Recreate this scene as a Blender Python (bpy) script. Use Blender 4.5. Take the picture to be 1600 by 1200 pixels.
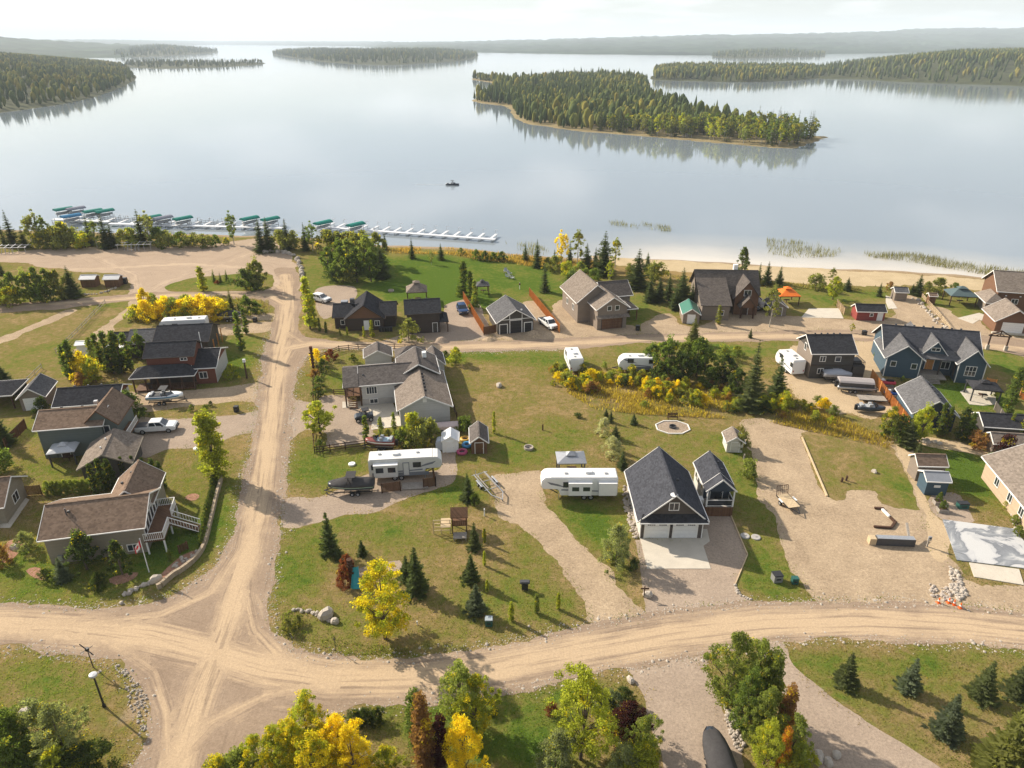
import bpy, bmesh, math, random
import numpy as np
from mathutils import Vector, Matrix
from mathutils.geometry import delaunay_2d_cdt

# ------------------------------------------------------------------ camera, sky, sun, exposure
scene = bpy.context.scene
for o in list(bpy.data.objects): bpy.data.objects.remove(o)
COL = scene.collection
R = math.radians
F_PX, CAM_H = 1109.0, 54.0
PITCH = math.atan(536 / F_PX)
CP, SP = math.cos(PITCH), math.sin(PITCH)
cd = bpy.data.cameras.new('camera'); cam = bpy.data.objects.new('camera', cd); COL.objects.link(cam)
cam.location = (0, 0, CAM_H); cam.rotation_euler = (R(90) - PITCH, 0, 0)
cd.sensor_width = 36; cd.lens = 36 * F_PX / 1600; cd.clip_start = 0.5; cd.clip_end = 80000
scene.camera = cam
SUN_EL, SUN_AZ = R(31), R(-57)            # azimuth measured from +Y towards +X
w = bpy.data.worlds.new('World'); scene.world = w; w.use_nodes = True
nt = w.node_tree; nt.nodes.clear()
sky = nt.nodes.new('ShaderNodeTexSky'); sky.sky_type = 'NISHITA'; sky.sun_disc = False
sky.sun_elevation = SUN_EL; sky.sun_rotation = SUN_AZ; sky.altitude = 500
sky.air_density = 1.0; sky.dust_density = 1.2; sky.ozone_density = 1.0
# thin broken cloud sheets over the whole sky dome
tc = nt.nodes.new('ShaderNodeTexCoord'); sx = nt.nodes.new('ShaderNodeSeparateXYZ')
nt.links.new(tc.outputs['Generated'], sx.inputs[0])
ad = nt.nodes.new('ShaderNodeMath'); ad.operation = 'ADD'; ad.inputs[1].default_value = 0.12
ab = nt.nodes.new('ShaderNodeMath'); ab.operation = 'ABSOLUTE'
nt.links.new(sx.outputs['Z'], ab.inputs[0]); nt.links.new(ab.outputs[0], ad.inputs[0])
cb = nt.nodes.new('ShaderNodeCombineXYZ')
for k, a in enumerate('XY'):
    dv = nt.nodes.new('ShaderNodeMath'); dv.operation = 'DIVIDE'
    nt.links.new(sx.outputs[a], dv.inputs[0]); nt.links.new(ad.outputs[0], dv.inputs[1])
    nt.links.new(dv.outputs[0], cb.inputs[k])
cn = nt.nodes.new('ShaderNodeTexNoise'); cn.inputs['Scale'].default_value = 1.1; cn.noise_dimensions = '4D'; cn.inputs['W'].default_value = 3.7; cn.inputs['Detail'].default_value = 5
cn.inputs['Roughness'].default_value = 0.5
nt.links.new(cb.outputs[0], cn.inputs['Vector'])
cr = nt.nodes.new('ShaderNodeValToRGB')
cr.color_ramp.elements[0].position = 0.50; cr.color_ramp.elements[0].color = (0.18, 0.18, 0.18, 1)
cr.color_ramp.elements[1].position = 0.68; cr.color_ramp.elements[1].color = (0.6, 0.6, 0.6, 1)
nt.links.new(cn.outputs['Fac'], cr.inputs[0])
mx = nt.nodes.new('ShaderNodeMixRGB'); mx.inputs['Color2'].default_value = (16.5, 16.4, 16.4, 1)
nt.links.new(cr.outputs[0], mx.inputs['Fac']); nt.links.new(sky.outputs[0], mx.inputs['Color1'])
bg = nt.nodes.new('ShaderNodeBackground'); bg.inputs['Strength'].default_value = 0.06
wo = nt.nodes.new('ShaderNodeOutputWorld')
nt.links.new(mx.outputs[0], bg.inputs['Color']); nt.links.new(bg.outputs[0], wo.inputs['Surface'])
sd = bpy.data.lights.new('sun', 'SUN'); sun = bpy.data.objects.new('sun', sd); COL.objects.link(sun)
sd.energy = 5.0; sd.angle = R(0.8); sd.color = (1.0, 0.90, 0.76)
sdir = Vector((math.sin(SUN_AZ) * math.cos(SUN_EL), math.cos(SUN_AZ) * math.cos(SUN_EL), math.sin(SUN_EL)))
sun.rotation_euler = sdir.to_track_quat('Z', 'Y').to_euler(); sun.location = (-60, 60, 90)
vs = scene.view_settings
vs.view_transform = 'Standard'; vs.look = 'None'; vs.gamma = 1; vs.use_curve_mapping = False; vs.exposure = 0.86
scene.render.engine = 'CYCLES'
scene.cycles.max_bounces = 6; scene.cycles.transparent_max_bounces = 8; scene.cycles.volume_bounces = 1
scene.cycles.caustics_reflective = False; scene.cycles.caustics_refractive = False
scene.render.resolution_x = 1024; scene.render.resolution_y = 768

rng = random.Random(7); nrg = np.random.default_rng(11)

# ------------------------------------------------------------------ helpers
def G(px, py, z=0.0):
    """a photograph pixel (1600 x 1200) to the point of the level ground at height z"""
    u = (px - 800) / F_PX; v = -(py - 600) / F_PX
    dz = -SP + v * CP; t = (z - CAM_H) / dz
    return Vector((u * t, (CP + v * SP) * t, z))
def tag(o, label=None, cat=None, group=None, kind=None):
    if label: o['label'] = label
    if cat: o['category'] = cat
    if group: o['group'] = group
    if kind: o['kind'] = kind
    return o
def thing(name, label, cat, loc=(0, 0, 0), rz=0.0, group=None):
    o = bpy.data.objects.new(name, None); COL.objects.link(o); o.empty_display_size = 0.3
    o.location = (loc[0], loc[1], loc[2] if len(loc) > 2 else 0); o.rotation_euler = (0, 0, rz)
    return tag(o, label, cat, group)
def mesh_obj(name, verts, faces, mat=None, parent=None, smooth=False):
    me = bpy.data.meshes.new(name); me.from_pydata([tuple(v) for v in verts], [], faces); me.update()
    if mat: me.materials.append(mat)
    if smooth: me.polygons.foreach_set('use_smooth', [True] * len(me.polygons))
    o = bpy.data.objects.new(name, me); COL.objects.link(o)
    if parent: o.parent = parent
    return o
def np_obj(name, V, Fq, mat=None, parent=None, smooth=False, attrs=None):
    V = np.asarray(V, np.float32); Fq = np.asarray(Fq, np.int32); k = Fq.shape[1]
    me = bpy.data.meshes.new(name)
    me.vertices.add(len(V)); me.vertices.foreach_set('co', V.ravel())
    me.loops.add(Fq.size); me.loops.foreach_set('vertex_index', Fq.ravel())
    me.polygons.add(len(Fq)); me.polygons.foreach_set('loop_start', np.arange(0, Fq.size, k, dtype=np.int32))
    me.update(calc_edges=True)
    if smooth: me.polygons.foreach_set('use_smooth', np.ones(len(Fq), bool))
    for an, arr in (attrs or {}).items():
        arr = np.asarray(arr, np.float32)
        if arr.ndim == 1:
            a = me.attributes.new(an, 'FLOAT', 'POINT'); a.data.foreach_set('value', arr)
        else:
            a = me.attributes.new(an, 'FLOAT_VECTOR', 'POINT'); a.data.foreach_set('vector', arr.ravel())
    if mat: me.materials.append(mat)
    o = bpy.data.objects.new(name, me); COL.objects.link(o)
    if parent: o.parent = parent
    return o
class MB:
    """collects simple solids and links them as ONE mesh object"""
    def __init__(s): s.v = []; s.f = []
    def add(s, vs, fs):
        b = len(s.v); s.v += [Vector(v) for v in vs]; s.f += [[i + b for i in f] for f in fs]; return s
    def box(s, x0, x1, y0, y1, z0, z1):
        return s.add([(x0,y0,z0),(x1,y0,z0),(x1,y1,z0),(x0,y1,z0),(x0,y0,z1),(x1,y0,z1),(x1,y1,z1),(x0,y1,z1)],
                     [(3,2,1,0),(4,5,6,7),(0,1,5,4),(1,2,6,5),(2,3,7,6),(3,0,4,7)])
    def cbox(s, c, sz, rz=0.0, rx=0.0, ry=0.0):
        m = Matrix.Translation(c) @ Matrix.Rotation(rz, 4, 'Z') @ Matrix.Rotation(ry, 4, 'Y') @ Matrix.Rotation(rx, 4, 'X')
        h = [k / 2 for k in sz]
        vs = [m @ Vector((a*h[0], b*h[1], c_*h[2])) for c_ in (-1,1) for a, b in ((-1,-1),(1,-1),(1,1),(-1,1))]
        return s.add(vs, [(3,2,1,0),(4,5,6,7),(0,1,5,4),(1,2,6,5),(2,3,7,6),(3,0,4,7)])
    def bar(s, p, q, wd, ht=None):
        """square bar from p to q"""
        p, q = Vector(p), Vector(q); ht = ht or wd; d = q - p
        if d.length < 1e-6: return s
        m = d.to_track_quat('X', 'Z').to_matrix().to_4x4(); m.translation = (p + q) / 2; L = d.length / 2
        vs = [m @ Vector((a*L, b*wd/2, c*ht/2)) for c in (-1,1) for a, b in ((-1,-1),(1,-1),(1,1),(-1,1))]
        return s.add(vs, [(3,2,1,0),(4,5,6,7),(0,1,5,4),(1,2,6,5),(2,3,7,6),(3,0,4,7)])
    def tube(s, p, q, r0, r1=None, n=8, cap=True):
        p, q = Vector(p), Vector(q); r1 = r0 if r1 is None else r1; d = q - p
        m = d.to_track_quat('Z', 'Y').to_matrix()
        vs = [p + m @ Vector((math.cos(2*math.pi*k/n)*r0, math.sin(2*math.pi*k/n)*r0, 0)) for k in range(n)]
        vs += [q + m @ Vector((math.cos(2*math.pi*k/n)*r1, math.sin(2*math.pi*k/n)*r1, 0)) for k in range(n)]
        fs = [(k, (k+1) % n, n + (k+1) % n, n + k) for k in range(n)]
        if cap: fs += [tuple(range(n-1, -1, -1)), tuple(range(n, 2*n))]
        return s.add(vs, fs)
    def prism(s, prof, a0, a1, axis='y'):
        """profile of (u, z) points extruded along y (or x)"""
        n = len(prof)
        mk = (lambda u, z, a: (u, a, z)) if axis == 'y' else (lambda u, z, a: (a, u, z))
        vs = [mk(u, z, a0) for u, z in prof] + [mk(u, z, a1) for u, z in prof]
        fs = [(k, (k+1) % n, n + (k+1) % n, n + k) for k in range(n)] + [tuple(range(n-1, -1, -1)), tuple(range(n, 2*n))]
        return s.add(vs, fs)
    def plate(s, pts, z0, z1):
        n = len(pts)
        vs = [(x, y, z0) for x, y in pts] + [(x, y, z1) for x, y in pts]
        return s.add(vs, [(k, (k+1) % n, n + (k+1) % n, n + k) for k in range(n)] + [tuple(range(n-1, -1, -1)), tuple(range(n, 2*n))])
    def slab(s, quad, t):
        """a sloping slab: four top corners, thickness t straight down"""
        q = [Vector(v) for v in quad]; n = len(q)
        return s.add(q + [v - Vector((0, 0, t)) for v in q],
                     [tuple(range(n)), tuple(range(2*n-1, n-1, -1))] + [(k, n + k, n + (k+1) % n, (k+1) % n) for k in range(n)])
    def loft(s, rings, cap=True):
        n = len(rings[0]); vs = [p for r in rings for p in r]; fs = []
        for a in range(len(rings) - 1):
            for k in range(n):
                fs.append((a*n + k, a*n + (k+1) % n, (a+1)*n + (k+1) % n, (a+1)*n + k))
        if cap: fs += [tuple(range(n-1, -1, -1)), tuple(range((len(rings)-1)*n, len(rings)*n))]
        return s.add(vs, fs)
    def lathe(s, prof, n=12, c=(0, 0)):
        return s.loft([[(c[0] + r*math.cos(2*math.pi*k/n), c[1] + r*math.sin(2*math.pi*k/n), z) for k in range(n)] for r, z in prof])
    def build(s, name, mat, parent=None, bevel=0.0, smooth=False):
        me = bpy.data.meshes.new(name)
        bm = bmesh.new()
        vs = [bm.verts.new(v) for v in s.v]
        for f in s.f:
            try: bm.faces.new([vs[i] for i in f])
            except ValueError: pass
        bmesh.ops.recalc_face_normals(bm, faces=bm.faces)
        if bevel > 0:
            bmesh.ops.bevel(bm, geom=[e for e in bm.edges if len(e.link_faces) == 2 and e.calc_face_angle(0) > 0.5], offset=bevel, segments=2, affect='EDGES', clamp_overlap=True)
        bm.to_mesh(me); bm.free()
        if mat: me.materials.append(mat)
        if smooth: me.polygons.foreach_set('use_smooth', [True] * len(me.polygons))
        o = bpy.data.objects.new(name, me); COL.objects.link(o)
        if parent: o.parent = parent
        return o
def detach(o, label, cat, group=None):
    """a thing built in a building's frame but standing on its own"""
    p = o.parent; o.parent = None; o.matrix_world = Matrix.Translation(p.location) @ Matrix.Rotation(p.rotation_euler.z, 4, 'Z')
    return tag(o, label, cat, group)

# ------------------------------------------------------------------ materials
MATS = {}
def new_mat(name):
    m = bpy.data.materials.new(name); m.use_nodes = True; nt = m.node_tree
    b = nt.nodes['Principled BSDF']; return m, nt, b
def node(nt, t, **kw):
    n = nt.nodes.new(t)
    for k, v in kw.items():
        if k in n.inputs: n.inputs[k].default_value = v
        else: setattr(n, k, v)
    return n
def ramp(nt, fac, stops):
    r = nt.nodes.new('ShaderNodeValToRGB'); e = r.color_ramp.elements
    while len(e) < len(stops): e.new(0.5)
    for k, (p, c) in enumerate(stops): e[k].position = p; e[k].color = (*c, 1) if len(c) == 3 else c
    nt.links.new(fac, r.inputs[0]); return r.outputs[0]
def mixc(nt, fac, a, b, mode='MIX'):
    m = nt.nodes.new('ShaderNodeMixRGB'); m.blend_type = mode
    for k, v in ((0, fac), (1, a), (2, b)):
        if hasattr(v, 'is_linked'): nt.links.new(v, m.inputs[k])
        else: m.inputs[k].default_value = v if k == 0 else ((*v, 1) if len(v) == 3 else v)
    return m.outputs[0]
def math_(nt, op, a, b=None, clamp=False):
    m = nt.nodes.new('ShaderNodeMath'); m.operation = op; m.use_clamp = clamp
    for k, v in ((0, a), (1, b)):
        if v is None: continue
        if hasattr(v, 'is_linked'): nt.links.new(v, m.inputs[k])
        else: m.inputs[k].default_value = v
    return m.outputs[0]
def noise(nt, vec, scale, detail=4, rough=0.55, dist=0.0):
    n = node(nt, 'ShaderNodeTexNoise'); n.inputs['Scale'].default_value = scale; n.inputs['Detail'].default_value = detail
    n.inputs['Roughness'].default_value = rough; n.inputs['Distortion'].default_value = dist
    nt.links.new(vec, n.inputs['Vector']); return n.outputs['Fac']
def bump(nt, b, h, strength, dist=0.02):
    bp = nt.nodes.new('ShaderNodeBump'); bp.inputs['Strength'].default_value = strength; bp.inputs['Distance'].default_value = dist
    nt.links.new(h, bp.inputs['Height']); nt.links.new(bp.outputs[0], b.inputs['Normal'])
def sc(c, k): return tuple(x * k for x in c)
def plain(name, col, rough=0.6, var=0.18, scale=3.0, metal=0.0, spec=None, bumpv=0.0):
    if spec is None: spec = 0.4 if rough < .55 else 0.08
    if name in MATS: return MATS[name]
    m, nt, b = new_mat(name); t = nt.nodes.new('ShaderNodeTexCoord')
    f = noise(nt, t.outputs['Object'], scale, 5)
    f2 = noise(nt, t.outputs['Object'], scale * 9, 3)
    f = math_(nt, 'ADD', math_(nt, 'MULTIPLY', f, 0.65), math_(nt, 'MULTIPLY', f2, 0.35))
    c = ramp(nt, f, [(0.3, sc(col, 1 - var)), (0.7, sc(col, 1 + var))])
    nt.links.new(c, b.inputs['Base Color']); b.inputs['Roughness'].default_value = rough
    b.inputs['Metallic'].default_value = metal; b.inputs['Specular IOR Level'].default_value = spec
    if bumpv: bump(nt, b, f2, bumpv)
    MATS[name] = m; return m
def lined(name, col, axis='Z', pitch=0.2, depth=0.35, var=0.12, rough=0.65, groove=0.5):
    """siding, planks, shingle courses: grooves every pitch metres along an object axis"""
    if name in MATS: return MATS[name]
    m, nt, b = new_mat(name); t = nt.nodes.new('ShaderNodeTexCoord'); s = nt.nodes.new('ShaderNodeSeparateXYZ')
    nt.links.new(t.outputs['Object'], s.inputs[0])
    u = math_(nt, 'DIVIDE', s.outputs[axis], pitch)
    if axis == 'X': u = math_(nt, 'DIVIDE', math_(nt, 'ADD', s.outputs['X'], s.outputs['Y']), pitch)
    fr = math_(nt, 'FRACT', u)
    g = math_(nt, 'LESS_THAN', fr, 0.14)
    fl = math_(nt, 'FLOOR', u)
    wn = node(nt, 'ShaderNodeTexWhiteNoise', noise_dimensions='1D'); nt.links.new(fl, wn.inputs['W'])
    f = noise(nt, t.outputs['Object'], 1.7, 5)
    f = math_(nt, 'ADD', math_(nt, 'MULTIPLY', f, 0.7), math_(nt, 'MULTIPLY', wn.outputs['Value'], 0.3))
    c = ramp(nt, f, [(0.25, sc(col, 1 - var)), (0.75, sc(col, 1 + var))])
    c = mixc(nt, math_(nt, 'MULTIPLY', g, groove), c, sc(col, 0.45))
    nt.links.new(c, b.inputs['Base Color']); b.inputs['Roughness'].default_value = rough
    b.inputs['Specular IOR Level'].default_value = 0.12; bump(nt, b, fr, depth, 0.015); MATS[name] = m; return m
def shingle(name, col, var=0.3):
    if name in MATS: return MATS[name]
    m, nt, b = new_mat(name); t = nt.nodes.new('ShaderNodeTexCoord')
    mp = node(nt, 'ShaderNodeMapping'); mp.inputs['Scale'].default_value = (3.2, 3.2, 7.0); nt.links.new(t.outputs['Object'], mp.inputs[0])
    vo = node(nt, 'ShaderNodeTexVoronoi'); vo.inputs['Scale'].default_value = 1.0; nt.links.new(mp.outputs[0], vo.inputs['Vector'])
    big = noise(nt, t.outputs['Object'], 0.5, 5, 0.6)
    s = nt.nodes.new('ShaderNodeSeparateColor'); nt.links.new(vo.outputs['Color'], s.inputs[0])
    f = math_(nt, 'ADD', math_(nt, 'MULTIPLY', s.outputs[0], 0.55), math_(nt, 'MULTIPLY', big, 0.45))
    c = ramp(nt, f, [(0.15, sc(col, 1 - var)), (0.85, sc(col, 1 + var))])
    z = nt.nodes.new('ShaderNodeSeparateXYZ'); nt.links.new(t.outputs['Object'], z.inputs[0])
    fr = math_(nt, 'FRACT', math_(nt, 'DIVIDE', z.outputs['Z'], 0.07))
    c = mixc(nt, math_(nt, 'MULTIPLY', math_(nt, 'LESS_THAN', fr, 0.2), 0.35), c, sc(col, 0.5))
    nt.links.new(c, b.inputs['Base Color']); b.inputs['Roughness'].default_value = 1.0; b.inputs['Specular IOR Level'].default_value = 0.0
    bump(nt, b, f, 0.5, 0.02); MATS[name] = m; return m
def foliage_mat():
    m, nt, b = new_mat('foliage'); nt.nodes.remove(b); out = nt.nodes['Material Output']
    oi = nt.nodes.new('ShaderNodeObjectInfo'); at = node(nt, 'ShaderNodeAttribute', attribute_name='v'); at2 = node(nt, 'ShaderNodeAttribute', attribute_name='clump')
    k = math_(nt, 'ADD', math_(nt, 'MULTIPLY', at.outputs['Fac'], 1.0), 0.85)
    br = nt.nodes.new('ShaderNodeCombineXYZ')
    for i in range(3): nt.links.new(k, br.inputs[i])
    yl = math_(nt, 'LESS_THAN', at2.outputs['Fac'], math_(nt, 'SUBTRACT', 1.0, oi.outputs['Alpha']))
    c = mixc(nt, math_(nt, 'MULTIPLY', yl, 0.8), oi.outputs['Color'], (0.46, 0.36, 0.022))
    c = mixc(nt, 1.0, c, br.outputs[0], 'MULTIPLY')
    d = node(nt, 'ShaderNodeBsdfDiffuse'); t = node(nt, 'ShaderNodeBsdfTranslucent')
    nt.links.new(c, d.inputs[0])
    tcol = mixc(nt, 1.0, c, (1.35, 1.4, 0.6), 'MULTIPLY'); nt.links.new(tcol, t.inputs[0])
    ms = nt.nodes.new('ShaderNodeMixShader'); ms.inputs[0].default_value = 0.58
    nt.links.new(d.outputs[0], ms.inputs[1]); nt.links.new(t.outputs[0], ms.inputs[2])
    nt.links.new(ms.outputs[0], out.inputs[0]); return m
FOL = foliage_mat()
BARK = plain('bark', (0.11, 0.085, 0.065), 0.9, 0.35, 4)
BIRCH = plain('pale_bark', (0.38, 0.35, 0.29), 0.85, 0.3, 4)

def grass_mat():
    m, nt, b = new_mat('grass'); t = nt.nodes.new('ShaderNodeTexCoord'); P = t.outputs['Object']
    at = node(nt, 'ShaderNodeAttribute', attribute_name='paint'); s = nt.nodes.new('ShaderNodeSeparateXYZ'); nt.links.new(at.outputs['Vector'], s.inputs[0])
    n1 = noise(nt, P, 0.12, 6, 0.62, 0.6); n2 = noise(nt, P, 0.9, 6, 0.65, 0.4); n3 = noise(nt, P, 7.0, 4, 0.7)
    l = math_(nt, 'ADD', s.outputs[0], math_(nt, 'ADD', math_(nt, 'MULTIPLY', math_(nt, 'SUBTRACT', n1, 0.5), 1.5), math_(nt, 'MULTIPLY', math_(nt, 'SUBTRACT', n2, 0.5), 1.5)))
    c = ramp(nt, l, [(0.0, (0.27, 0.19, 0.09)), (0.28, (0.190, 0.150, 0.055)), (0.55, (0.148, 0.146, 0.034)), (0.85, (0.096, 0.132, 0.021)), (1.0, (0.072, 0.116, 0.017))])
    bare = math_(nt, 'ADD', s.outputs[1], math_(nt, 'MULTIPLY', math_(nt, 'SUBTRACT', math_(nt, 'ADD', math_(nt, 'MULTIPLY', n2, 0.6), math_(nt, 'MULTIPLY', n3, 0.4)), 0.5), 1.3))
    c = mixc(nt, ramp(nt, bare, [(0.45, (0, 0, 0)), (0.75, (1, 1, 1))]), c, mixc(nt, n3, (0.22, 0.165, 0.11), (0.38, 0.29, 0.19)))
    st = math_(nt, 'ADD', s.outputs[2], math_(nt, 'MULTIPLY', math_(nt, 'SUBTRACT', n2, 0.5), 0.9))
    c = mixc(nt, ramp(nt, st, [(0.4, (0, 0, 0)), (0.85, (0.85, 0.85, 0.85))]), c, (0.27, 0.185, 0.075))
    n4 = noise(nt, P, 2.6, 5, 0.75); k = math_(nt, 'ADD', math_(nt, 'MULTIPLY', math_(nt, 'ADD', math_(nt, 'MULTIPLY', n3, .5), math_(nt, 'MULTIPLY', n4, .5)), 2.2), -0.12)
    cc = nt.nodes.new('ShaderNodeCombineXYZ')
    for i in range(3): nt.links.new(k, cc.inputs[i])
    c = mixc(nt, 1.0, c, cc.outputs[0], 'MULTIPLY')
    nt.links.new(c, b.inputs['Base Color']); b.inputs['Roughness'].default_value = 0.95; b.inputs['Specular IOR Level'].default_value = 0.0
    bump(nt, b, math_(nt, 'ADD', n3, n2), 0.7, 0.12); return m
GRASS = grass_mat()
def gravel_mat(name, lo, hi, lane, streak=True, speck=0.5):
    """loose gravel; attribute ds holds metres across and along the travelled lane and how worn it is"""
    m, nt, b = new_mat(name); t = nt.nodes.new('ShaderNodeTexCoord'); P = t.outputs['Object']
    n1 = noise(nt, P, 0.25, 5, 0.6, 0.5); n2 = noise(nt, P, 2.2, 5, 0.65); n3 = noise(nt, P, 14.0, 3, 0.7)
    f = math_(nt, 'ADD', math_(nt, 'MULTIPLY', n1, 0.5), math_(nt, 'MULTIPLY', n2, 0.5))
    c = ramp(nt, f, [(0.3, lo), (0.7, hi)])
    if streak:
        at = node(nt, 'ShaderNodeAttribute', attribute_name='ds'); s = nt.nodes.new('ShaderNodeSeparateXYZ'); nt.links.new(at.outputs['Vector'], s.inputs[0])
        v = nt.nodes.new('ShaderNodeCombineXYZ')
        nt.links.new(math_(nt, 'MULTIPLY', s.outputs[0], 2.2), v.inputs[0]); nt.links.new(math_(nt, 'MULTIPLY', s.outputs[1], 0.07), v.inputs[1])
        sn = noise(nt, v.outputs[0], 1.0, 5, 0.65)
        lf = math_(nt, 'ADD', math_(nt, 'MULTIPLY', s.outputs[2], 0.8), math_(nt, 'ADD', math_(nt, 'MULTIPLY', math_(nt, 'SUBTRACT', sn, 0.5), 1.9), math_(nt, 'MULTIPLY', math_(nt, 'SUBTRACT', n1, 0.5), 0.7)))
        c = mixc(nt, ramp(nt, lf, [(0.2, (0, 0, 0)), (0.75, (1, 1, 1))]), c, lane)
        c = mixc(nt, math_(nt, 'MULTIPLY', ramp(nt, sn, [(0.3, (1, 1, 1)), (0.47, (0, 0, 0))]), 0.55), c, sc(lo, 0.75))
    n5 = noise(nt, P, 4.5, 4, 0.75); k = math_(nt, 'ADD', math_(nt, 'MULTIPLY', math_(nt, 'ADD', math_(nt, 'MULTIPLY', n3, 0.4), math_(nt, 'MULTIPLY', n5, 0.6)), speck*2.6), 1 - speck*1.3)
    cc = nt.nodes.new('ShaderNodeCombineXYZ')
    for i in range(3): nt.links.new(k, cc.inputs[i])
    c = mixc(nt, 1.0, c, cc.outputs[0], 'MULTIPLY')
    nt.links.new(c, b.inputs['Base Color']); b.inputs['Roughness'].default_value = 0.95; b.inputs['Specular IOR Level'].default_value = 0.0
    bump(nt, b, math_(nt, 'ADD', n3, n2), 0.5, 0.05); return m
ROAD = gravel_mat('road_gravel', (0.235, 0.172, 0.122), (0.325, 0.245, 0.175), (0.45, 0.335, 0.218))
DRIVE = gravel_mat('drive_gravel', (0.26, 0.203, 0.155), (0.38, 0.298, 0.225), None, False, 0.8)
LOT = gravel_mat('parking_gravel', (0.31, 0.235, 0.17), (0.41, 0.315, 0.23), (0.45, 0.345, 0.245))
DIRT = gravel_mat('lot_dirt', (0.24, 0.178, 0.118), (0.46, 0.352, 0.235), None, False, 0.95)
SAND = gravel_mat('sand', (0.36, 0.28, 0.165), (0.50, 0.395, 0.25), None, False, 0.6)
PATH = gravel_mat('sandy_path', (0.36, 0.27, 0.17), (0.50, 0.38, 0.24), None, False, 0.7)
CONC = plain('concrete', (0.50, 0.45, 0.37), 0.85, 0.10, 0.8)
def slab_mat():
    m, nt, b = new_mat('wet_slab'); t = nt.nodes.new('ShaderNodeTexCoord'); P = t.outputs['Object']
    n1 = noise(nt, P, 0.22, 6, 0.6, 0.8); n2 = noise(nt, P, 6, 4)
    c = ramp(nt, n1, [(0.44, (0.48, 0.475, 0.46)), (0.49, (0.40, 0.40, 0.40)), (0.51, (0.16, 0.17, 0.185)), (0.58, (0.25, 0.26, 0.27)), (0.64, (0.48, 0.475, 0.46))])
    nt.links.new(c, b.inputs['Base Color']); b.inputs['Roughness'].default_value = 0.6; return m
SLAB = slab_mat()
WHITE = plain('white_paint', (0.72, 0.72, 0.70), 0.45, 0.06, 2)
TRIM = plain('white_trim', (0.74, 0.72, 0.68), 0.5, 0.05, 2)
BLACK = plain('black_plastic', (0.02, 0.02, 0.022), 0.5, 0.3, 3)
CHAR = plain('charcoal_metal', (0.055, 0.055, 0.06), 0.5, 0.2, 3)
GLASS = plain('dark_glass', (0.025, 0.032, 0.04), 0.06, 0.3, 1, 0, 0.8)
STEEL = plain('galvanised', (0.42, 0.43, 0.44), 0.4, 0.15, 4, 0.6)
ALU = plain('dock_aluminium', (0.66, 0.66, 0.66), 0.45, 0.1, 2, 0.2)
WOOD = lined('brown_boards', (0.14, 0.075, 0.042), 'X', 0.16, 0.3, 0.3)
CEDAR = lined('cedar_boards', (0.60, 0.27, 0.085), 'X', 0.15, 0.3, 0.2)
PINE = lined('pale_boards', (0.52, 0.40, 0.25), 'X', 0.15, 0.3, 0.15)
GREYWOOD = lined('grey_boards', (0.30, 0.265, 0.225), 'X', 0.16, 0.3, 0.2)
DARKWOOD = plain('dark_timber', (0.075, 0.042, 0.028), 0.8, 0.3, 3)
ROCK = plain('fieldstone', (0.36, 0.31, 0.26), 0.9, 0.3, 1.5, 0, 0.3, 0.4)
PALEROCK = plain('pale_stone', (0.40, 0.35, 0.29), 0.9, 0.25, 1.5, 0, 0.3, 0.4)
TYRE = plain('tyre_rubber', (0.018, 0.018, 0.018), 0.9, 0.2, 5)
# ------------------------------------------------------------------ noise for shaping ground and edges
_tab = nrg.random((256, 256))
def vnoise(x, y, s):
    x = np.asarray(x, float) / s; y = np.asarray(y, float) / s
    xi = np.floor(x).astype(int); yi = np.floor(y).astype(int); fx = x - xi; fy = y - yi
    fx = fx*fx*(3-2*fx); fy = fy*fy*(3-2*fy)
    a = _tab[xi & 255, yi & 255]; b = _tab[(xi+1) & 255, yi & 255]; c = _tab[xi & 255, (yi+1) & 255]; d = _tab[(xi+1) & 255, (yi+1) & 255]
    return (a*(1-fx) + b*fx)*(1-fy) + (c*(1-fx) + d*fx)*fy
def fbm(x, y, s, o=4):
    t = 0; a = 0.5
    for k in range(o): t = t + a*vnoise(x + 17.3*k, y - 9.1*k, s); s *= 0.5; a *= 0.5
    return t
def gp(pts): return [G(*p).xy for p in pts]
def inpoly(X, Y, poly):
    r = np.zeros(X.shape, bool); n = len(poly)
    for i in range(n):
        x0, y0 = poly[i]; x1, y1 = poly[(i+1) % n]
        if y0 == y1: continue
        c = ((Y < y0) != (Y < y1)) & (X < (x1-x0)*(Y-y0)/(y1-y0) + x0); r ^= c
    return r
def seg_dist(X, Y, line):
    D = np.full(X.shape, 1e9); S = np.zeros(X.shape); SG = np.zeros(X.shape); acc = 0
    for (x0, y0), (x1, y1) in zip(line[:-1], line[1:]):
        dx, dy = x1-x0, y1-y0; L = math.hypot(dx, dy) + 1e-9
        t = np.clip(((X-x0)*dx + (Y-y0)*dy)/(L*L), 0, 1)
        d = np.hypot(X-x0-t*dx, Y-y0-t*dy); m = d < D
        D = np.where(m, d, D); S = np.where(m, acc + t*L, S)
        SG = np.where(m, np.sign((X-x0)*dy - (Y-y0)*dx), SG); acc += L
    return D, S, SG

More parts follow.
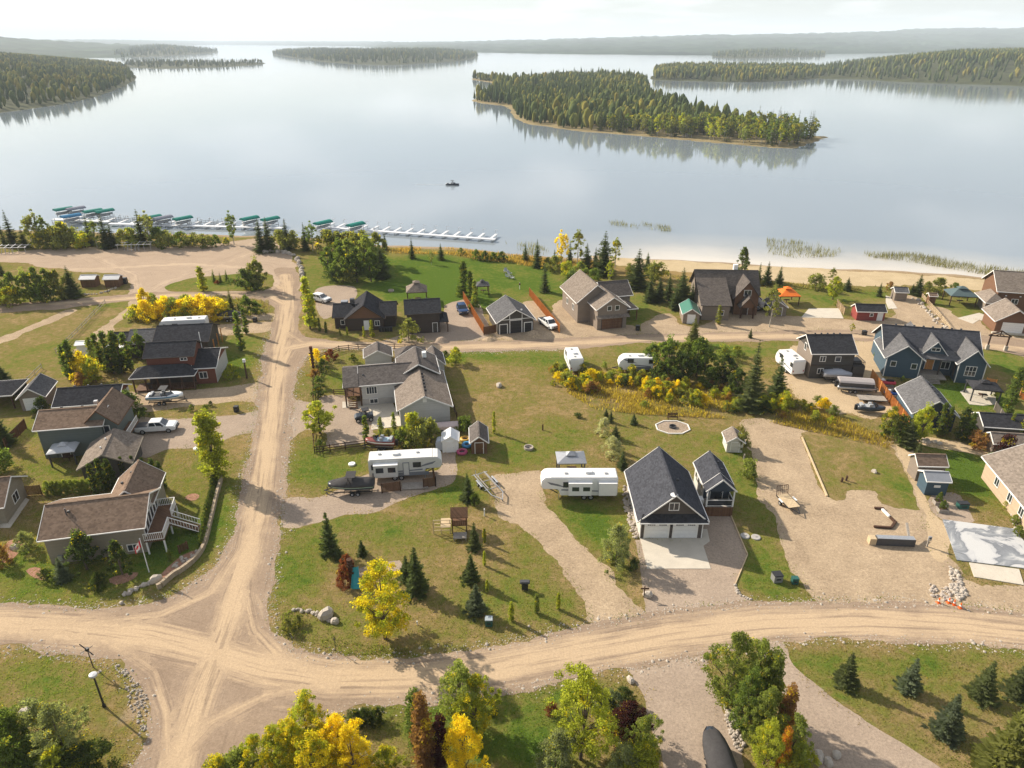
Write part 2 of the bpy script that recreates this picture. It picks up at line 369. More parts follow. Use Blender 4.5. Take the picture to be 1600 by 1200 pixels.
# ------------------------------------------------------------------ layout of the shore and the gravel network
SHORE_PX = [(-900, 352), (-300, 356), (0, 360), (200, 366), (400, 368), (500, 374), (600, 384), (700, 387), (790, 396), (880, 402), (960, 404), (1060, 408), (1190, 414), (1300, 420), (1400, 424), (1500, 430), (1600, 442), (1800, 468), (2400, 540)]
_sh = sorted([tuple(G(*p).xy) for p in SHORE_PX]); SHX = np.array([p[0] for p in _sh]); SHY = np.array([p[1] for p in _sh])
WATER_Z = -0.45
def shore_y(x): return np.interp(x, SHX, SHY) + (fbm(np.asarray(x), np.asarray(x)*0, 14) - 0.47)*5
ROAD_PX = [(-120, 936), (0, 940), (80, 946), (140, 948), (200, 945), (250, 935), (290, 920), (325, 897), (347, 870), (362, 830), (376, 770), (387, 720), (397, 660), (404, 600), (412, 545), (424, 512), (428, 492), (424, 478), (405, 469), (370, 468), (330, 468), (270, 468), (225, 468), (150, 476), (80, 484), (0, 489), (-120, 496),
 (-120, 482), (0, 475), (80, 470), (150, 464), (215, 458), (270, 456), (330, 457), (400, 456), (428, 452), (437, 440), (430, 420), (463, 420), (468, 450), (470, 490), (466, 512), (478, 526), (520, 531), (620, 534), (700, 534), (800, 531), (900, 527), (1000, 523), (1100, 520), (1200, 517), (1300, 515), (1400, 517), (1500, 521), (1600, 531), (1760, 556),
 (1760, 590), (1600, 558), (1540, 546), (1450, 538), (1380, 533), (1250, 533), (1100, 534), (1000, 537), (900, 545), (800, 549), (700, 551), (620, 549), (560, 545), (510, 546), (484, 556), (468, 575), (462, 595), (458, 620), (455, 650), (452, 690), (447, 740), (440, 790), (433, 850), (427, 900), (423, 950), (429, 985), (450, 1008), (480, 1020), (540, 1027), (620, 1027), (700, 1018), (800, 1002), (920, 975), (1000, 962), (1100, 948), (1180, 942), (1265, 938), (1400, 938), (1500, 945), (1600, 957), (1760, 985),
 (1760, 1045), (1600, 1013), (1500, 1008), (1400, 1002), (1300, 1000), (1225, 1003), (1150, 1015), (1050, 1032), (980, 1043), (900, 1060), (800, 1080), (740, 1090), (680, 1095), (600, 1103), (540, 1112), (480, 1135), (430, 1162), (385, 1190), (350, 1230), (330, 1400), (195, 1400), (212, 1200), (225, 1165), (229, 1130), (223, 1090), (203, 1055), (168, 1035), (120, 1022), (60, 1015), (0, 1012), (-120, 1010)]
LANES_PX = [([(-200, 975), (0, 975), (120, 982), (230, 995), (330, 1018), (420, 1045), (520, 1060), (640, 1058), (760, 1043), (900, 1017), (1050, 992), (1200, 975), (1350, 970), (1500, 977), (1600, 987), (1800, 1015)], 2.6),
 ([(265, 1400), (275, 1200), (310, 1090), (350, 990), (385, 880), (405, 790), (418, 700), (428, 620), (436, 560), (446, 510), (450, 470), (447, 430)], 1.9),
 ([(396, 850), (385, 930), (398, 985), (440, 1030), (520, 1056)], 1.0), ([(-100, 968), (130, 972), (250, 962), (330, 925), (372, 860), (396, 760)], 0.9), ([(270, 1200), (330, 1130), (420, 1085), (520, 1070)], 0.8), ([(0, 985), (170, 1002), (240, 1050), (262, 1110), (265, 1200)], 0.8),
 ([(436, 575), (450, 545), (490, 537), (560, 539), (700, 543), (850, 539), (1000, 530), (1200, 525), (1400, 525), (1600, 545), (1800, 580)], 1.7),
 ([(-200, 484), (0, 481), (150, 470), (270, 461), (420, 461), (445, 475)], 1.2), ([(448, 520), (470, 535), (520, 538)], 0.8),
 ([(440, 450), (400, 420), (300, 412), (150, 420), (0, 425)], 1.2), ([(225, 460), (260, 440), (330, 420), (420, 385)], 1.0), ([(215, 458), (210, 430), (150, 400)], 0.8)]
LANES = [([tuple(G(*p).xy) for p in l], wd) for l, wd in LANES_PX]
def lane_attr(X, Y):
    best = np.full(X.shape, 1e9); d_ = np.zeros(X.shape); s_ = np.zeros(X.shape); worn = np.zeros(X.shape)
    for k, (l, wd) in enumerate(LANES):
        D, S, SG = seg_dist(X, Y, l); m = D/wd < best
        best = np.where(m, D/wd, best); d_ = np.where(m, D*SG + 40*k, d_); s_ = np.where(m, S + 300*k, s_)
        worn = np.maximum(worn, np.clip(1.25 - D/wd, 0, 1)*(1 if wd > 1.1 else .7))
    return np.stack([d_, s_, worn], 1)
DRIVES = {   # name: (pixels, material key, ragged edge in metres, level)
 'parking_lot': ([(-160, 420), (-160, 400), (0, 396), (60, 390), (120, 388), (200, 386), (270, 385), (340, 381), (395, 373), (425, 376), (445, 392), (458, 402), (466, 425), (468, 458), (430, 458), (330, 459), (230, 462), (196, 463), (203, 452), (198, 436), (186, 428), (130, 425), (60, 416), (0, 410)], 'LOT', 0.7, 2),
 'camper_driveway': ([(768, 746), (800, 741), (846, 740), (849, 785), (872, 803), (893, 827), (911, 850), (932, 874), (958, 903), (980, 932), (1010, 960), (960, 975), (921, 972), (923, 962), (908, 937), (890, 911), (869, 882), (851, 858), (832, 837), (806, 822), (780, 808), (775, 780)], 'DIRT', 0.5, 2),
 'garage_driveway': ([(992, 844), (1096, 836), (1100, 806), (1142, 806), (1168, 867), (1149, 912), (1153, 928), (1178, 945), (1090, 956), (1010, 962), (1004, 915), (998, 880)], 'DRIVE', 0.12, 2),
 'vacant_lot_dirt': ([(1160, 664), (1174, 717), (1183, 769), (1212, 821), (1232, 875), (1252, 907), (1272, 936), (1300, 945), (1400, 946), (1500, 952), (1620, 965), (1620, 912), (1590, 918), (1510, 905), (1495, 878), (1472, 815), (1448, 806), (1440, 770), (1427, 745), (1408, 705), (1396, 690), (1380, 695), (1320, 680), (1250, 672), (1200, 656)], 'DIRT', 0.6, 2),
 'sandy_path': ([(1392, 690), (1420, 690), (1436, 740), (1450, 790), (1470, 812), (1480, 835), (1472, 880), (1455, 860), (1442, 800), (1424, 755), (1404, 712)], 'PATH', 0.4, 3),
 'pickup_driveway': ([(178, 664), (190, 656), (226, 652), (281, 653), (367, 648), (405, 641), (402, 672), (380, 678), (357, 684), (320, 697), (267, 700), (229, 714), (212, 708), (213, 690), (184, 680)], 'DRIVE', 0.35, 2),
 'boat_driveway': ([(200, 612), (260, 612), (315, 609), (394, 599), (408, 598), (404, 626), (341, 629), (283, 637), (231, 643), (206, 632)], 'DIRT', 0.35, 2),
 'rear_driveway': ([(332, 508), (380, 506), (425, 503), (420, 518), (372, 522), (334, 524)], 'DIRT', 0.3, 2),
 'upper_lane': ([(322, 492), (370, 490), (428, 490), (426, 500), (372, 500), (324, 501)], 'DIRT', 0.3, 2),
 'house_driveway': ([(450, 630), (490, 629), (505, 618), (537, 618), (560, 636), (584, 648), (582, 674), (592, 684), (560, 693), (511, 699), (508, 678), (477, 671), (449, 684)], 'DRIVE', 0.3, 2),
 'motorhome_pad': ([(445, 782), (490, 779), (512, 772), (545, 757), (560, 745), (590, 738), (684, 734), (688, 708), (712, 706), (712, 742), (697, 760), (637, 777), (594, 797), (531, 808), (497, 816), (443, 824)], 'DRIVE', 0.3, 2),
 'boat_parking_driveway': ([(978, 1036), (1020, 1034), (1108, 1016), (1102, 1046), (1125, 1098), (1148, 1147), (1162, 1185), (1180, 1400), (1045, 1400), (1034, 1200), (1026, 1160), (1010, 1120), (1003, 1081)], 'DRIVE', 0.35, 2),
 'lower_right_driveway': ([(1185, 1002), (1224, 1004), (1240, 1040), (1287, 1082), (1350, 1126), (1412, 1163), (1444, 1182), (1560, 1260), (1700, 1400), (1330, 1400), (1278, 1205), (1256, 1163), (1209, 1069)], 'DRIVE', 0.25, 2),
 'lodge_forecourt': ([(1003, 516), (1012, 500), (1045, 490), (1062, 506), (1092, 508), (1135, 491), (1182, 478), (1200, 488), (1240, 494), (1330, 500), (1394, 496), (1388, 470), (1410, 464), (1434, 464), (1470, 506), (1500, 526), (1200, 522), (1004, 526)], 'DIRT', 0.5, 2),
 'neighbour_driveway': ([(862, 480), (892, 470), (936, 508), (985, 507), (1000, 518), (990, 528), (880, 531), (868, 512)], 'DIRT', 0.5, 2),
 'far_right_driveway': ([(1446, 477), (1478, 483), (1500, 497), (1530, 500), (1560, 520), (1700, 545), (1700, 560), (1600, 545), (1500, 528), (1468, 500)], 'DIRT', 0.5, 2),
 'builder_yard': ([(1225, 545), (1262, 536), (1380, 530), (1388, 560), (1386, 600), (1398, 640), (1370, 655), (1330, 648), (1290, 640), (1262, 628), (1238, 612), (1222, 585)], 'PATH', 0.8, 2),
 'cottage_driveway': ([(598, 536), (640, 520), (690, 500), (698, 476), (742, 468), (760, 500), (765, 530), (700, 537)], 'DRIVE', 0.3, 2),
 'workshop_yard': ([(766, 526), (770, 512), (828, 470), (858, 498), (872, 512), (880, 531), (800, 535)], 'DIRT', 0.5, 2),
 'rear_parking_pad': ([(494, 452), (552, 447), (553, 470), (520, 494), (500, 494)], 'DRIVE', 0.2, 2),
 'patio_gravel_bed': ([(1476, 770), (1500, 774), (1520, 806), (1519, 817), (1472, 812), (1450, 792), (1456, 775)], 'DRIVE', 0.2, 3),
 'garden_path': ([(1440, 682), (1500, 692), (1540, 704), (1548, 714), (1500, 705), (1440, 694)], 'PATH', 0.3, 3),
 'fence_lane': ([(1380, 600), (1392, 598), (1404, 625), (1425, 655), (1412, 660), (1394, 632)], 'DRIVE', 0.15, 3),
}
MATKEY = dict(LOT=LOT, DIRT=DIRT, DRIVE=DRIVE, PATH=PATH, SAND=SAND)

# grass colour: (px, py, rx, ry, lush, bare, straw) soft patches
PATCH = [(520, 600, 60, 40, .25, 0, 0), (500, 730, 60, 40, .55, 0, 0), (470, 880, 40, 60, .45, 0, 0), (600, 960, 90, 30, .25, 0, .1), (660, 870, 110, 60, .05, .05, .1), (800, 930, 80, 40, .3, 0, 0), (560, 830, 70, 20, .35, 0, 0),
 (760, 620, 90, 50, -.1, .1, .18), (860, 560, 70, 16, .45, 0, 0), (740, 560, 60, 12, .5, 0, 0), (830, 700, 90, 30, .35, 0, 0), (700, 770, 60, 30, .45, 0, 0), (920, 690, 60, 40, .0, .02, .15), (1050, 690, 90, 35, .12, 0, .05), (930, 800, 60, 30, .55, 0, 0), (960, 860, 30, 70, .55, 0, 0), (1170, 760, 40, 80, .42, 0, 0), (1200, 880, 40, 45, .35, .05, 0),
 (1100, 600, 220, 45, -.1, 0, .42), (950, 590, 90, 25, -.05, 0, .4), (1330, 720, 90, 50, -.05, .1, .28), (1250, 650, 120, 18, .0, 0, .5), (1400, 760, 22, 40, .4, 0, 0), (1520, 740, 60, 50, .85, 0, 0), (1500, 620, 60, 30, .9, 0, 0), (1560, 570, 40, 25, .5, 0, 0),
 (600, 420, 140, 40, .5, 0, 0), (740, 430, 120, 45, .48, 0, 0), (690, 460, 90, 20, .6, 0, 0), (960, 480, 80, 40, .4, 0, 0), (1280, 460, 120, 22, .35, 0, .05), (1500, 480, 90, 20, .35, 0, .1), (860, 440, 60, 30, .45, 0, 0), (780, 385, 200, 14, -.2, .1, .5), (1200, 430, 400, 14, -.2, .15, .6),
 (100, 520, 160, 40, .02, .08, .15), (60, 560, 100, 30, .15, 0, .1), (350, 560, 40, 40, .5, 0, 0), (380, 580, 20, 30, .2, .1, .1), (300, 730, 60, 30, .1, 0, .12), (330, 790, 50, 60, .42, 0, 0), (90, 910, 160, 40, .42, 0, 0), (30, 880, 40, 20, .2, .1, .25), (260, 860, 70, 40, .6, 0, 0), (80, 740, 70, 20, .15, 0, .2), (370, 830, 20, 80, .15, .12, .1),
 (60, 1070, 100, 40, .3, .05, .05), (130, 1120, 70, 40, .0, .18, .15), (200, 1080, 30, 50, -.1, .35, .1), (180, 1170, 60, 30, .1, .05, .05), (800, 1090, 160, 30, .5, 0, 0), (830, 1150, 110, 40, .75, 0, 0), (640, 1120, 90, 20, .25, .08, .1), (1400, 1020, 200, 18, .4, 0, 0), (1400, 1080, 160, 40, .0, .12, .12), (1300, 1060, 60, 30, .35, 0, 0), (1500, 1130, 80, 40, -.05, .15, .15), (1420, 1150, 60, 20, .3, 0, 0),
 (320, 445, 90, 14, .4, 0, 0), (150, 470, 200, 8, .3, .05, 0), (1120, 545, 120, 12, .5, 0, 0), (1540, 450, 80, 14, 0, .1, .5), (60, 660, 60, 30, .3, .1, 0), (560, 905, 60, 40, -.2, .15, .2), (620, 960, 50, 30, -.25, .18, .3), (750, 900, 30, 50, -.1, .15, .2)]
_PW = []
for px, py, rx, ry, a, b_, c_ in PATCH:
    c = G(px, py); e = G(px + rx, py); f1 = G(px, py + ry); f2 = G(px, max(py - ry, 330))
    _PW.append((c.x, c.y, e.x - c.x, (f2.y - f1.y)/2, a, b_, c_))
def paint(X, Y):
    l = np.full(X.shape, 0.31); b_ = np.zeros(X.shape); s_ = np.zeros(X.shape)
    jx = (fbm(X, Y, 9) - 0.47)*9; jy = (fbm(X + 70, Y - 50, 9) - 0.47)*9
    for cx, cy, rx, ry, a, bb, cc in _PW:
        g = np.exp(-(((X + jx - cx)/rx)**2 + ((Y + jy - cy)/ry)**2)**1.3)
        l += a*g; b_ += bb*g*1.6; s_ += cc*g
    dsh = shore_y(X) - Y
    b_ += np.clip(1 - dsh/5, 0, 1)*np.where(dsh > -200, 1.0, 0)*0.8; s_ += np.clip(1 - np.abs(dsh - 8)/10, 0, 1)*0.45
    D = np.full(X.shape, 1e9)
    for poly in EDGE_LINES: D = np.minimum(D, seg_dist(X, Y, poly)[0])
    e = np.clip(1 - D/1.3, 0, 1); b_ += e*0.42; l -= e*0.12
    return np.stack([l, b_, s_], 1)
EDGE_LINES = []
for nm, pts in [('r', ROAD_PX)] + [(k, v[0]) for k, v in DRIVES.items()]:
    q = [tuple(G(*p).xy) for p in pts]; EDGE_LINES.append(q + q[:1])

# ------------------------------------------------------------------ ground, lake
xs = np.concatenate([[-28000, -15000, -6000, -2500, -1200, -700, -400, -280, -210], np.arange(-170, 171, 1.25), [210, 280, 400, 700, 1200, 2500, 6000, 15000, 28000]])
ys = np.concatenate([[-2500, -1500, -1000, -500, -150, -50, 0, 15], np.arange(24, 262, 1.25), [275, 300, 350, 450, 700, 1200, 2500, 6000, 15000, 40000]])
GX, GY = np.meshgrid(xs, ys); nx, ny = len(xs), len(ys)
idx = np.arange(nx*ny).reshape(ny, nx)
quads = np.stack([idx[:-1, :-1], idx[:-1, 1:], idx[1:, 1:], idx[1:, :-1]], -1).reshape(-1, 4)
fx, fy = GX.ravel(), GY.ravel()
dsh = shore_y(fx) - fy
gz = np.clip(dsh*0.16 - 0.1, -3.5, 0.0); gz = np.where(dsh > 1, 0, gz)
ground = np_obj('ground', np.stack([fx, fy, gz], 1), quads, GRASS, None, True, {'paint': paint(fx, fy)})
tag(ground, 'grassy ground of the lakeside lots', None, None, 'structure')
def water_mat():
    m, nt, b = new_mat('lake_water'); t = nt.nodes.new('ShaderNodeTexCoord'); P = t.outputs['Object']
    at = node(nt, 'ShaderNodeAttribute', attribute_name='shallow')
    n0 = noise(nt, P, 0.05, 4, 0.6)
    f = math_(nt, 'ADD', at.outputs['Fac'], math_(nt, 'MULTIPLY', math_(nt, 'SUBTRACT', n0, 0.5), 0.35))
    c = ramp(nt, f, [(0.1, (0.20, 0.236, 0.262)), (0.5, (0.29, 0.30, 0.29)), (0.9, (0.52, 0.47, 0.39))])
    nt.links.new(c, b.inputs['Base Color']); b.inputs['Roughness'].default_value = 0.07; b.inputs['IOR'].default_value = 1.42
    mp = node(nt, 'ShaderNodeMapping'); mp.inputs['Scale'].default_value = (0.25, 1.1, 1); mp.inputs['Rotation'].default_value = (0, 0, R(12)); nt.links.new(P, mp.inputs[0])
    r1 = noise(nt, mp.outputs[0], 0.55, 3, 0.5, 0.4)
    pm = ramp(nt, noise(nt, P, 0.006, 3, 0.5), [(0.48, (0.06, 0.06, 0.06)), (0.66, (1, 1, 1))])
    h = math_(nt, 'MULTIPLY', r1, pm)
    bump(nt, b, h, 0.16, 0.12); return m
WATER = water_mat()
wys = np.concatenate([np.arange(130, 262, 2.5), [275, 300, 350, 450, 700, 1200, 2500, 6000, 15000, 40000]])
wxs = np.concatenate([[-28000, -15000, -6000, -2500, -1200, -700, -400, -280, -210], np.arange(-170, 171, 2.5), [210, 280, 400, 700, 1200, 2500, 6000, 15000, 28000]])
WX, WY = np.meshgrid(wxs, wys); idx = np.arange(WX.size).reshape(WX.shape)
quads = np.stack([idx[:-1, :-1], idx[:-1, 1:], idx[1:, 1:], idx[1:, :-1]], -1).reshape(-1, 4)
fx, fy = WX.ravel(), WY.ravel(); wd = fy - shore_y(fx)
shal = np.clip(1 - wd/40, 0, 1)**0.95*np.clip((fx + 10)/50, 0.25, 1)
lake = np_obj('lake', np.stack([fx, fy, np.full(fx.shape, WATER_Z)], 1), quads, WATER, None, True, {'shallow': shal})
tag(lake, 'calm pale blue lake', None, None, 'structure')

# ------------------------------------------------------------------ sheets laid on the ground
def smooth_px(pts, step_px=None):
    """Catmull-Rom through a closed world polygon"""
    out = []; n = len(pts)
    for i in range(n):
        p0, p1, p2, p3 = (Vector(pts[(i+k-1) % n]) for k in range(4))
        m = max(2, int((p2-p1).length/0.8))
        for k in range(m):
            t = k/m
            out.append(0.5*((2*p1) + (p2-p0)*t + (2*p0-5*p1+4*p2-p3)*t*t + (3*p1-p0-3*p2+p3)*t*t*t))
    return out
def sheet(name, poly, z, mat, jag=0.3, res=0.7, smooth=True, label=None, lanes=False, grass=False):
    P = [Vector(p) for p in poly]
    if smooth: P = smooth_px(P)
    out = []
    for i in range(len(P)):
        a, b = P[i], P[(i+1) % len(P)]; L = (b-a).length; far = max(1.0, (a.y)/110); m = max(1, int(L/(0.45*far)))
        nrm = Vector((b.y-a.y, a.x-b.x)); nrm = nrm/nrm.length if nrm.length > 1e-6 else Vector((0, 0))
        for k in range(m):
            q = a + (b-a)*(k/m)
            j = (float(fbm(q.x, q.y, 3.5, 5)) - 0.47)*4.2*jag + rng.uniform(-.3, .3)*jag
            out.append(q + nrm*j)
    px = np.array([p.x for p in out]); py = np.array([p.y for p in out])
    far = max(1.0, py.mean()/110); st = res*far
    gx, gy = np.meshgrid(np.arange(px.min(), px.max(), st), np.arange(py.min(), py.max(), st))
    gx = gx.ravel() + nrg.uniform(-.25, .25, gx.size)*st; gy = gy.ravel() + nrg.uniform(-.25, .25, gy.size)*st
    ins = inpoly(gx, gy, [(p.x, p.y) for p in out]); gx, gy = gx[ins], gy[ins]
    coords = out + [Vector((a, b)) for a, b in zip(gx, gy)]
    nb = len(out)
    r = delaunay_2d_cdt(coords, [(i, (i+1) % nb) for i in range(nb)], [], 0, 1e-5)
    V = np.array([(v.x, v.y) for v in r[0]]); T = np.array([f for f in r[2] if len(f) == 3])
    cen = V[T].mean(1); T = T[inpoly(cen[:, 0], cen[:, 1], [(p.x, p.y) for p in out])]
    used = np.unique(T); mp = np.full(len(V), -1); mp[used] = np.arange(len(used)); V = V[used]; T = mp[T]
    at = {}
    if lanes: at['ds'] = lane_attr(V[:, 0], V[:, 1])
    if grass: at['paint'] = paint(V[:, 0], V[:, 1])
    # face up
    a, b, c = V[T[:, 0]], V[T[:, 1]], V[T[:, 2]]
    fl = ((b-a)[:, 0]*(c-a)[:, 1] - (b-a)[:, 1]*(c-a)[:, 0]) < 0; T[fl] = T[fl][:, ::-1]
    o = np_obj(name, np.column_stack([V, np.full(len(V), z)]), T, mat, None, False, at)
    return tag(o, label or name.replace('_', ' ') + ' of pale gravel', None, None, 'structure')
sheet('gravel_road', gp(ROAD_PX), 0.012, ROAD, 0.5, 0.6, True, 'pale tan gravel road with worn wheel tracks', lanes=True)
for nm, (pts, mk, jag, lev) in DRIVES.items():
    sheet(nm, gp(pts), 0.004 + 0.004*(lev - 2) + 0.0007*(list(DRIVES).index(nm) % 5), MATKEY[mk], jag, 0.9, jag > .13, lanes=(mk == 'LOT'))
sheet('beach', gp([(925, 399), (1000, 405), (1100, 410), (1200, 416), (1300, 422), (1400, 427), (1500, 434), (1600, 448), (1800, 478), (1800, 505), (1640, 478), (1540, 455), (1440, 447), (1300, 446), (1230, 440), (1130, 432), (1050, 424), (960, 414)]), 0.004, SAND, 0.9, 1.2, True, 'tan sandy beach along the lake')
GRASSPOLY = []
def gsheet(name, pts, z, label, jag=0.3):
    GRASSPOLY.append([tuple(p) for p in gp(pts)]); return sheet(name, gp(pts), z, GRASS, jag, 0.9, True, label, grass=True)
gsheet('lawn_island', [(256, 450), (275, 441), (305, 434), (350, 430), (400, 426), (424, 430), (428, 445), (410, 453), (360, 455), (300, 456), (266, 455)], 0.020, 'grass island between the parking lot and the road')
gsheet('grass_plot', [(1253, 683), (1292, 774), (1318, 778), (1321, 766), (1368, 768), (1378, 787), (1430, 797), (1434, 790), (1422, 755), (1404, 718), (1386, 697), (1340, 684), (1290, 676)], 0.020, 'patchy grass plot beside the vacant dirt lot', 0.4)
for k, pts in enumerate([[(-20, 534), (30, 516), (70, 500), (108, 484), (118, 485), (90, 500), (45, 520), (-20, 545)], [(120, 545), (160, 512), (190, 486), (208, 466), (222, 467), (200, 490), (170, 520), (134, 548)]]):
    sheet('field_track', gp(pts), 0.006 + k*0.001, DIRT, 0.7, 0.9, True, ['bare dirt track crossing the left field near the road', 'bare dirt track climbing the field beside the wire fence'][k])
def slab(name, pts, z, mat, label):
    o = MB().plate([tuple(G(*p).xy) for p in pts], -0.1, z).build(name, mat, None, 0.01); return tag(o, label, None, None, 'structure')
slab('garage_apron', [(1000, 841), (1095.7, 841), (1096.6, 826.7), (1105, 826.7), (1109, 846), (1099, 853), (1110.7, 889), (1011, 889)], 0.05, CONC, 'pale concrete apron in front of the double garage')
slab('concrete_patio', [(580, 627), (612, 626), (621, 645), (631, 665), (580, 672), (582, 647), (556, 636), (535, 638), (535, 628)], 0.05, CONC, 'pale concrete patio beside the grey siding house')
slab('building_slab', [(1472.4, 812.4), (1585, 827), (1635, 893), (1495, 876)], 0.12, SLAB, 'fresh concrete building slab with damp grey stains')
slab('slab_apron', [(1514, 879.5), (1592, 890), (1600, 915), (1522, 902)], 0.09, CONC, 'pale concrete apron in front of the building slab')
slab('sports_pad', [(1264, 482), (1311, 482), (1318, 498), (1252, 496)], 0.06, CONC, 'bare concrete pad near the red shed')
slab('gazebo_pad', [(1500, 612), (1512, 607), (1556, 612), (1556, 632), (1536, 634), (1515, 632)], 0.05, CONC, 'pale paved pad under the charcoal gazebo')
slab('house_walk', [(1496, 497), (1530, 489), (1560, 500), (1555, 505), (1530, 500), (1520, 506)], 0.05, CONC, 'pale concrete walk at the far right house')
slab('left_patio', [(0, 805), (40, 778), (46, 781), (16, 825), (0, 825)], 0.05, CONC, 'concrete patio at the left edge house')
slab('shore_walk', [(1384, 462), (1391, 464), (1402, 482), (1388, 483), (1384, 472)], 0.05, CONC, 'concrete walk beside the stone kiosk')

# ------------------------------------------------------------------ haze and far land
FARBASE = plain('far_canopy', (0.050, 0.062, 0.022), 0.95, 0.55, 0.02)
def far_mat():
    m, nt, b = new_mat('far_forest'); t = nt.nodes.new('ShaderNodeTexCoord'); P = t.outputs['Object']
    at = node(nt, 'ShaderNodeAttribute', attribute_name='v')
    n1 = noise(nt, P, 0.012, 6, 0.65); 
    f = math_(nt, 'ADD', math_(nt, 'MULTIPLY', n1, 0.55), math_(nt, 'MULTIPLY', at.outputs['Fac'], 0.45))
    c = ramp(nt, f, [(0.22, (0.034, 0.054, 0.024)), (0.45, (0.070, 0.092, 0.028)), (0.60, (0.135, 0.145, 0.032)), (0.85, (0.24, 0.18, 0.035))])
    nt.links.new(c, b.inputs['Base Color']); b.inputs['Roughness'].default_value = 0.95; b.inputs['Specular IOR Level'].default_value = 0.05
    return m
FARF = far_mat()
def forest_mesh(name, pts, hs, kinds, label, group=None, n=5, mat=None):
    """many low trees joined: kinds 0 spruce, 1 round; pts Nx3 base points"""
    V = []; T = []; A = []; off = 0
    cs = np.cos(2*np.pi*np.arange(n)/n); sn = np.sin(2*np.pi*np.arange(n)/n)
    for (x, y, z), h, kd in zip(pts, hs, kinds):
        v = rng.random()*(0.55 if kd == 0 else 1.0) + (0 if kd == 0 else 0.12); rot = rng.random()*6.28; c, s = math.cos(rot), math.sin(rot)
        if kd == 0: prof = [(0.07, h*0.06), (0.14, h*0.16), (0.10, h*0.42), (0.045, h*0.72), (0.0, h)]
        else: h *= .86; prof = [(0.05, 0.0), (0.17, h*0.30), (0.23, h*0.58), (0.14, h*0.86), (0.0, h)]
        lx, ly = rng.uniform(-.06, .06)*h, rng.uniform(-.06, .06)*h
        for r, zz in prof[:-1]:
            k = nrg.uniform(0.7, 1.25, n)*r*h
            V.append(np.column_stack([x + (cs*c - sn*s)*k + lx*zz/h, y + (cs*s + sn*c)*k + ly*zz/h, z + zz + nrg.uniform(-.04, .04, n)*h]))
            A.append(np.clip(v + nrg.uniform(-.15, .15, n), 0, 1))
        V.append(np.array([[x + lx, y + ly, z + h]])); A.append(np.array([v]))
        for a in range(len(prof) - 2):
            for k in range(n):
                p, q = off + a*n + k, off + a*n + (k+1) % n
                T.append((p, q, q + n)); T.append((p, q + n, p + n))
        top = off + (len(prof)-1)*n; a = len(prof) - 2
        for k in range(n): T.append((off + a*n + k, off + a*n + (k+1) % n, top))
        off = top + 1
    o = np_obj(name, np.concatenate(V), np.array(T), mat or FARF, None, False, {'v': np.concatenate(A)})
    return tag(o, label, 'forest', None, 'stuff')
FLOOR = plain('forest_floor', (0.055, 0.06, 0.025), 0.95, 0.5, 0.05)
SHOREMAT = plain('island_shore', (0.22, 0.175, 0.09), 0.95, 0.3, 0.08)
def landmass(name, poly, zmax, label, step=8.0, rise=12.0, mat=None):
    """low land rising out of the water inside a world polygon"""
    P = [(p[0], p[1]) for p in poly]; px = [p[0] for p in P]; py = [p[1] for p in P]
    gx, gy = np.meshgrid(np.arange(min(px), max(px), step), np.arange(min(py), max(py), step))
    gx = gx.ravel() + nrg.uniform(-.3, .3, gx.size)*step; gy = gy.ravel() + nrg.uniform(-.3, .3, gy.size)*step
    ins = inpoly(gx, gy, P); gx, gy = gx[ins], gy[ins]; n = len(P)
    r = delaunay_2d_cdt([Vector(p) for p in P] + [Vector(p) for p in zip(gx, gy)], [(i, (i+1) % n) for i in range(n)], [], 0, 1e-4)
    V = np.array([(v.x, v.y) for v in r[0]]); T = np.array([f for f in r[2]])
    cen = V[T].mean(1); T = T[inpoly(cen[:, 0], cen[:, 1], P)]
    D = seg_dist(V[:, 0], V[:, 1], P + P[:1])[0]
    z = WATER_Z - 0.3 + np.minimum(D*0.35, 0.8) + zmax*np.clip(D/rise/4, 0, 1)
    a, b, c = V[T[:, 0]], V[T[:, 1]], V[T[:, 2]]
    fl = ((b-a)[:, 0]*(c-a)[:, 1] - (b-a)[:, 1]*(c-a)[:, 0]) < 0; T[fl] = T[fl][:, ::-1]
    o = np_obj(name, np.column_stack([V, z]), T, mat or SHOREMAT, None, True)
    tag(o, label, None, None, 'structure')
    return P
def scatter(P, n, margin, pmin=0.0):
    px = [p[0] for p in P]; py = [p[1] for p in P]
    X = nrg.uniform(min(px), max(px), n*6); Y = nrg.uniform(min(py), max(py), n*6)
    m = inpoly(X, Y, P); X, Y = X[m], Y[m]; D = seg_dist(X, Y, list(P) + [P[0]])[0]
    m = D > margin + pmin*nrg.random(len(D)); return X[m][:n], Y[m][:n], D[m][:n]
ISL_PX = [(736, 156), (752, 161), (768, 163), (788, 166), (797, 178), (812, 190), (850, 197), (900, 204), (1000, 212), (1100, 221), (1180, 228), (1246, 232), (1262, 226), (1292, 216), (1294, 213), (1262, 211), (1245, 207), (1200, 200), (1150, 192), (1100, 182), (1060, 164), (1020, 146), (1012, 126), (960, 121), (880, 121), (800, 127), (745, 122), (736, 124), (770, 130), (765, 140), (755, 148)]
ISL = landmass('island', smooth_px(gp(ISL_PX)), 1.2, 'wooded island in the middle of the lake', 9.0)
ix, iy, idd = scatter(ISL, 6800, 3, 5)
order = np.argsort(iy)
ISL_FRONT = [(ix[k], iy[k]) for k in order[:300]]
rest = order[300:]
cl = fbm(ix, iy, 60, 3)
forest_mesh('island_forest', [(ix[k], iy[k], 0.4) for k in rest], [rng.uniform(5.5, 12)*(1.45 if rng.random() < .16 else 1) for k in rest], [1 if cl[k] + rng.uniform(-.25, .25) > 0.53 else 0 for k in rest], 'mixed spruce and aspen wood covering the rear of the island', n=6)
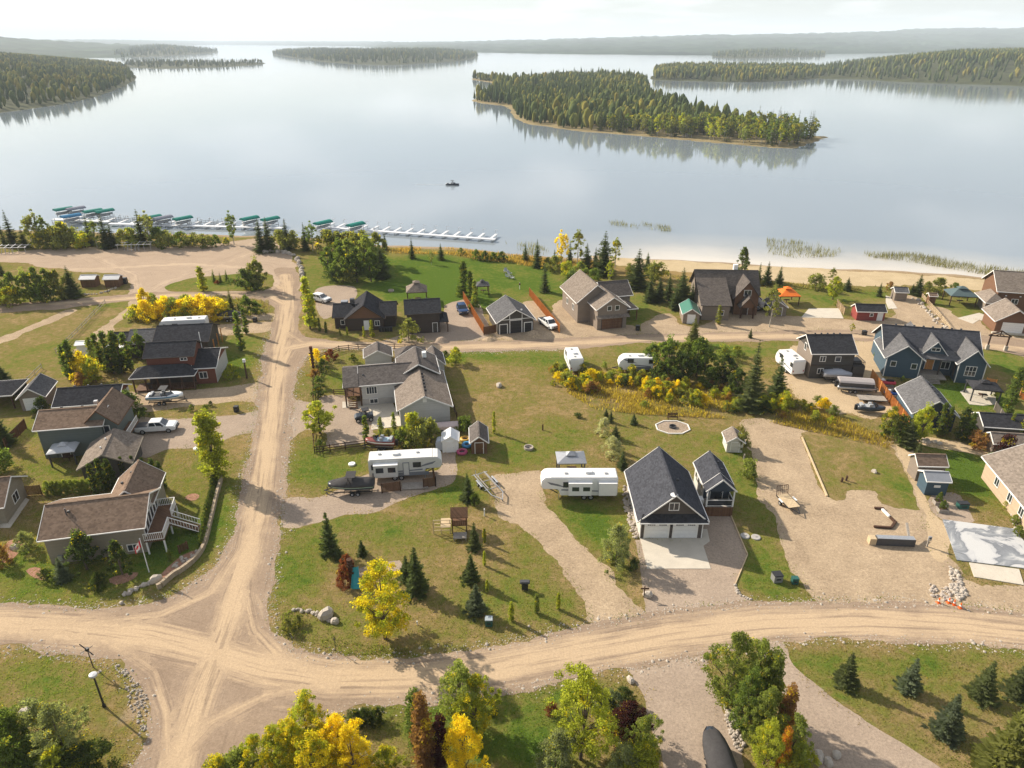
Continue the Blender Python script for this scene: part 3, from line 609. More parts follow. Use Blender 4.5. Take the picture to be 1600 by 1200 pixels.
def low_land(name, pts, hmin, hmax, ntree, label, flabel, zmax=2.0, step=40, mix=0.45, rise=12):
    P = landmass(name, smooth_far(gp(pts)), zmax, label, step, rise, FLOOR)
    x, y, d = scatter(P, ntree, 2, 8)
    z = zmax*np.clip(d/rise/4, 0, 1)
    cl = fbm(x, y, 120, 3)
    forest_mesh(name + '_forest', list(zip(x, y, z)), [rng.uniform(hmin, hmax) for _ in x], [1 if c + rng.uniform(-.25, .25) > 1 - mix - 0.05 else 0 for c in cl], flabel, n=5)
def smooth_far(pts):
    out = []; n = len(pts)
    for i in range(n):
        p0, p1, p2, p3 = (Vector(pts[(i+k-1) % n]) for k in range(4))
        for k in range(4):
            t = k/4; out.append(0.5*((2*p1) + (p2-p0)*t + (2*p0-5*p1+4*p2-p3)*t*t + (3*p1-p0-3*p2+p3)*t*t*t))
    return out
low_land('peninsula', [(1018, 124), (1080, 126), (1150, 128), (1230, 126), (1290, 120), (1290, 110), (1200, 108), (1100, 107), (1030, 108), (1020, 116)], 10, 15, 1500, 'low wooded peninsula behind the island', 'autumn aspen wood on the peninsula behind the island', 4, 25, 0.6)
low_land('right_shore', [(1270, 121), (1330, 123), (1400, 127), (1500, 131), (1600, 134), (1800, 142), (1900, 98), (1600, 92), (1400, 97), (1290, 106)], 11, 16, 5200, 'wooded shore at the right of the lake', 'spruce wood along the right shore', 26, 30, 0.4, 60)
low_land('middle_island', [(426, 85), (470, 92), (520, 98), (600, 101), (660, 99), (720, 95), (744, 90), (744, 84), (700, 82), (600, 83), (500, 82), (440, 81)], 13, 20, 3000, 'long wooded island in the hazy distance', 'dark wood on the long distant island', 12, 60, 0.35, 40)
low_land('distant_spit', [(196, 104), (240, 107), (300, 106), (360, 104), (412, 100), (405, 97), (330, 97), (250, 96), (200, 97)], 7, 12, 500, 'thin wooded spit far out on the left', 'sparse trees along the thin distant spit', 1.5, 25, 0.3)
low_land('left_headland', [(180, 89), (240, 88), (300, 85), (338, 82), (336, 79), (290, 77), (180, 76)], 14, 22, 1500, 'hazy headland on the left of the lake', 'dark wood on the hazy left headland', 60, 120, 0.3, 200)
low_land('small_far_island', [(1115, 89), (1150, 91), (1200, 90), (1282, 88), (1282, 84), (1200, 83), (1120, 84)], 12, 20, 700, 'small wooded island far behind the peninsula', 'dark wood on the small far island', 10, 40, 0.3, 40)
low_land('left_shore', [(-300, 205), (-100, 190), (0, 176), (60, 168), (120, 158), (160, 148), (200, 132), (214, 121), (205, 112), (190, 104), (100, 98), (-200, 96), (-600, 110), (-500, 190)], 8, 14, 12000, 'forested left shore of the lake', 'autumn forest on the left shore', 42, 30, 0.62, 110)
HILLM = plain('hill_forest', (0.030, 0.048, 0.024), 0.95, 0.85, 0.0022)
def hills(name, xs_px, shore_px, top_px, depth, label, seed):
    V = []; ncol, nrow = 420, 40
    for i in range(ncol):
        px = xs_px[0] + (xs_px[1]-xs_px[0])*i/(ncol-1)
        ps = np.interp(px, *zip(*shore_px)); pt = np.interp(px, *zip(*top_px)); b = G(px, ps, WATER_Z)
        dirv = b.xy.normalized(); D0 = b.xy.length; D1 = D0 + depth
        u = (px - 800)/F_PX; v = -(pt - 600)/F_PX
        d = Vector((u, CP + v*SP, -SP + v*CP)); ztop = CAM_H + d.z/math.hypot(d.x, d.y)*D1
        for j in range(nrow):
            t = j/(nrow-1); D = D0 + depth*t; x, y = dirv.x*D, dirv.y*D
            z = WATER_Z - 1 + min(12, D*0.002)*min(1, t*14) + (ztop)*(t*t*(3-2*t)) + (float(fbm(x, y, 700, 3)) - .47)*ztop*0.5*t*(1 if j < nrow-1 else 0) + (float(vnoise(x, y, 60))-.5)*min(26, D*.004)*min(1, t*10)
            V.append((x, y, z))
    I = np.arange(ncol*nrow).reshape(ncol, nrow)
    Q = np.stack([I[:-1, :-1], I[1:, :-1], I[1:, 1:], I[:-1, 1:]], -1).reshape(-1, 4)
    o = np_obj(name, V, Q, HILLM, None, True)
    return tag(o, label, None, None, 'structure')
hills('right_hills', (735, 2300), [(735, 82), (900, 85), (1100, 87), (1290, 85), (1450, 82), (2300, 82)], [(735, 66), (900, 62), (1100, 57), (1300, 53), (1450, 49), (1600, 45), (2300, 40)], 6500, 'long hazy forested ridge beyond the lake', 1)
hills('far_shore', (-900, 760), [(-900, 76), (200, 74), (330, 70), (560, 72), (640, 79), (760, 82)], [(-900, 60), (200, 64), (330, 65), (560, 66), (640, 67.5), (760, 66)], 6000, 'pale far shore on the horizon', 2)
hills('left_hills', (-1500, 206), [(-1500, 96), (0, 92), (206, 90)], [(-1500, 50), (-100, 58), (0, 62), (60, 66), (130, 70), (206, 73)], 3000, 'forested hill on the left horizon', 3)
# the air between here and the far shore
hz = MB().box(-30000, 30000, -3000, 42000, -4.6, 420.0).build('haze', None); tag(hz, 'pale haze over the lake', None, None, 'stuff')
hm = bpy.data.materials.new('haze_air'); hm.use_nodes = True; hn = hm.node_tree; hn.nodes.clear()
pv = hn.nodes.new('ShaderNodeVolumePrincipled'); pv.inputs['Color'].default_value = (0.82, 0.91, 1.0, 1); pv.inputs['Density'].default_value = 0.0001
pv.inputs['Anisotropy'].default_value = 0.0
ho = hn.nodes.new('ShaderNodeOutputMaterial'); hn.links.new(pv.outputs[0], ho.inputs['Volume']); hz.data.materials.append(hm)
# ------------------------------------------------------------------ trees
def leaf_mesh(name, C, size, v, clump, flat=0.0):
    """one small rhombic leaf spray for each centre in C"""
    n = len(C); a = nrg.normal(size=(n, 3)); a[:, 2] *= (1 - flat); a /= np.linalg.norm(a, axis=1)[:, None] + 1e-9
    b = nrg.normal(size=(n, 3)); b -= (b*a).sum(1)[:, None]*a; b /= np.linalg.norm(b, axis=1)[:, None] + 1e-9
    s = (size*nrg.uniform(0.6, 1.35, n))[:, None]
    V = np.stack([C - a*s, C + b*s*0.55, C + a*s, C - b*s*0.55], 1).reshape(-1, 3)
    me = bpy.data.meshes.new(name); Q = np.arange(4*n, dtype=np.int32)
    me.vertices.add(4*n); me.vertices.foreach_set('co', V.astype(np.float32).ravel())
    me.loops.add(4*n); me.loops.foreach_set('vertex_index', Q)
    me.polygons.add(n); me.polygons.foreach_set('loop_start', np.arange(0, 4*n, 4, dtype=np.int32)); me.update(calc_edges=True)
    for an, ar in (('v', v), ('clump', clump)):
        at = me.attributes.new(an, 'FLOAT', 'POINT'); at.data.foreach_set('value', np.repeat(ar, 4).astype(np.float32))
    me.materials.append(FOL); return me
def deciduous(name, H, Wd, z0, nclump, nleaf, size, shape='oval', seed=0, trunk_r=0.03, bark=None, limbs=7):
    g = np.random.default_rng(seed); rr = random.Random(seed)
    cc = []; tries = 0
    while len(cc) < nclump and tries < nclump*40:
        tries += 1
        t = g.random(); 
        if shape == 'oval': r = math.sin(math.pi*min(1, t*0.93 + 0.07))**0.75
        elif shape == 'col': r = 0.75*math.sin(math.pi*min(1, t*0.9 + 0.1))**0.5*(1 - 0.35*t)
        elif shape == 'bush': r = math.cos(math.pi/2*t)**0.55
        else: r = (1 - t)**0.7
        an = g.random()*6.283; q = Wd/2*r*math.sqrt(g.uniform(0.12, 1.0))*(1 + 0.28*math.sin(an*2 + seed) + 0.18*math.sin(an*3 + seed*2 + t*4))
        cc.append((math.cos(an)*q, math.sin(an)*q, z0 + (H - z0)*t*(1 + 0.06*math.sin(an*2 + seed*1.7))))
    cc = np.array(cc); k = len(cc)
    cr = g.uniform(0.55, 1.25, k)*(Wd/2)*(2.1 if shape == 'col' else 1.15)/(nclump**0.36)
    C = []; vv = []; cl = []
    for i in range(k):
        m = int(nleaf*g.uniform(0.5, 1.5)); d = g.normal(size=(m, 3)); d /= np.linalg.norm(d, axis=1)[:, None]; d *= (g.random(m)**0.45)[:, None]*cr[i]
        d[:, 2] *= 0.75; C.append(cc[i] + d); base = g.random()
        vv.append(np.clip(0.45*base + 0.55*g.random(m), 0, 1)); cl.append(np.full(m, g.random()) + g.uniform(-.12, .12, m))
    C = np.concatenate(C); C[:, 2] = np.maximum(C[:, 2], 0.05)
    crown = leaf_mesh(name + '_crown', C, size, np.concatenate(vv), np.concatenate(cl))
    mb = MB(); tr = trunk_r*H
    lean = Vector((rr.uniform(-.04, .04)*H, rr.uniform(-.04, .04)*H, 0))
    p1 = Vector((0, 0, H*0.4)) + lean*0.5; p2 = Vector((0, 0, H*0.82)) + lean
    mb.tube((0, 0, -0.1), p1, tr, tr*0.7, 7); mb.tube(p1, p2, tr*0.7, tr*0.2, 6)
    for i in range(limbs):
        c = Vector(cc[rr.randrange(k)]); s = max(H*0.1, c.z*0.5); q = Vector((0, 0, 0)).lerp(p1, min(1, s/p1.z)) if s < p1.z else p1.lerp(p2, min(1, (s-p1.z)/(p2.z-p1.z)))
        mb.tube(q, c, tr*0.36, tr*0.1, 5)
    o = mb.build(name + '_trunk', bark or BARK); tm = o.data; bpy.data.objects.remove(o)
    return (tm, crown, H)
def spruce(name, H, Rb, seed, levels=24, dens=1.0, size=0.20):
    g = np.random.default_rng(seed); C = []; vv = []; AX = []
    V = []; Q = []; VA = []
    def quad(a, b, c, d, v):
        i = len(V); V.extend([a, b, c, d]); Q.append((i, i+1, i+2, i+3)); VA.extend([v]*4)
    for l in range(levels):
        t = (l + g.uniform(-.3, .3))/levels; t = min(max(t, 0.0), 0.985); z = H*(0.05 + 0.94*t); r = Rb*(1 - t)**0.85*g.uniform(0.8, 1.15) + 0.06
        nb = max(5, int((6 + 9*(1 - t))*dens)); ph = g.random()*6.28
        for b in range(nb):
            if g.random() < 0.12: continue
            an = ph + 6.283*b/nb + g.uniform(-.2, .2); L = r*g.uniform(0.6, 1.25); d = np.array([math.cos(an), math.sin(an), 0]); s = np.array([-d[1], d[0], 0])
            dr = -0.16*L - 0.05; up = 0.10*L
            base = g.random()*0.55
            n = 5
            for i in range(n):
                u0, u1 = i/n, (i+1.25)/n
                def pt(u, side, w): return d*L*u + s*side*w + np.array([0, 0, z + dr*math.sin(u*2.2) + up*u*u - abs(side)*0.16*w])
                wd = L*0.27*(1 - u0)**0.6 + 0.05
                for side in (-1, 1):
                    j = g.uniform(0.8, 1.25)
                    tip = pt(min(u1 + 0.16, 1.1), side, wd*j) + np.array([0, 0, -0.05*L*g.random()])
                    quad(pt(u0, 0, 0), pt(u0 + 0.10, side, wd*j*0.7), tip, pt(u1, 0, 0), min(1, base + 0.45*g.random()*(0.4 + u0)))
    V.append(np.array([0.05, 0, H*0.93])); V.append(np.array([-0.03, 0.05, H*0.93])); V.append(np.array([-0.03, -0.05, H*0.93])); V.append(np.array([0, 0, H*1.02])); i = len(V) - 4
    VA.extend([.4]*4); Q.append((i, i+1, i+3, i+3)); Q.pop()
    V = np.array(V)
    V += g.normal(size=V.shape)*0.03
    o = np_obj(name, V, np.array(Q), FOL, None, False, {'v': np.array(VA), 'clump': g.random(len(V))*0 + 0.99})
    crown = o.data; bpy.data.objects.remove(o)
    mb = MB(); mb.tube((0, 0, -0.1), (0, 0, H*0.97), H*0.018, 0.02, 6); o = mb.build(name + '_trunk', BARK); tm = o.data; bpy.data.objects.remove(o)
    return (tm, crown, H)
PROTO = {
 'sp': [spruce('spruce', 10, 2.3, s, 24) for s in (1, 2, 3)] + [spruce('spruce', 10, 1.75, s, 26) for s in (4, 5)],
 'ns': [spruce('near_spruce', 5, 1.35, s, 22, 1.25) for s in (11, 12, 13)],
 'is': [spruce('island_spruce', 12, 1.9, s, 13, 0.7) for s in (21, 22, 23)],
 'lv': [deciduous('round_tree', 7, 5.2, 1.1, 75, 62, 0.19, 'oval', s) for s in (31, 32, 33)],
 'bi': [deciduous('birch', 9, 4.2, 2.2, 55, 34, 0.20, 'oval', s, 0.018, BIRCH) for s in (41, 42)],
 'ia': [deciduous('island_aspen', 10, 4.6, 2.2, 26, 20, 0.42, 'oval', s, 0.018, BIRCH, 4) for s in (45, 46, 47)],
 'co': [deciduous('column_poplar', 7, 1.9, 0.4, 70, 34, 0.16, 'col', s, 0.018) for s in (51, 52)],
 'bu': [deciduous('bush', 2.6, 3.2, 0.15, 36, 44, 0.14, 'bush', s, 0.02, None, 9) for s in (61, 62, 63)],
 'nl': [deciduous('near_tree', 6, 4.0, 0.8, 150, 74, 0.078, 'oval', s, 0.022, None, 14) for s in (71, 72)],
 'nc': [deciduous('near_column', 5.5, 2.0, 0.3, 130, 64, 0.082, 'col', s, 0.02, None, 10) for s in (81, 82)],
 'nb': [deciduous('near_bush', 3, 3.4, 0.15, 95, 95, 0.07, 'bush', s, 0.02, None, 12) for s in (91, 92)],
 'pi': [deciduous('pine', 7, 4.4, 1.2, 60, 60, 0.17, 'pine', s, 0.025, None, 8) for s in (95, 96)],
}
COLS = dict(GRN=(0.098, 0.130, 0.036, 1), LGR=(0.165, 0.190, 0.055, 1), YG=(0.250, 0.265, 0.042, 0.95), YGY=(0.203, 0.220, 0.034, 0.74), YEL=(0.520, 0.400, 0.022, 0.7), ORG=(0.330, 0.143, 0.033, 0.8), DKG=(0.062, 0.084, 0.030, 1), SPR=(0.082, 0.104, 0.040, 1), SPL=(0.098, 0.115, 0.048, 1), BLU=(0.108, 0.130, 0.080, 1), OLV=(0.166, 0.171, 0.060, 0.98), OLY=(0.169, 0.177, 0.051, 0.86), SIL=(0.374, 0.363, 0.264, 1), PUR=(0.055, 0.020, 0.024, 1), RED=(0.143, 0.044, 0.028, 1), RST=(0.220, 0.121, 0.055, 0.9), WIL=(0.190, 0.205, 0.110, 1), GLD=(0.240, 0.250, 0.030, 0.45))
ADJ = dict(GRN='green', LGR='light green', YG='bright yellow-green', YGY='green and yellow', YEL='golden yellow', ORG='orange', DKG='dark green', SPR='dark', SPL='mid green', BLU='blue-green', OLV='olive', OLY='olive and yellow', SIL='silvery white', PUR='purple-leaved', RED='dark red', RST='rust brown', GLD='gold and green', WIL='grey-green')
KNAME = dict(sp=('spruce_tree', 'spruce tree', 'tree'), ns=('spruce_tree', 'young spruce', 'tree'), pi=('pine_tree', 'bushy pine', 'tree'), lv=('leafy_tree', 'leafy tree', 'tree'), bi=('birch_tree', 'slender birch', 'tree'), co=('poplar_tree', 'columnar poplar', 'tree'), bu=('shrub', 'rounded shrub', 'shrub'), nl=('leafy_tree', 'leafy tree', 'tree'), nc=('poplar_tree', 'columnar tree', 'tree'), nb=('shrub', 'full shrub', 'shrub'))
KNAME['is'] = ('spruce_tree', 'spruce', 'tree'); KNAME['ia'] = ('aspen_tree', 'aspen', 'tree')
def height_for(px, base, top):
    B = G(px, base); lo, hi = 0.1, 40
    for _ in range(40):
        h = (lo+hi)/2; zz = h - CAM_H; dz = B.y*CP - zz*SP; up = B.y*SP + zz*CP
        if 600 - F_PX*up/dz > top: lo = h
        else: hi = h
    return h
def plant(kind, x, y, h, wide, colk, label, group=None, z=0.0):
    tm, cm, H = rng.choice(PROTO[kind]); nm, _, cat = KNAME[kind]
    t = thing(nm, label, cat, (x, y, z), rng.uniform(0, 6.28), group)
    s = h/H; t.scale = (s*wide*rng.uniform(.93, 1.07), s*wide*rng.uniform(.93, 1.07), s)
    tr = bpy.data.objects.new('trunk', tm); COL.objects.link(tr); tr.parent = t
    c = bpy.data.objects.new('crown', cm); COL.objects.link(c); c.parent = t
    j = rng.uniform(0.85, 1.15); cc = COLS[colk]; c.color = (cc[0]*j, cc[1]*j, cc[2]*j, cc[3])
    return t
ORD = ['leftmost', 'second', 'third', 'fourth', 'fifth', 'sixth', 'seventh', 'eighth', 'ninth', 'tenth', 'eleventh', 'twelfth']
def grove(where, group, entries):
    """entries: (kind, px, base py, top py, width factor, colour); labels count alike ones from the left"""
    by = {}
    for e in entries: by.setdefault((KNAME[e[0]][1], ADJ[e[5]]), []).append(e)
    for (kn, adj), es in by.items():
        es.sort(key=lambda e: e[1])
        for i, e in enumerate(es):
            if len(es) == 1: lab = f'{adj} {kn} {where}'
            elif len(es) > len(ORD): lab = f'{adj} {kn} {where}'
            elif i == 0: lab = f'leftmost {adj} {kn} {where}'
            else: lab = f'{ORD[i]} {adj} {kn} from the left {where}'
            p = G(e[1], e[2]); plant(e[0], p.x, p.y, height_for(e[1], e[2], e[3]), e[4], e[5], lab, group)
grove('on the left lakeshore', 'trees along the lakeshore by the parking lot', [('sp', 22, 386, 326, 1, 'SPR'), ('sp', 8, 384, 343, 1, 'SPR'), ('sp', 40, 387, 352, 1.1, 'SPR'), ('bi', 63, 386, 329, .9, 'OLV'), ('bi', 52, 387, 341, 1, 'OLY'), ('bi', 74, 385, 338, .9, 'GRN'), ('bu', 82, 387, 360, 1, 'OLV'), ('bu', 105, 386, 350, 1, 'OLY'), ('bu', 92, 388, 356, 1, 'OLV'), ('bu', 64, 389, 366, 1, 'OLY'), ('bu', 118, 386, 358, .9, 'OLV'), ('bu', 134, 388, 362, .9, 'YGY'), ('sp', 143, 383, 334, .9, 'SPR'), ('bi', 152, 386, 346, 1, 'LGR'), ('sp', 168, 388, 333, 1.15, 'SPR'), ('sp', 178, 387, 348, 1.2, 'SPR'), ('bu', 194, 386, 360, .9, 'OLV'), ('bu', 208, 385, 358, .9, 'LGR'), ('sp', 224, 384, 324, .95, 'SPR'), ('bi', 236, 386, 331, .9, 'OLV'), ('bu', 248, 386, 358, 1, 'GRN'), ('bu', 264, 386, 361, 1.1, 'OLV'), ('bu', 284, 386, 364, 1.1, 'GRN'), ('bu', 304, 386, 365, 1.1, 'OLV'), ('bu', 322, 386, 366, 1.1, 'OLV'), ('bu', 338, 384, 368, 1.1, 'GRN'), ('bu', 354, 383, 372, 1.1, 'OLY'), ('bi', 366, 382, 331, .75, 'GRN')])
grove('where the dock lane meets the lot', 'trees at the dock lane', [('sp', 409, 394, 340, 1.2, 'SPR'), ('sp', 421, 393, 337, 1.2, 'SPR'), ('sp', 450, 390, 340, 1.1, 'SPR'), ('bu', 438, 390, 362, 1, 'OLV'), ('bu', 460, 390, 362, 1, 'OLV'), ('sp', 478, 392, 346, 1, 'SPR'), ('bi', 489, 392, 347, 1, 'GRN'), ('bu', 512, 392, 362, 1.1, 'OLY'), ('bu', 528, 391, 364, 1.1, 'OLV'), ('bu', 545, 392, 364, 1.1, 'OLV'), ('bu', 566, 391, 362, 1.1, 'OLY')])
grove('in the big thicket on the green', 'trees of the thicket on the green', [('lv', 514, 428, 388, .9, 'GRN'), ('lv', 536, 439, 388, .9, 'GRN'), ('lv', 558, 441, 390, .95, 'DKG'), ('lv', 580, 440, 390, .9, 'GRN'), ('lv', 560, 416, 368, 1, 'OLV'), ('lv', 530, 410, 374, 1, 'GRN'), ('lv', 590, 414, 366, 1, 'OLV'), ('sp', 596, 434, 378, 1.3, 'SPR'), ('lv', 546, 424, 376, 1, 'LGR'), ('lv', 574, 426, 372, 1, 'LGR'), ('bu', 524, 440, 418, 1, 'DKG'), ('bu', 548, 443, 420, 1, 'OLV')])
grove('on the shore green near the dock end', 'trees on the shore green', [('sp', 602, 390, 362, 1.1, 'SPR'), ('sp', 644, 404, 370, 1, 'SPR'), ('sp', 689, 406, 379, 1.1, 'SPR'), ('bi', 674, 413, 392, .9, 'OLV'), ('bu', 744, 405, 391, 1, 'GRN'), ('bu', 758, 407, 393, 1, 'DKG'), ('bu', 770, 407, 394, 1, 'GRN'), ('bu', 784, 408, 394, 1, 'DKG'), ('bu', 720, 398, 388, 1, 'OLV')])
grove('beside the fence of the workshop yard', 'poplars by the workshop fence', [('co', 725, 463, 409, 1.3, 'GRN'), ('co', 735, 470, 424, 1.2, 'GRN'), ('co', 742, 480, 440, 1.2, 'LGR'), ('bu', 720, 462, 444, .8, 'GRN'), ('bu', 742, 484, 464, .8, 'GRN')])
grove('at the corner of the upper road', 'trees in front of the brown cottage', [('co', 485, 514, 438, 1.1, 'YG'), ('co', 493, 512, 462, 1, 'YG'), ('co', 500, 518, 498, 1.2, 'GRN'), ('co', 510, 520, 503, 1.2, 'GRN'), ('co', 532, 524, 513, 1.2, 'LGR'), ('co', 543, 525, 511, 1.2, 'YG'), ('co', 569, 527, 511, 1.3, 'YG'), ('co', 582, 527, 502, 1.3, 'YG'), ('bu', 639, 533, 502, 1, 'OLV')])
grove('in the shore grove', 'trees of the shore grove', [('sp', 821, 408, 379, 1, 'SPR'), ('sp', 839, 418, 372, 1, 'SPR'), ('bi', 877, 416, 361, .8, 'YEL'), ('bi', 902, 414, 362, .95, 'OLY'), ('sp', 890, 410, 374, .9, 'SPR'), ('sp', 916, 424, 378, 1.15, 'SPR'), ('sp', 943, 430, 358, 1, 'SPR'), ('bi', 961, 419, 374, .9, 'OLY'), ('sp', 851, 456, 408, .95, 'SPR'), ('bu', 885, 434, 409, 1, 'YGY'), ('bu', 893, 454, 425, 1, 'GRN'), ('lv', 906, 446, 411, 1, 'LGR'), ('bi', 952, 445, 410, .9, 'YG'), ('bu', 868, 424, 402, 1, 'OLV'), ('bu', 928, 440, 420, 1, 'GRN'), ('sp', 866, 416, 388, 1, 'SPR'), ('sp', 930, 420, 385, 1, 'SPR'), ('bu', 855, 420, 404, 1, 'OLV')])
grove('between the taupe house and the dark lodge', 'trees between the big lake houses', [('sp', 995, 451, 386, 1.15, 'SPR'), ('sp', 1011, 422, 393, 1, 'SPR'), ('bu', 1027, 436, 411, 1, 'OLY'), ('lv', 1020, 444, 410, .9, 'OLV'), ('sp', 1015, 472, 427, 1.15, 'SPR'), ('sp', 1029, 471, 430, 1.1, 'SPR'), ('sp', 1044, 468, 425, 1.1, 'SPR'), ('sp', 1063, 480, 416, 1.25, 'SPR'), ('sp', 1080, 477, 440, 1.1, 'SPR'), ('sp', 1054, 484, 446, 1.1, 'SPR'), ('bu', 985, 428, 412, 1, 'OLV')])
grove('behind the dark lodge', 'trees around the lodge', [('pi', 1158, 432, 389, 1, 'SPR'), ('sp', 1184, 445, 409, 1, 'SPR'), ('sp', 1197, 444, 407, 1, 'SPR'), ('sp', 1217, 444, 414, 1.05, 'SPR')])
grove('on the beach lots past the orange gazebo', 'trees along the beach lots', [('bu', 1274, 453, 429, 1.1, 'OLV'), ('bi', 1298, 446, 420, 1.1, 'OLV'), ('lv', 1301, 468, 434, 1, 'YG'), ('sp', 1323, 454, 432, 1.4, 'SPR'), ('sp', 1373, 463, 440, 1.3, 'SPR'), ('sp', 1433, 461, 427, 1.2, 'SPR'), ('sp', 1424, 460, 442, 1.2, 'SPR'), ('bu', 1466, 458, 436, 1.1, 'OLV'), ('bu', 1490, 456, 443, 1.2, 'GRN'), ('bu', 1448, 455, 441, 1, 'OLV'), ('bu', 1310, 478, 468, 1, 'OLY'), ('bu', 1390, 452, 441, 1, 'RST')])
grove('standing on the verge of the upper road', 'trees on the upper road verge', [('bi', 1202, 511, 449, .9, 'OLV'), ('bi', 1330, 520, 505, 1, 'YGY'), ('co', 1122, 507, 478, 1.3, 'OLV'), ('sp', 1083, 536, 493, 1.1, 'OLV'), ('sp', 1172, 528, 512, 1, 'SPR')])
grove('in the clump by the trailers', 'trees of the clump by the travel trailers', [('lv', 1017, 576, 537, .95, 'GRN'), ('lv', 1042, 588, 528, .9, 'GRN'), ('lv', 1068, 582, 532, .85, 'LGR'), ('lv', 1088, 588, 530, .95, 'GRN'), ('lv', 1064, 597, 550, .95, 'DKG'), ('lv', 1100, 584, 544, .9, 'DKG'), ('lv', 1130, 602, 556, .95, 'DKG'), ('sp', 1146, 606, 566, 1, 'SPL'), ('bu', 1030, 592, 566, 1, 'DKG'), ('bu', 1112, 604, 576, 1, 'GRN'), ('lv', 1150, 620, 574, .8, 'DKG'), ('bu', 1030, 556, 538, 1, 'LGR'), ('bu', 1130, 560, 540, 1, 'LGR'), ('bu', 1150, 556, 541, 1, 'LGR')])
grove('rising above the rough strip', 'tall spruces above the rough strip', [('sp', 1170, 640, 527, .9, 'SPL'), ('sp', 1211, 626, 553, .95, 'SPR'), ('bu', 1226, 638, 614, .9, 'YG')])
grove('between the camper and the garage', 'row between the camper and the garage', [('bu', 943, 679, 655, .75, 'SIL'), ('nb', 957, 716, 684, .8, 'SIL'), ('sp', 954, 660, 640, 1.2, 'SPL'), ('sp', 961, 687, 662, 1.2, 'SPL'), ('sp', 972, 732, 703, 1.2, 'SPR'), ('sp', 966, 706, 682, 1.1, 'SPR'), ('sp', 947, 650, 637, 1.2, 'SPL')])
grove('on the lawn around the garage', 'plants on the garage lawns', [('sp', 990, 663, 645, 1.3, 'SPR'), ('bu', 1166, 747, 718, .8, 'LGR'), ('nb', 962, 880, 824, .7, 'WIL'), ('bu', 991, 890, 874, .8, 'DKG'), ('bu', 903, 652, 645, 1.2, 'DKG'), ('bu', 1007, 637, 627, 1, 'LGR'), ('bu', 1159, 706, 676, .5, 'OLV')])
grove('by the grey siding house', 'plants around the grey siding house', [('lv', 500, 677, 630, 1.3, 'YG'), ('co', 573, 692, 652, 1.2, 'GRN'), ('co', 596, 687, 652, 1, 'LGR'), ('co', 617, 684, 647, 1, 'LGR'), ('bu', 645, 694, 650, .75, 'YGY'), ('bu', 661, 698, 658, .8, 'OLV'), ('bu', 674, 692, 658, .75, 'OLV'), ('bu', 632, 698, 668, .7, 'GRN'), ('bu', 724, 674, 652, 1.1, 'GRN'), ('co', 772, 677, 645, .9, 'YG'), ('bu', 495, 568, 547, .8, 'YEL'), ('bu', 506, 580, 562, .8, 'DKG'), ('bu', 517, 562, 547, 1, 'RED'), ('bu', 552, 566, 554, .7, 'DKG'), ('bu', 712, 568, 545, .8, 'YG'), ('bu', 696, 562, 549, .8, 'DKG'), ('bu', 490, 590, 577, 1, 'RST'), ('bu', 498, 606, 590, 1, 'GRN'), ('bu', 497, 620, 604, 1, 'DKG'), ('bu', 602, 552, 546, 1, 'YG'), ('bu', 587, 692, 680, .8, 'OLV'), ('bu', 607, 688, 672, .8, 'OLY'), ('bu', 500, 702, 688, .8, 'GRN'), ('bu', 680, 590, 576, .9, 'OLV'), ('sp', 731, 782, 737, .9, 'SPR'), ('bu', 742, 790, 772, .7, 'GRN')])
grove('on the corner lawn', 'trees on the corner lawn', [('ns', 516, 864, 797, 0.65, 'SPR'), ('ns', 566, 867, 843, 0.95, 'SPR'), ('ns', 636, 906, 867, 0.86, 'SPR'), ('ns', 651, 925, 853, 0.73, 'SPR'), ('ns', 736, 908, 864, 0.86, 'SPR'), ('ns', 744, 956, 910, 0.90, 'BLU'), ('ns', 741, 858, 815, 0.69, 'SPL'), ('nl', 602, 998, 886, 1.0, 'GLD'), ('nb', 540, 916, 885, .7, 'RED'), ('nb', 545, 896, 868, .6, 'RED'), ('ns', 530, 874, 856, 1.03, 'SPR'), ('nc', 757, 848, 826, .8, 'YGY'), ('nc', 757, 884, 862, .8, 'YG'), ('nc', 761, 925, 907, .9, 'YG'), ('nc', 799, 970, 942, .9, 'YG'), ('nc', 872, 952, 927, .9, 'YG'), ('nc', 838, 958, 930, 1, 'LGR'), ('nb', 450, 985, 968, 1, 'OLV'), ('nb', 466, 975, 962, 1, 'OLV')])
grove('at the tan corner house', 'plants around the tan corner house', [('nc', 339, 748, 645, 1.25, 'YG'), ('co', 152, 774, 728, 1.2, 'DKG'), ('co', 165, 768, 720, 1.2, 'DKG'), ('co', 177, 764, 718, 1.2, 'DKG'), ('co', 196, 748, 716, 1.2, 'DKG'), ('co', 212, 742, 714, 1.2, 'DKG'), ('co', 228, 746, 717, 1.2, 'DKG'), ('co', 246, 762, 717, 1, 'DKG'), ('co', 257, 766, 722, 1, 'DKG'), ('pi', 136, 890, 830, 1.05, 'DKG'), ('pi', 192, 898, 848, 1, 'DKG'), ('ns', 100, 906, 870, 1.03, 'BLU'), ('nb', 72, 906, 890, .9, 'DKG'), ('nb', 155, 918, 897, .9, 'DKG'), ('nb', 43, 858, 832, .8, 'WIL'), ('nb', 5, 880, 852, .8, 'RST'), ('nc', 267, 876, 859, 1, 'LGR'), ('nb', 258, 800, 782, .8, 'DKG'), ('nb', 252, 836, 818, .8, 'DKG')])
for i in range(8):
    p = G(76 + i*9.6, 772 - i*0.6); plant('nb', p.x, p.y, 1.9, .8, 'LGR', 'clipped green hedge bush behind the tan corner house', 'hedge behind the tan corner house')
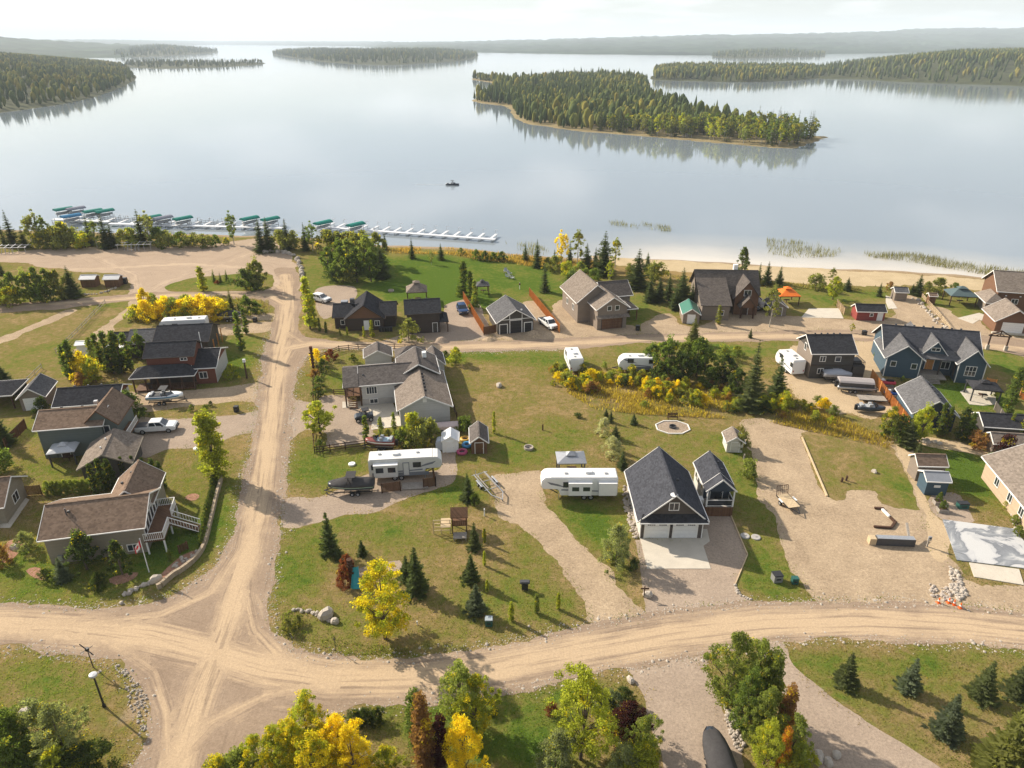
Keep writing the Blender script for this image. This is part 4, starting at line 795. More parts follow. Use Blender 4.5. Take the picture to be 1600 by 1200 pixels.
for i in range(17):
    t = i/16; p = G(336 - 20*t, 752 + 100*t); plant('nb', p.x, p.y, 1.15, .8, 'DKG', 'dark hedge shrub along the curved retaining wall', 'hedge along the retaining wall')
grove('beside the dark porch house', 'plants beside the dark porch house', [('co', 118, 594, 533, 1.3, 'GRN'), ('co', 109, 590, 540, 1.3, 'GRN'), ('bu', 134, 590, 551, .8, 'YEL'), ('bu', 150, 598, 562, .8, 'YGY'), ('bu', 128, 604, 584, 1, 'RST'), ('co', 148, 570, 528, 1.3, 'LGR'), ('co', 160, 577, 525, 1.3, 'GRN'), ('co', 174, 581, 522, 1.3, 'GRN'), ('co', 190, 583, 519, 1.3, 'GRN'), ('co', 204, 578, 524, 1.3, 'GRN'), ('lv', 222, 562, 519, .7, 'GRN'), ('lv', 178, 584, 552, .9, 'DKG'), ('lv', 196, 584, 556, .8, 'DKG'), ('bu', 206, 654, 614, .85, 'DKG'), ('bu', 192, 650, 622, .8, 'DKG'), ('sp', 10, 696, 641, 1.1, 'SPR'), ('co', 378, 548, 491, 1.1, 'GRN'), ('co', 385, 522, 484, 1.1, 'GRN'), ('bu', 364, 592, 571, .8, 'YG'), ('sp', 8, 600, 568, 1.6, 'SPR'), ('bu', 69, 645, 622, .9, 'DKG'), ('bu', 8, 735, 700, .9, 'GRN'), ('bu', 330, 634, 627, .9, 'DKG'), ('bu', 300, 642, 633, .8, 'GRN'), ('bu', 322, 640, 632, .8, 'GRN')])
grove('in the left roadside clump', 'trees of the roadside clump', [('lv', 8, 474, 434, .8, 'LGR'), ('lv', 28, 473, 427, .8, 'GRN'), ('lv', 48, 472, 422, .8, 'LGR'), ('lv', 64, 470, 420, .8, 'GRN'), ('lv', 80, 468, 422, .8, 'LGR'), ('lv', 97, 466, 424, .8, 'OLV'), ('sp', 115, 464, 413, 1.3, 'SPR'), ('bu', 20, 478, 450, 1, 'YGY'), ('bu', 98, 468, 450, .8, 'OLV'), ('bu', 5, 478, 458, 1, 'YGY'), ('lv', -14, 474, 430, .8, 'GRN'), ('sp', 4, 430, 406, 1.3, 'SPR'), ('bu', 60, 474, 452, .9, 'GRN'), ('bu', 80, 472, 452, .9, 'GRN')])
grove('in the yellow thicket', 'shrubs of the yellow thicket', [('bu', 212, 498, 478, 1, 'YGY'), ('lv', 231, 494, 452, .7, 'YEL'), ('bu', 228, 500, 472, .9, 'YEL'), ('bu', 246, 500, 474, .9, 'YEL'), ('bu', 261, 497, 466, .9, 'YEL'), ('bu', 274, 498, 468, .9, 'LGR'), ('bu', 287, 498, 470, .9, 'YEL'), ('bu', 300, 499, 468, .9, 'YGY'), ('bu', 312, 497, 462, .9, 'YEL'), ('bu', 326, 499, 464, .9, 'YEL'), ('bu', 341, 498, 466, .9, 'YEL'), ('bu', 352, 499, 474, .9, 'YGY'), ('sp', 363, 489, 450, 1.1, 'OLV'), ('bu', 388, 492, 465, .9, 'GRN'), ('bu', 402, 490, 472, .9, 'GRN'), ('bu', 240, 480, 460, .9, 'LGR'), ('bu', 292, 484, 462, .9, 'LGR')])
grove('on the grass island by the lot', 'plants on the grass island', [('co', 318, 455, 417, 1.5, 'YGY'), ('sp', 335, 441, 419, .9, 'LGR'), ('sp', 345, 441, 424, .9, 'SPL'), ('sp', 355, 440, 420, .9, 'LGR'), ('bu', 384, 452, 420, .9, 'DKG'), ('lv', 404, 453, 404, .8, 'OLV'), ('bu', 400, 452, 425, .9, 'GRN'), ('bu', 340, 444, 438, 1, 'RED'), ('bu', 366, 442, 436, 1, 'RED')])
grove('around the blue house', 'plants around the blue house', [('lv', 1386, 686, 638, .85, 'OLY'), ('bu', 1402, 690, 652, .8, 'GRN'), ('lv', 1436, 690, 634, .8, 'YG'), ('sp', 1416, 698, 655, 1.4, 'SPL'), ('co', 1464, 682, 633, 1, 'GRN'), ('co', 1476, 680, 638, 1, 'GRN'), ('co', 1499, 688, 638, 1.4, 'DKG'), ('co', 1512, 686, 646, 1.2, 'GRN'), ('co', 1574, 645, 577, 1.2, 'GRN'), ('pi', 1594, 622, 558, .9, 'SPL'), ('bu', 1526, 699, 674, .8, 'RST'), ('bu', 1567, 714, 682, .75, 'PUR'), ('co', 1573, 684, 648, .9, 'LGR'), ('bu', 1598, 690, 660, .8, 'YG'), ('sp', 1432, 718, 686, .9, 'SPL'), ('bu', 1374, 560, 545, .7, 'GRN'), ('bu', 1376, 572, 560, .6, 'OLV'), ('bu', 1554, 620, 606, .7, 'YG'), ('bu', 1410, 596, 588, .7, 'GRN')])
grove('along the tan house at the right edge', 'shrubs along the right edge house', [('nb', 1562, 762, 750, .8, 'RED'), ('nb', 1574, 795, 782, .8, 'YG'), ('nb', 1584, 818, 805, .9, 'LGR'), ('nb', 1590, 836, 822, .9, 'LGR'), ('nb', 1562, 728, 716, .8, 'YGY'), ('nb', 1546, 722, 708, .8, 'GRN'), ('nb', 1466, 786, 770, .6, 'GRN'), ('nb', 1472, 798, 783, .6, 'GRN')])
grove('beside the bottom parked boat', 'trees beside the parked boat', [('nl', 1135, 1108, 996, 0.80, 'LGR'), ('nl', 1172, 1118, 1008, 0.67, 'LGR'), ('nc', 1192, 1130, 1020, 0.92, 'LGR'), ('nl', 1160, 1150, 1050, 0.67, 'GRN'), ('nl', 1185, 1175, 1080, 0.67, 'LGR'), ('nc', 1218, 1165, 1074, 0.84, 'RST'), ('nl', 1190, 1215, 1130, 0.67, 'YG'), ('nl', 1228, 1205, 1122, 0.67, 'LGR'), ('nc', 1216, 1212, 1140, 0.67, 'ORG'), ('nb', 1240, 1215, 1165, 0.67, 'YG')])
grove('on the lower right lawn', 'conifers on the lower right lawn', [('ns', 1320, 1070, 1018, 0.82, 'SPL'), ('ns', 1418, 1079, 1026, 0.82, 'BLU'), ('ns', 1532, 1092, 1030, 0.82, 'SPL'), ('ns', 1590, 1086, 1030, 0.95, 'SPL'), ('ns', 1476, 1148, 1082, 0.82, 'BLU'), ('ns', 1560, 1215, 1090, 0.77, 'OLY'), ('ns', 1585, 1220, 1110, 0.77, 'OLY')])
grove('in the lower garden', 'plants of the lower middle garden', [('nl', 907, 1186, 1054, .8, 'YG'), ('nb', 868, 1212, 1152, .8, 'WIL'), ('nl', 1003, 1198, 1122, .7, 'LGR'), ('nb', 975, 1225, 1172, .8, 'WIL'), ('nb', 1000, 1225, 1168, .8, 'YG'), ('nb', 979, 1152, 1102, .8, 'PUR'), ('nb', 938, 1108, 1080, .9, 'BLU'), ('nb', 960, 1108, 1082, .9, 'BLU'), ('nb', 976, 1100, 1076, .8, 'DKG'), ('nb', 958, 1146, 1118, .8, 'OLY'), ('nl', 722, 1140, 1044, .85, 'LGR'), ('nl', 744, 1150, 1062, .8, 'YGY'), ('nl', 728, 1222, 1128, .8, 'YEL'), ('nc', 654, 1168, 1083, .9, 'GRN'), ('nc', 664, 1205, 1092, .8, 'RST'), ('nc', 690, 1198, 1122, .9, 'PUR'), ('nb', 572, 1128, 1108, 1, 'DKG'), ('nb', 590, 1126, 1108, 1, 'DKG'), ('nb', 556, 1132, 1112, 1, 'DKG'), ('nb', 862, 1116, 1098, .7, 'RED'), ('nb', 772, 1116, 1106, .8, 'DKG')])
grove('in the golden bottom clump', 'trees of the golden clump', [('nl', 486, 1175, 1094, .9, 'YGY'), ('nl', 466, 1205, 1128, .8, 'GLD'), ('nl', 508, 1200, 1130, .85, 'GLD'), ('nl', 534, 1200, 1122, .8, 'YEL'), ('nl', 440, 1215, 1140, .8, 'YGY'), ('nl', 556, 1222, 1140, .8, 'YEL'), ('nl', 414, 1228, 1152, .8, 'YGY'), ('nb', 380, 1225, 1175, .9, 'LGR'), ('nl', 500, 1240, 1150, .8, 'GLD'), ('nb', 604, 1215, 1170, .7, 'YGY'), ('nb', 350, 1232, 1185, .8, 'YGY')])
grove('in the lower left corner thicket', 'shrubs of the lower left thicket', [('nl', 84, 1180, 1100, 1, 'WIL'), ('nl', 112, 1205, 1110, .9, 'WIL'), ('nl', 40, 1195, 1116, 1, 'GRN'), ('nl', 4, 1190, 1112, .9, 'DKG'), ('nb', 68, 1215, 1158, 1, 'GRN'), ('nb', 130, 1225, 1172, 1, 'DKG'), ('nl', 20, 1230, 1140, 1, 'GRN'), ('nb', 100, 1230, 1175, 1, 'YG')])
# autumn shrubs through the rough strip, told apart only by colour
for i in range(125):
    px = rng.uniform(862, 1300); py = 588 + (px - 862)*0.13 + rng.uniform(-14, 18) - (26 if 930 < px < 1010 else 0)*rng.random()
    if px > 1140 and py < 628: py = rng.uniform(628, 646)
    ck = rng.choices(['YEL', 'YGY', 'OLY', 'YG', 'RST', 'LGR', 'DKG'], [3.2, 3.2, 3, 1.6, 1.6, 2, .8])[0]
    p = G(px, py); plant('bu', p.x, p.y, rng.uniform(.8, 1.9)*(1.35 if 985 < px < 1110 or 866 < px < 925 else 1), rng.uniform(.7, 1.1), ck, f'{ADJ[ck]} autumn shrub in the rough strip below the travel trailers', f'{ADJ[ck]} autumn shrubs of the rough strip')
for x, y in ISL_FRONT:
    if fbm(np.array(x), np.array(y), 60, 3) + rng.uniform(-.22, .22) > 0.52:
        ck = rng.choice(['LGR', 'OLV', 'OLV', 'GRN', 'GRN', 'YG']); plant('ia', x, y, rng.uniform(8, 13), rng.uniform(.75, 1.05), ck, f'{ADJ[ck]} aspen on the near side of the wooded island', f'{ADJ[ck]} aspens on the near side of the island', 0.3)
    else: plant('is', x, y, rng.uniform(9, 17), rng.uniform(.85, 1.1), 'SPR', 'dark spruce on the near side of the wooded island', 'dark spruces on the near side of the island', 0.3)

# ------------------------------------------------------------------ rough grass and reeds that nobody could count
def blades(name, label, spots, hmin, hmax, wd, col, z=0.0, alpha=1.0):
    n = len(spots); S = np.array(spots); h = nrg.uniform(hmin, hmax, n); an = nrg.random(n)*6.28; ln = nrg.normal(size=(n, 2))*0.22
    V = np.zeros((n, 3, 3)); dx = np.stack([np.cos(an), np.sin(an)], 1)*wd/2
    V[:, 0, :2] = S - dx; V[:, 1, :2] = S + dx; V[:, 2, :2] = S + ln*h[:, None]; V[:, 2, 2] = h; V[:, :, 2] += z
    o = np_obj(name, V.reshape(-1, 3), np.arange(3*n).reshape(-1, 3), FOL, None, False, {'v': np.repeat(nrg.random(n), 3), 'clump': np.repeat(nrg.random(n), 3)})
    o.color = (*col, alpha); return tag(o, label, 'grass', None, 'stuff')
def pxspots(poly, n, world=False):
    P = [tuple(p) for p in gp(poly)]; xs_ = [p[0] for p in P]; ys_ = [p[1] for p in P]
    X = nrg.uniform(min(xs_), max(xs_), n*5); Y = nrg.uniform(min(ys_), max(ys_), n*5); m = inpoly(X, Y, P) & (fbm(X, Y, 5, 3) + nrg.uniform(-.15, .15, X.size) > 0.42)
    return list(zip(X[m][:n], Y[m][:n]))
blades('tall_grass', 'straw and green tall grass of the rough strip', pxspots([(860, 575), (930, 578), (1010, 600), (1100, 606), (1160, 630), (1230, 640), (1310, 652), (1400, 690), (1390, 702), (1300, 682), (1200, 660), (1140, 655), (1080, 652), (1000, 648), (930, 640), (880, 610)], 16000), .25, .7, .12, (.26, .19, .06), alpha=.85)
blades('tall_grass', 'rough grass under the yellow thicket', pxspots([(200, 500), (215, 480), (340, 462), (420, 470), (420, 492), (330, 492), (215, 506)], 3000), .3, .8, .16, (.14, .12, .04))
blades('shore_grass', 'tan shore grass beyond the green', pxspots([(590, 388), (700, 388), (790, 396), (830, 402), (900, 408), (960, 410), (960, 424), (880, 420), (800, 414), (700, 398), (600, 396)], 5000), .3, .9, .2, (.26, .17, .06))
blades('beach_grass', 'dry dune grass along the top of the beach', pxspots([(1000, 426), (1150, 438), (1300, 446), (1440, 449), (1560, 462), (1640, 480), (1640, 492), (1540, 470), (1400, 458), (1250, 452), (1100, 444), (1000, 434)], 6000), .2, .6, .2, (.20, .16, .06))
blades('verge_weeds', 'weedy verge along the vacant lot', pxspots([(1160, 664), (1176, 712), (1186, 768), (1178, 770), (1166, 715), (1150, 668)], 900), .2, .5, .12, (.13, .12, .04))
blades('corner_weeds', 'weeds on the rim of the corner lawn', pxspots([(440, 960), (470, 945), (530, 1000), (640, 1015), (640, 1024), (540, 1024), (470, 1012), (440, 990)], 1500), .12, .35, .08, (.11, .13, .03))
RE = (.13, .12, .06)
for nm, poly, n in [('beside the dock end', [(790, 378), (832, 376), (860, 392), (840, 400), (800, 394)], 260), ('out on the open water', [(950, 344), (1000, 346), (1050, 353), (1048, 360), (1000, 356), (955, 350)], 330), ('off the beach centre', [(1198, 372), (1260, 376), (1316, 388), (1310, 398), (1250, 402), (1200, 394)], 800), ('off the beach at the right', [(1350, 393), (1430, 395), (1500, 408), (1600, 422), (1700, 440), (1690, 452), (1600, 436), (1520, 424), (1440, 410), (1360, 400)], 2600)]:
    blades('reeds', 'thin reeds standing in the shallows ' + nm, pxspots(poly, n), .7, 1.5, .12, RE, WATER_Z - .05)

# short lawn grass: too many blades to count
def lawn(n):
    X = nrg.uniform(-75, 82, n); Y = 36 + 88*nrg.random(n)**1.25
    m = np.ones(n, bool)
    for q in EDGE_LINES: m &= ~inpoly(X, Y, q[:-1])
    for q in GRASSPOLY: m |= inpoly(X, Y, q)
    X, Y = X[m], Y[m]; pt = paint(X, Y); lv = pt[:, 0] + (fbm(X, Y, 6, 4) - .47)*1.2 + nrg.uniform(-.15, .15, X.size)
    keep = nrg.random(X.size) > np.clip(pt[:, 1]*1.4, 0, .8); X, Y, lv = X[keep], Y[keep], lv[keep]
    S = np.stack([X, Y], 1)
    for lo, hi, nm, lab, c in ((-9, .42, 'dry_grass', 'dry straw and olive grass blades over the open lots', (.150, .120, .040)), (.42, .75, 'lawn_grass', 'olive green lawn grass blades over the lots', (.105, .115, .024)), (.75, 9, 'lush_grass', 'lush green lawn grass blades over the watered lots', (.066, .102, .016))):
        k = (lv >= lo) & (lv < hi); blades(nm, lab, S[k], .04, .14, .10, sc(c, 1.3))
lawn(330000)

def verge(n):
    C = []
    for q in EDGE_LINES:
        A = np.array(q[:-1]); B = np.array(q[1:]); ln = np.hypot(*(B-A).T)*((A[:, 1] < 150) & (np.abs(A[:, 0]) < 110)); 
        if ln.sum() < 1: continue
        m = int(n*ln.sum()); k = nrg.choice(len(A), m, p=ln/ln.sum()); C.append(A[k] + (B[k]-A[k])*nrg.random(m)[:, None] + nrg.normal(size=(m, 2))*.45)
    C = np.concatenate(C); C = C[fbm(C[:, 0], C[:, 1], 3, 3) + nrg.uniform(-.1, .1, len(C)) > .44]; h_ = len(C)//2
    inr = inpoly(C[:, 0], C[:, 1], EDGE_LINES[0][:-1]); C = C[~inr | (nrg.random(len(C)) < .15)]; h_ = len(C)//2
    blades('verge_weeds', 'green weeds along the edges of the roads and drives', C[:h_], .07, .24, .09, (.125, .145, .034)); blades('verge_straw', 'dry straw along the edges of the roads and drives', C[h_:], .07, .22, .09, (.22, .165, .062))
verge(16)
# ------------------------------------------------------------------ buildings
SH_GREY = shingle('shingle_grey', (0.11, 0.108, 0.11)); SH_DARK = shingle('shingle_charcoal', (0.042, 0.042, 0.046)); SH_BLUE = shingle('shingle_slate', (0.056, 0.058, 0.067))
SH_TAUPE = shingle('shingle_taupe', (0.20, 0.165, 0.135)); SH_BROWN = shingle('shingle_brown', (0.19, 0.135, 0.098)); SH_WARM = shingle('shingle_warm_grey', (0.12, 0.105, 0.095)); SH_DTAUPE = shingle('shingle_dark_taupe', (0.105, 0.09, 0.08))
SI = lambda n, c: lined('siding_' + n, c, 'Z', 0.19, 0.4, 0.08)
S_BROWN = SI('grey_brown', (0.105, 0.088, 0.076)); S_NAVY = SI('navy', (0.042, 0.056, 0.075)); S_PALE = SI('pale_grey', (0.47, 0.46, 0.44)); S_TAN = SI('tan', (0.27, 0.235, 0.18)); S_GREEN = SI('grey_green', (0.115, 0.135, 0.125)); S_RED = SI('red_brown', (0.16, 0.06, 0.04)); S_DARK = SI('dark_brown', (0.065, 0.05, 0.042)); S_TAUPE = SI('taupe', (0.22, 0.18, 0.145)); S_BLUE = SI('slate_blue', (0.058, 0.092, 0.12)); S_CREAM = SI('cream', (0.55, 0.52, 0.46)); S_CHAR = SI('charcoal', (0.075, 0.068, 0.06)); S_BARN = SI('barn_red', (0.24, 0.055, 0.045)); S_CHOC = SI('chestnut', (0.16, 0.085, 0.05)); S_PEACH = SI('peach', (0.44, 0.33, 0.23))
STONE = plain('foundation_concrete', (0.36, 0.34, 0.32), 0.9, 0.15, 1)
TEAL = plain('teal_metal', (0.03, 0.15, 0.12), 0.45, 0.12, 2); ORANGE = plain('orange_canvas', (0.70, 0.17, 0.03), 0.8, 0.12, 2); GREYMET = plain('grey_metal_roof', (0.28, 0.29, 0.31), 0.45, 0.12, 2, 0.3)
def bld(name, label, x, y, rot, cat='house', z=0): return thing(name, label, cat, (x, y, z), R(rot))
def gable(p, x0, x1, y0, y1, zb, ze, zr, ax, wall, roof, over=0.45, trim=TRIM, t=0.16, name='wall'):
    a0, a1, b0, b1 = (x0, x1, y0, y1) if ax == 'y' else (y0, y1, x0, x1)     # a across, b along the ridge
    am = (a0+a1)/2; sl = (zr-ze)/((a1-a0)/2)
    mp = (lambda a, b, z: (a, b, z)) if ax == 'y' else (lambda a, b, z: (b, a, z))
    if wall:
        MB().prism([(a0, zb), (a1, zb), (a1, ze-t), (am, zr-t), (a0, ze-t)], b0, b1, 'y' if ax == 'y' else 'x').build(name, wall, p)
    lo = ze - over*sl
    m = MB()
    m.slab([mp(a0-over, b0-over, lo), mp(am, b0-over, zr), mp(am, b1+over, zr), mp(a0-over, b1+over, lo)], t)
    m.slab([mp(a1+over, b1+over, lo), mp(am, b1+over, zr), mp(am, b0-over, zr), mp(a1+over, b0-over, lo)], t)
    rf = m.build('roof', roof, p)
    MB().bar(mp(am, b0-over-.01, zr+.02), mp(am, b1+over+.01, zr+.02), .24, .05).build('ridge_cap', roof, rf)
    if trim:
        for b in (b0-over-.03, b1+over+.03):
            u = [(a0-over, lo-.17), (am, zr-.17), (a1+over, lo-.17), (a1+over, lo+.03), (am, zr+.03), (a0-over, lo+.03)]
            MB().prism(u, b-.025, b+.025, 'y' if ax == 'y' else 'x').build('rake_trim', trim, rf)
        for a in (a0-over-.05, a1+over+.05): MB().bar(mp(a, b0-over, lo-.08), mp(a, b1+over, lo-.08), .09, .13).build('gutter', trim, rf)
    return rf
def hip(p, x0, x1, y0, y1, ze, zr, roof, inset=None, t=0.14, trim=TRIM):
    xm, ym = (x0+x1)/2, (y0+y1)/2; i = inset if inset is not None else min(x1-x0, y1-y0)/2
    if x1-x0 >= y1-y0: A, B = (x0+i, ym, zr), (x1-i, ym, zr)
    else: A, B = (xm, y0+i, zr), (xm, y1-i, zr)
    c = [(x0, y0, ze), (x1, y0, ze), (x1, y1, ze), (x0, y1, ze)]
    m = MB()
    if x1-x0 >= y1-y0: F = [[c[0], c[1], B, A], [c[1], c[2], B], [c[2], c[3], A, B], [c[3], c[0], A]]
    else: F = [[c[0], c[1], A], [c[1], c[2], B, A], [c[2], c[3], B], [c[3], c[0], A, B]]
    for f in F: m.slab(f, t)
    rf = m.build('roof', roof, p)
    if trim:
        g = MB()
        for k in range(4): g.bar(Vector(c[k]) + Vector((0, 0, -.08)), Vector(c[(k+1) % 4]) + Vector((0, 0, -.08)), .06, .17)
        g.build('gutter', trim, rf)
    return rf
def fmap(face, c):
    return {'f': lambda u, d, z: (u, c-d, z), 'b': lambda u, d, z: (u, c+d, z), 'l': lambda u, d, z: (c-d, u, z), 'r': lambda u, d, z: (c+d, u, z)}[face]
def fbox(m, fm, u0, u1, d0, d1, z0, z1):
    vs = [fm(u, d, z) for z in (z0, z1) for u, d in ((u0, d0), (u1, d0), (u1, d1), (u0, d1))]
    return m.add(vs, [(3,2,1,0),(4,5,6,7),(0,1,5,4),(1,2,6,5),(2,3,7,6),(3,0,4,7)])
def window(p, face, c, u, z, wd, ht, n=2, frame=TRIM, rows=1):
    fm = fmap(face, c); b = 0.09; m = MB()
    fbox(m, fm, u-wd/2-b, u-wd/2, -.02, .06, z-b, z+ht+b); fbox(m, fm, u+wd/2, u+wd/2+b, -.02, .06, z-b, z+ht+b)
    fbox(m, fm, u-wd/2, u+wd/2, -.02, .06, z-b, z); fbox(m, fm, u-wd/2, u+wd/2, -.02, .06, z+ht, z+ht+b)
    for k in range(1, n): q = u-wd/2+wd*k/n; fbox(m, fm, q-.035, q+.035, -.02, .055, z, z+ht)
    for k in range(1, rows): q = z+ht*k/rows; fbox(m, fm, u-wd/2, u+wd/2, -.02, .05, q-.03, q+.03)
    o = m.build('window', frame, p)
    for k in range(n):
        g = MB(); fbox(g, fm, u-wd/2+wd*k/n, u-wd/2+wd*(k+1)/n, -.02, .025, z, z+ht); g.build('pane', GLASS, o)
    return o
def door(p, face, c, u, z, wd, ht, mat, frame=TRIM):
    fm = fmap(face, c); m = MB(); fbox(m, fm, u-wd/2, u+wd/2, -.02, .04, z, z+ht); o = m.build('door', mat, p)
    f = MB()
    for a, b in ((u-wd/2-.09, u-wd/2), (u+wd/2, u+wd/2+.09)): fbox(f, fm, a, b, -.02, .07, z, z+ht+.09)
    fbox(f, fm, u-wd/2, u+wd/2, -.02, .07, z+ht, z+ht+.09); f.build('frame', frame, o)
    h = MB(); fbox(h, fm, u+wd/2-.14, u+wd/2-.08, .04, .1, z+ht*.46, z+ht*.5); h.build('handle', STEEL, o); return o
def garage_door(p, face, c, u, z, wd, ht, mat=WHITE, frame=TRIM, lights=True):
    fm = fmap(face, c); f = MB()
    for a, b in ((u-wd/2-.14, u-wd/2), (u+wd/2, u+wd/2+.14)): fbox(f, fm, a, b, -.02, .09, z, z+ht+.14)
    fbox(f, fm, u-wd/2, u+wd/2, -.02, .09, z+ht, z+ht+.14); o = f.build('garage_door', frame, p)
    for k in range(4):
        m = MB(); fbox(m, fm, u-wd/2, u+wd/2, -.02, .04, z+ht*k/4+.012, z+ht*(k+1)/4-.012); s = m.build('panel', mat, o)
    if lights:
        for q in (-.25, .25):
            for j in (-1.5, -.5, .5, 1.5):
                m = MB(); cu = u + q*wd + j*wd*.085; fbox(m, fm, cu-wd*.038, cu+wd*.038, .03, .05, z+ht*.80, z+ht*.93); m.build('pane', GLASS, o)
    return o
def railing(p, pts, z, h=0.95, mat=TRIM, step=0.35, glass=False, name='railing'):
    m = MB()
    for a, b in zip(pts[:-1], pts[1:]):
        a, b = Vector((*a, 0)), Vector((*b, 0)); n = max(1, int((b-a).length/step))
        m.bar(a + Vector((0, 0, z+h)), b + Vector((0, 0, z+h)), .07); m.bar(a + Vector((0, 0, z+.12)), b + Vector((0, 0, z+.12)), .05)
        if not glass:
            for k in range(n+1): q = a.lerp(b, k/n); m.bar(q + Vector((0, 0, z)), q + Vector((0, 0, z+h)), .045)
        else:
            for k in (0, 1): q = a.lerp(b, k); m.bar(q + Vector((0, 0, z)), q + Vector((0, 0, z+h)), .08)
    o = m.build(name, mat, p)
    if glass:
        g = MB()
        for a, b in zip(pts[:-1], pts[1:]): g.bar((*a, z+h*.55), (*b, z+h*.55), .02, h*.7)
        g.build('glass_panel', GLASS, o)
    return o
def stairs(p, x, y, dx, dy, w_, z, n, mat):
    m = MB()
    for k in range(n):
        t = (k+.5)/n; m.cbox((x+dx*t, y+dy*t, z*(1-(k+1)/(n+1))), (abs(dx)/n+.05 if dx else w_, abs(dy)/n+.05 if dy else w_, .06))
    return m.build('stairs', mat, p)
def vents(p, pts, mat=CHAR, s=.28):
    for x, y, z in pts: MB().cbox((x, y, z+.1), (s, s, .26)).build('roof_vent', mat, p, .03)
def mound_rock(p, c, s, mat=ROCK, name='stone', seed=0):
    r = random.Random(seed); m = MB(); n = 9; rings = []
    ph = [r.uniform(.8, 1.2) for _ in range(n)]
    for q, zz in ((.85, -.15), (1.0, .25), (.86, .62), (.45, .9)):
        rings.append([(c[0] + math.cos(6.283*k/n)*s[0]/2*q*ph[k]*r.uniform(.92, 1.08), c[1] + math.sin(6.283*k/n)*s[1]/2*q*ph[k]*r.uniform(.92, 1.08), c[2] + s[2]*zz*r.uniform(.93, 1.07)) for k in range(n)])
    return m.loft(rings).build(name, mat, p)

# the double garage house in the middle right
h = bld('garage_house', 'grey-brown garage house with steep charcoal roof and two white garage doors', 15.4, 69.0, 0)
gable(h, 0, 7.4, 0, 10.0, 0, 3.25, 6.55, 'y', S_BROWN, SH_BLUE, .5)
m = MB().slab([(-.35, -.95, 2.95), (7.75, -.95, 2.95), (7.3, 0, 3.55), (.1, 0, 3.55)], .12); s = m.build('skirt_roof', SH_DARK, h)
MB().box(-.4, 7.8, -1.03, -.95, 2.78, 2.93).build('gutter', TRIM, s)
garage_door(h, 'f', 0, 1.95, .06, 2.75, 2.3); garage_door(h, 'f', 0, 5.35, .06, 2.75, 2.3)
window(h, 'f', 0, 3.7, 4.15, 1.05, .95, 2)
m = MB(); fbox(m, fmap('l', 0), 0, 10, 0, .02, .02, 3.0); m.build('side_siding', S_CREAM, h)
for zx in ((-.06, .05), (7.35, 7.46)): MB().box(zx[0], zx[1], -.05, .06, 0, 2.9).build('corner_board', TRIM, h)
vents(h, [(4.9, 4.2, 5.5)]); d = MB().lathe([(.05, 6.2), (.42, 6.35), (.45, 6.42)], 14, (3.5, -.2)).build('satellite_dish', WHITE, h)
MB().bar((3.5, -.1, 6.0), (3.5, -.2, 6.3), .06).build('dish_mast', STEEL, h)
MB().cbox((3.66, -.1, 1.9), (.16, .14, .25)).build('wall_lamp', BLACK, h)
# the small cabin beside it
h = bld('cabin', 'small navy cabin with dark gable roof and raised porch behind the garage', 24.35, 73.4, 0)
gable(h, 0, 3.3, 1.9, 6.6, .2, 3.95, 5.45, 'y', S_NAVY, SH_BLUE, .28)
m = MB(); m.slab([(-.28, 0, 3.70), (1.65, 0, 5.45), (1.65, 1.7, 5.45), (-.28, 1.7, 3.70)], .14); m.slab([(3.58, 1.7, 3.70), (1.65, 1.7, 5.45), (1.65, 0, 5.45), (3.58, 0, 3.70)], .14); m.build('porch_roof', SH_BLUE, h)
m = MB(); m.bar((-.28, -.03, 3.66), (1.65, -.03, 5.4), .05, .18); m.bar((3.58, -.03, 3.66), (1.65, -.03, 5.4), .05, .18); m.build('porch_trim', TRIM, h)
MB().prism([(0, 3.7), (3.3, 3.7), (1.65, 5.2)], .05, .15).build('porch_gable', S_NAVY, h)
MB().box(-.1, 3.4, 0, 1.95, 1.25, 1.4).build('porch_deck', GREYWOOD, h)
for k in range(18): MB().box(-.8 + k*.232, -.8 + k*.232 + .215, -.06, 0, .03, 1.38).build('skirting_board', WOOD, h)
for x in (0, 3.3): MB().box(x-.08, x+.08, .02, .18, 1.4, 3.7).build('post', TRIM, h)
railing(h, [(0.08, .1), (3.22, .1)], 1.4, .95, TRIM, .5, True); railing(h, [(3.3, .2), (3.3, 1.8)], 1.4, .95, TRIM, .5, True)
m = MB(); fbox(m, fmap('l', 0), 1.9, 6.6, 0, .02, .3, 3.7); m.build('side_siding', S_CREAM, h)
for u in (2.8, 4.2, 5.6): window(h, 'l', -.02, u, 2.1, .7, .9, 1)
MB().box(-.95, -.1, .3, 1.9, .9, 1.3).build('step_deck', WOOD, h); MB().cbox((-.5, 1.1, 1.7), (.6, .9, .7)).build('heat_pump', WHITE, h, .03); vents(h, [(2.3, 3.2, 4.85), (2.3, 4.9, 4.85)])
door(h, 'f', 1.9, 1.65, 1.4, 1.5, 2.0, GLASS)

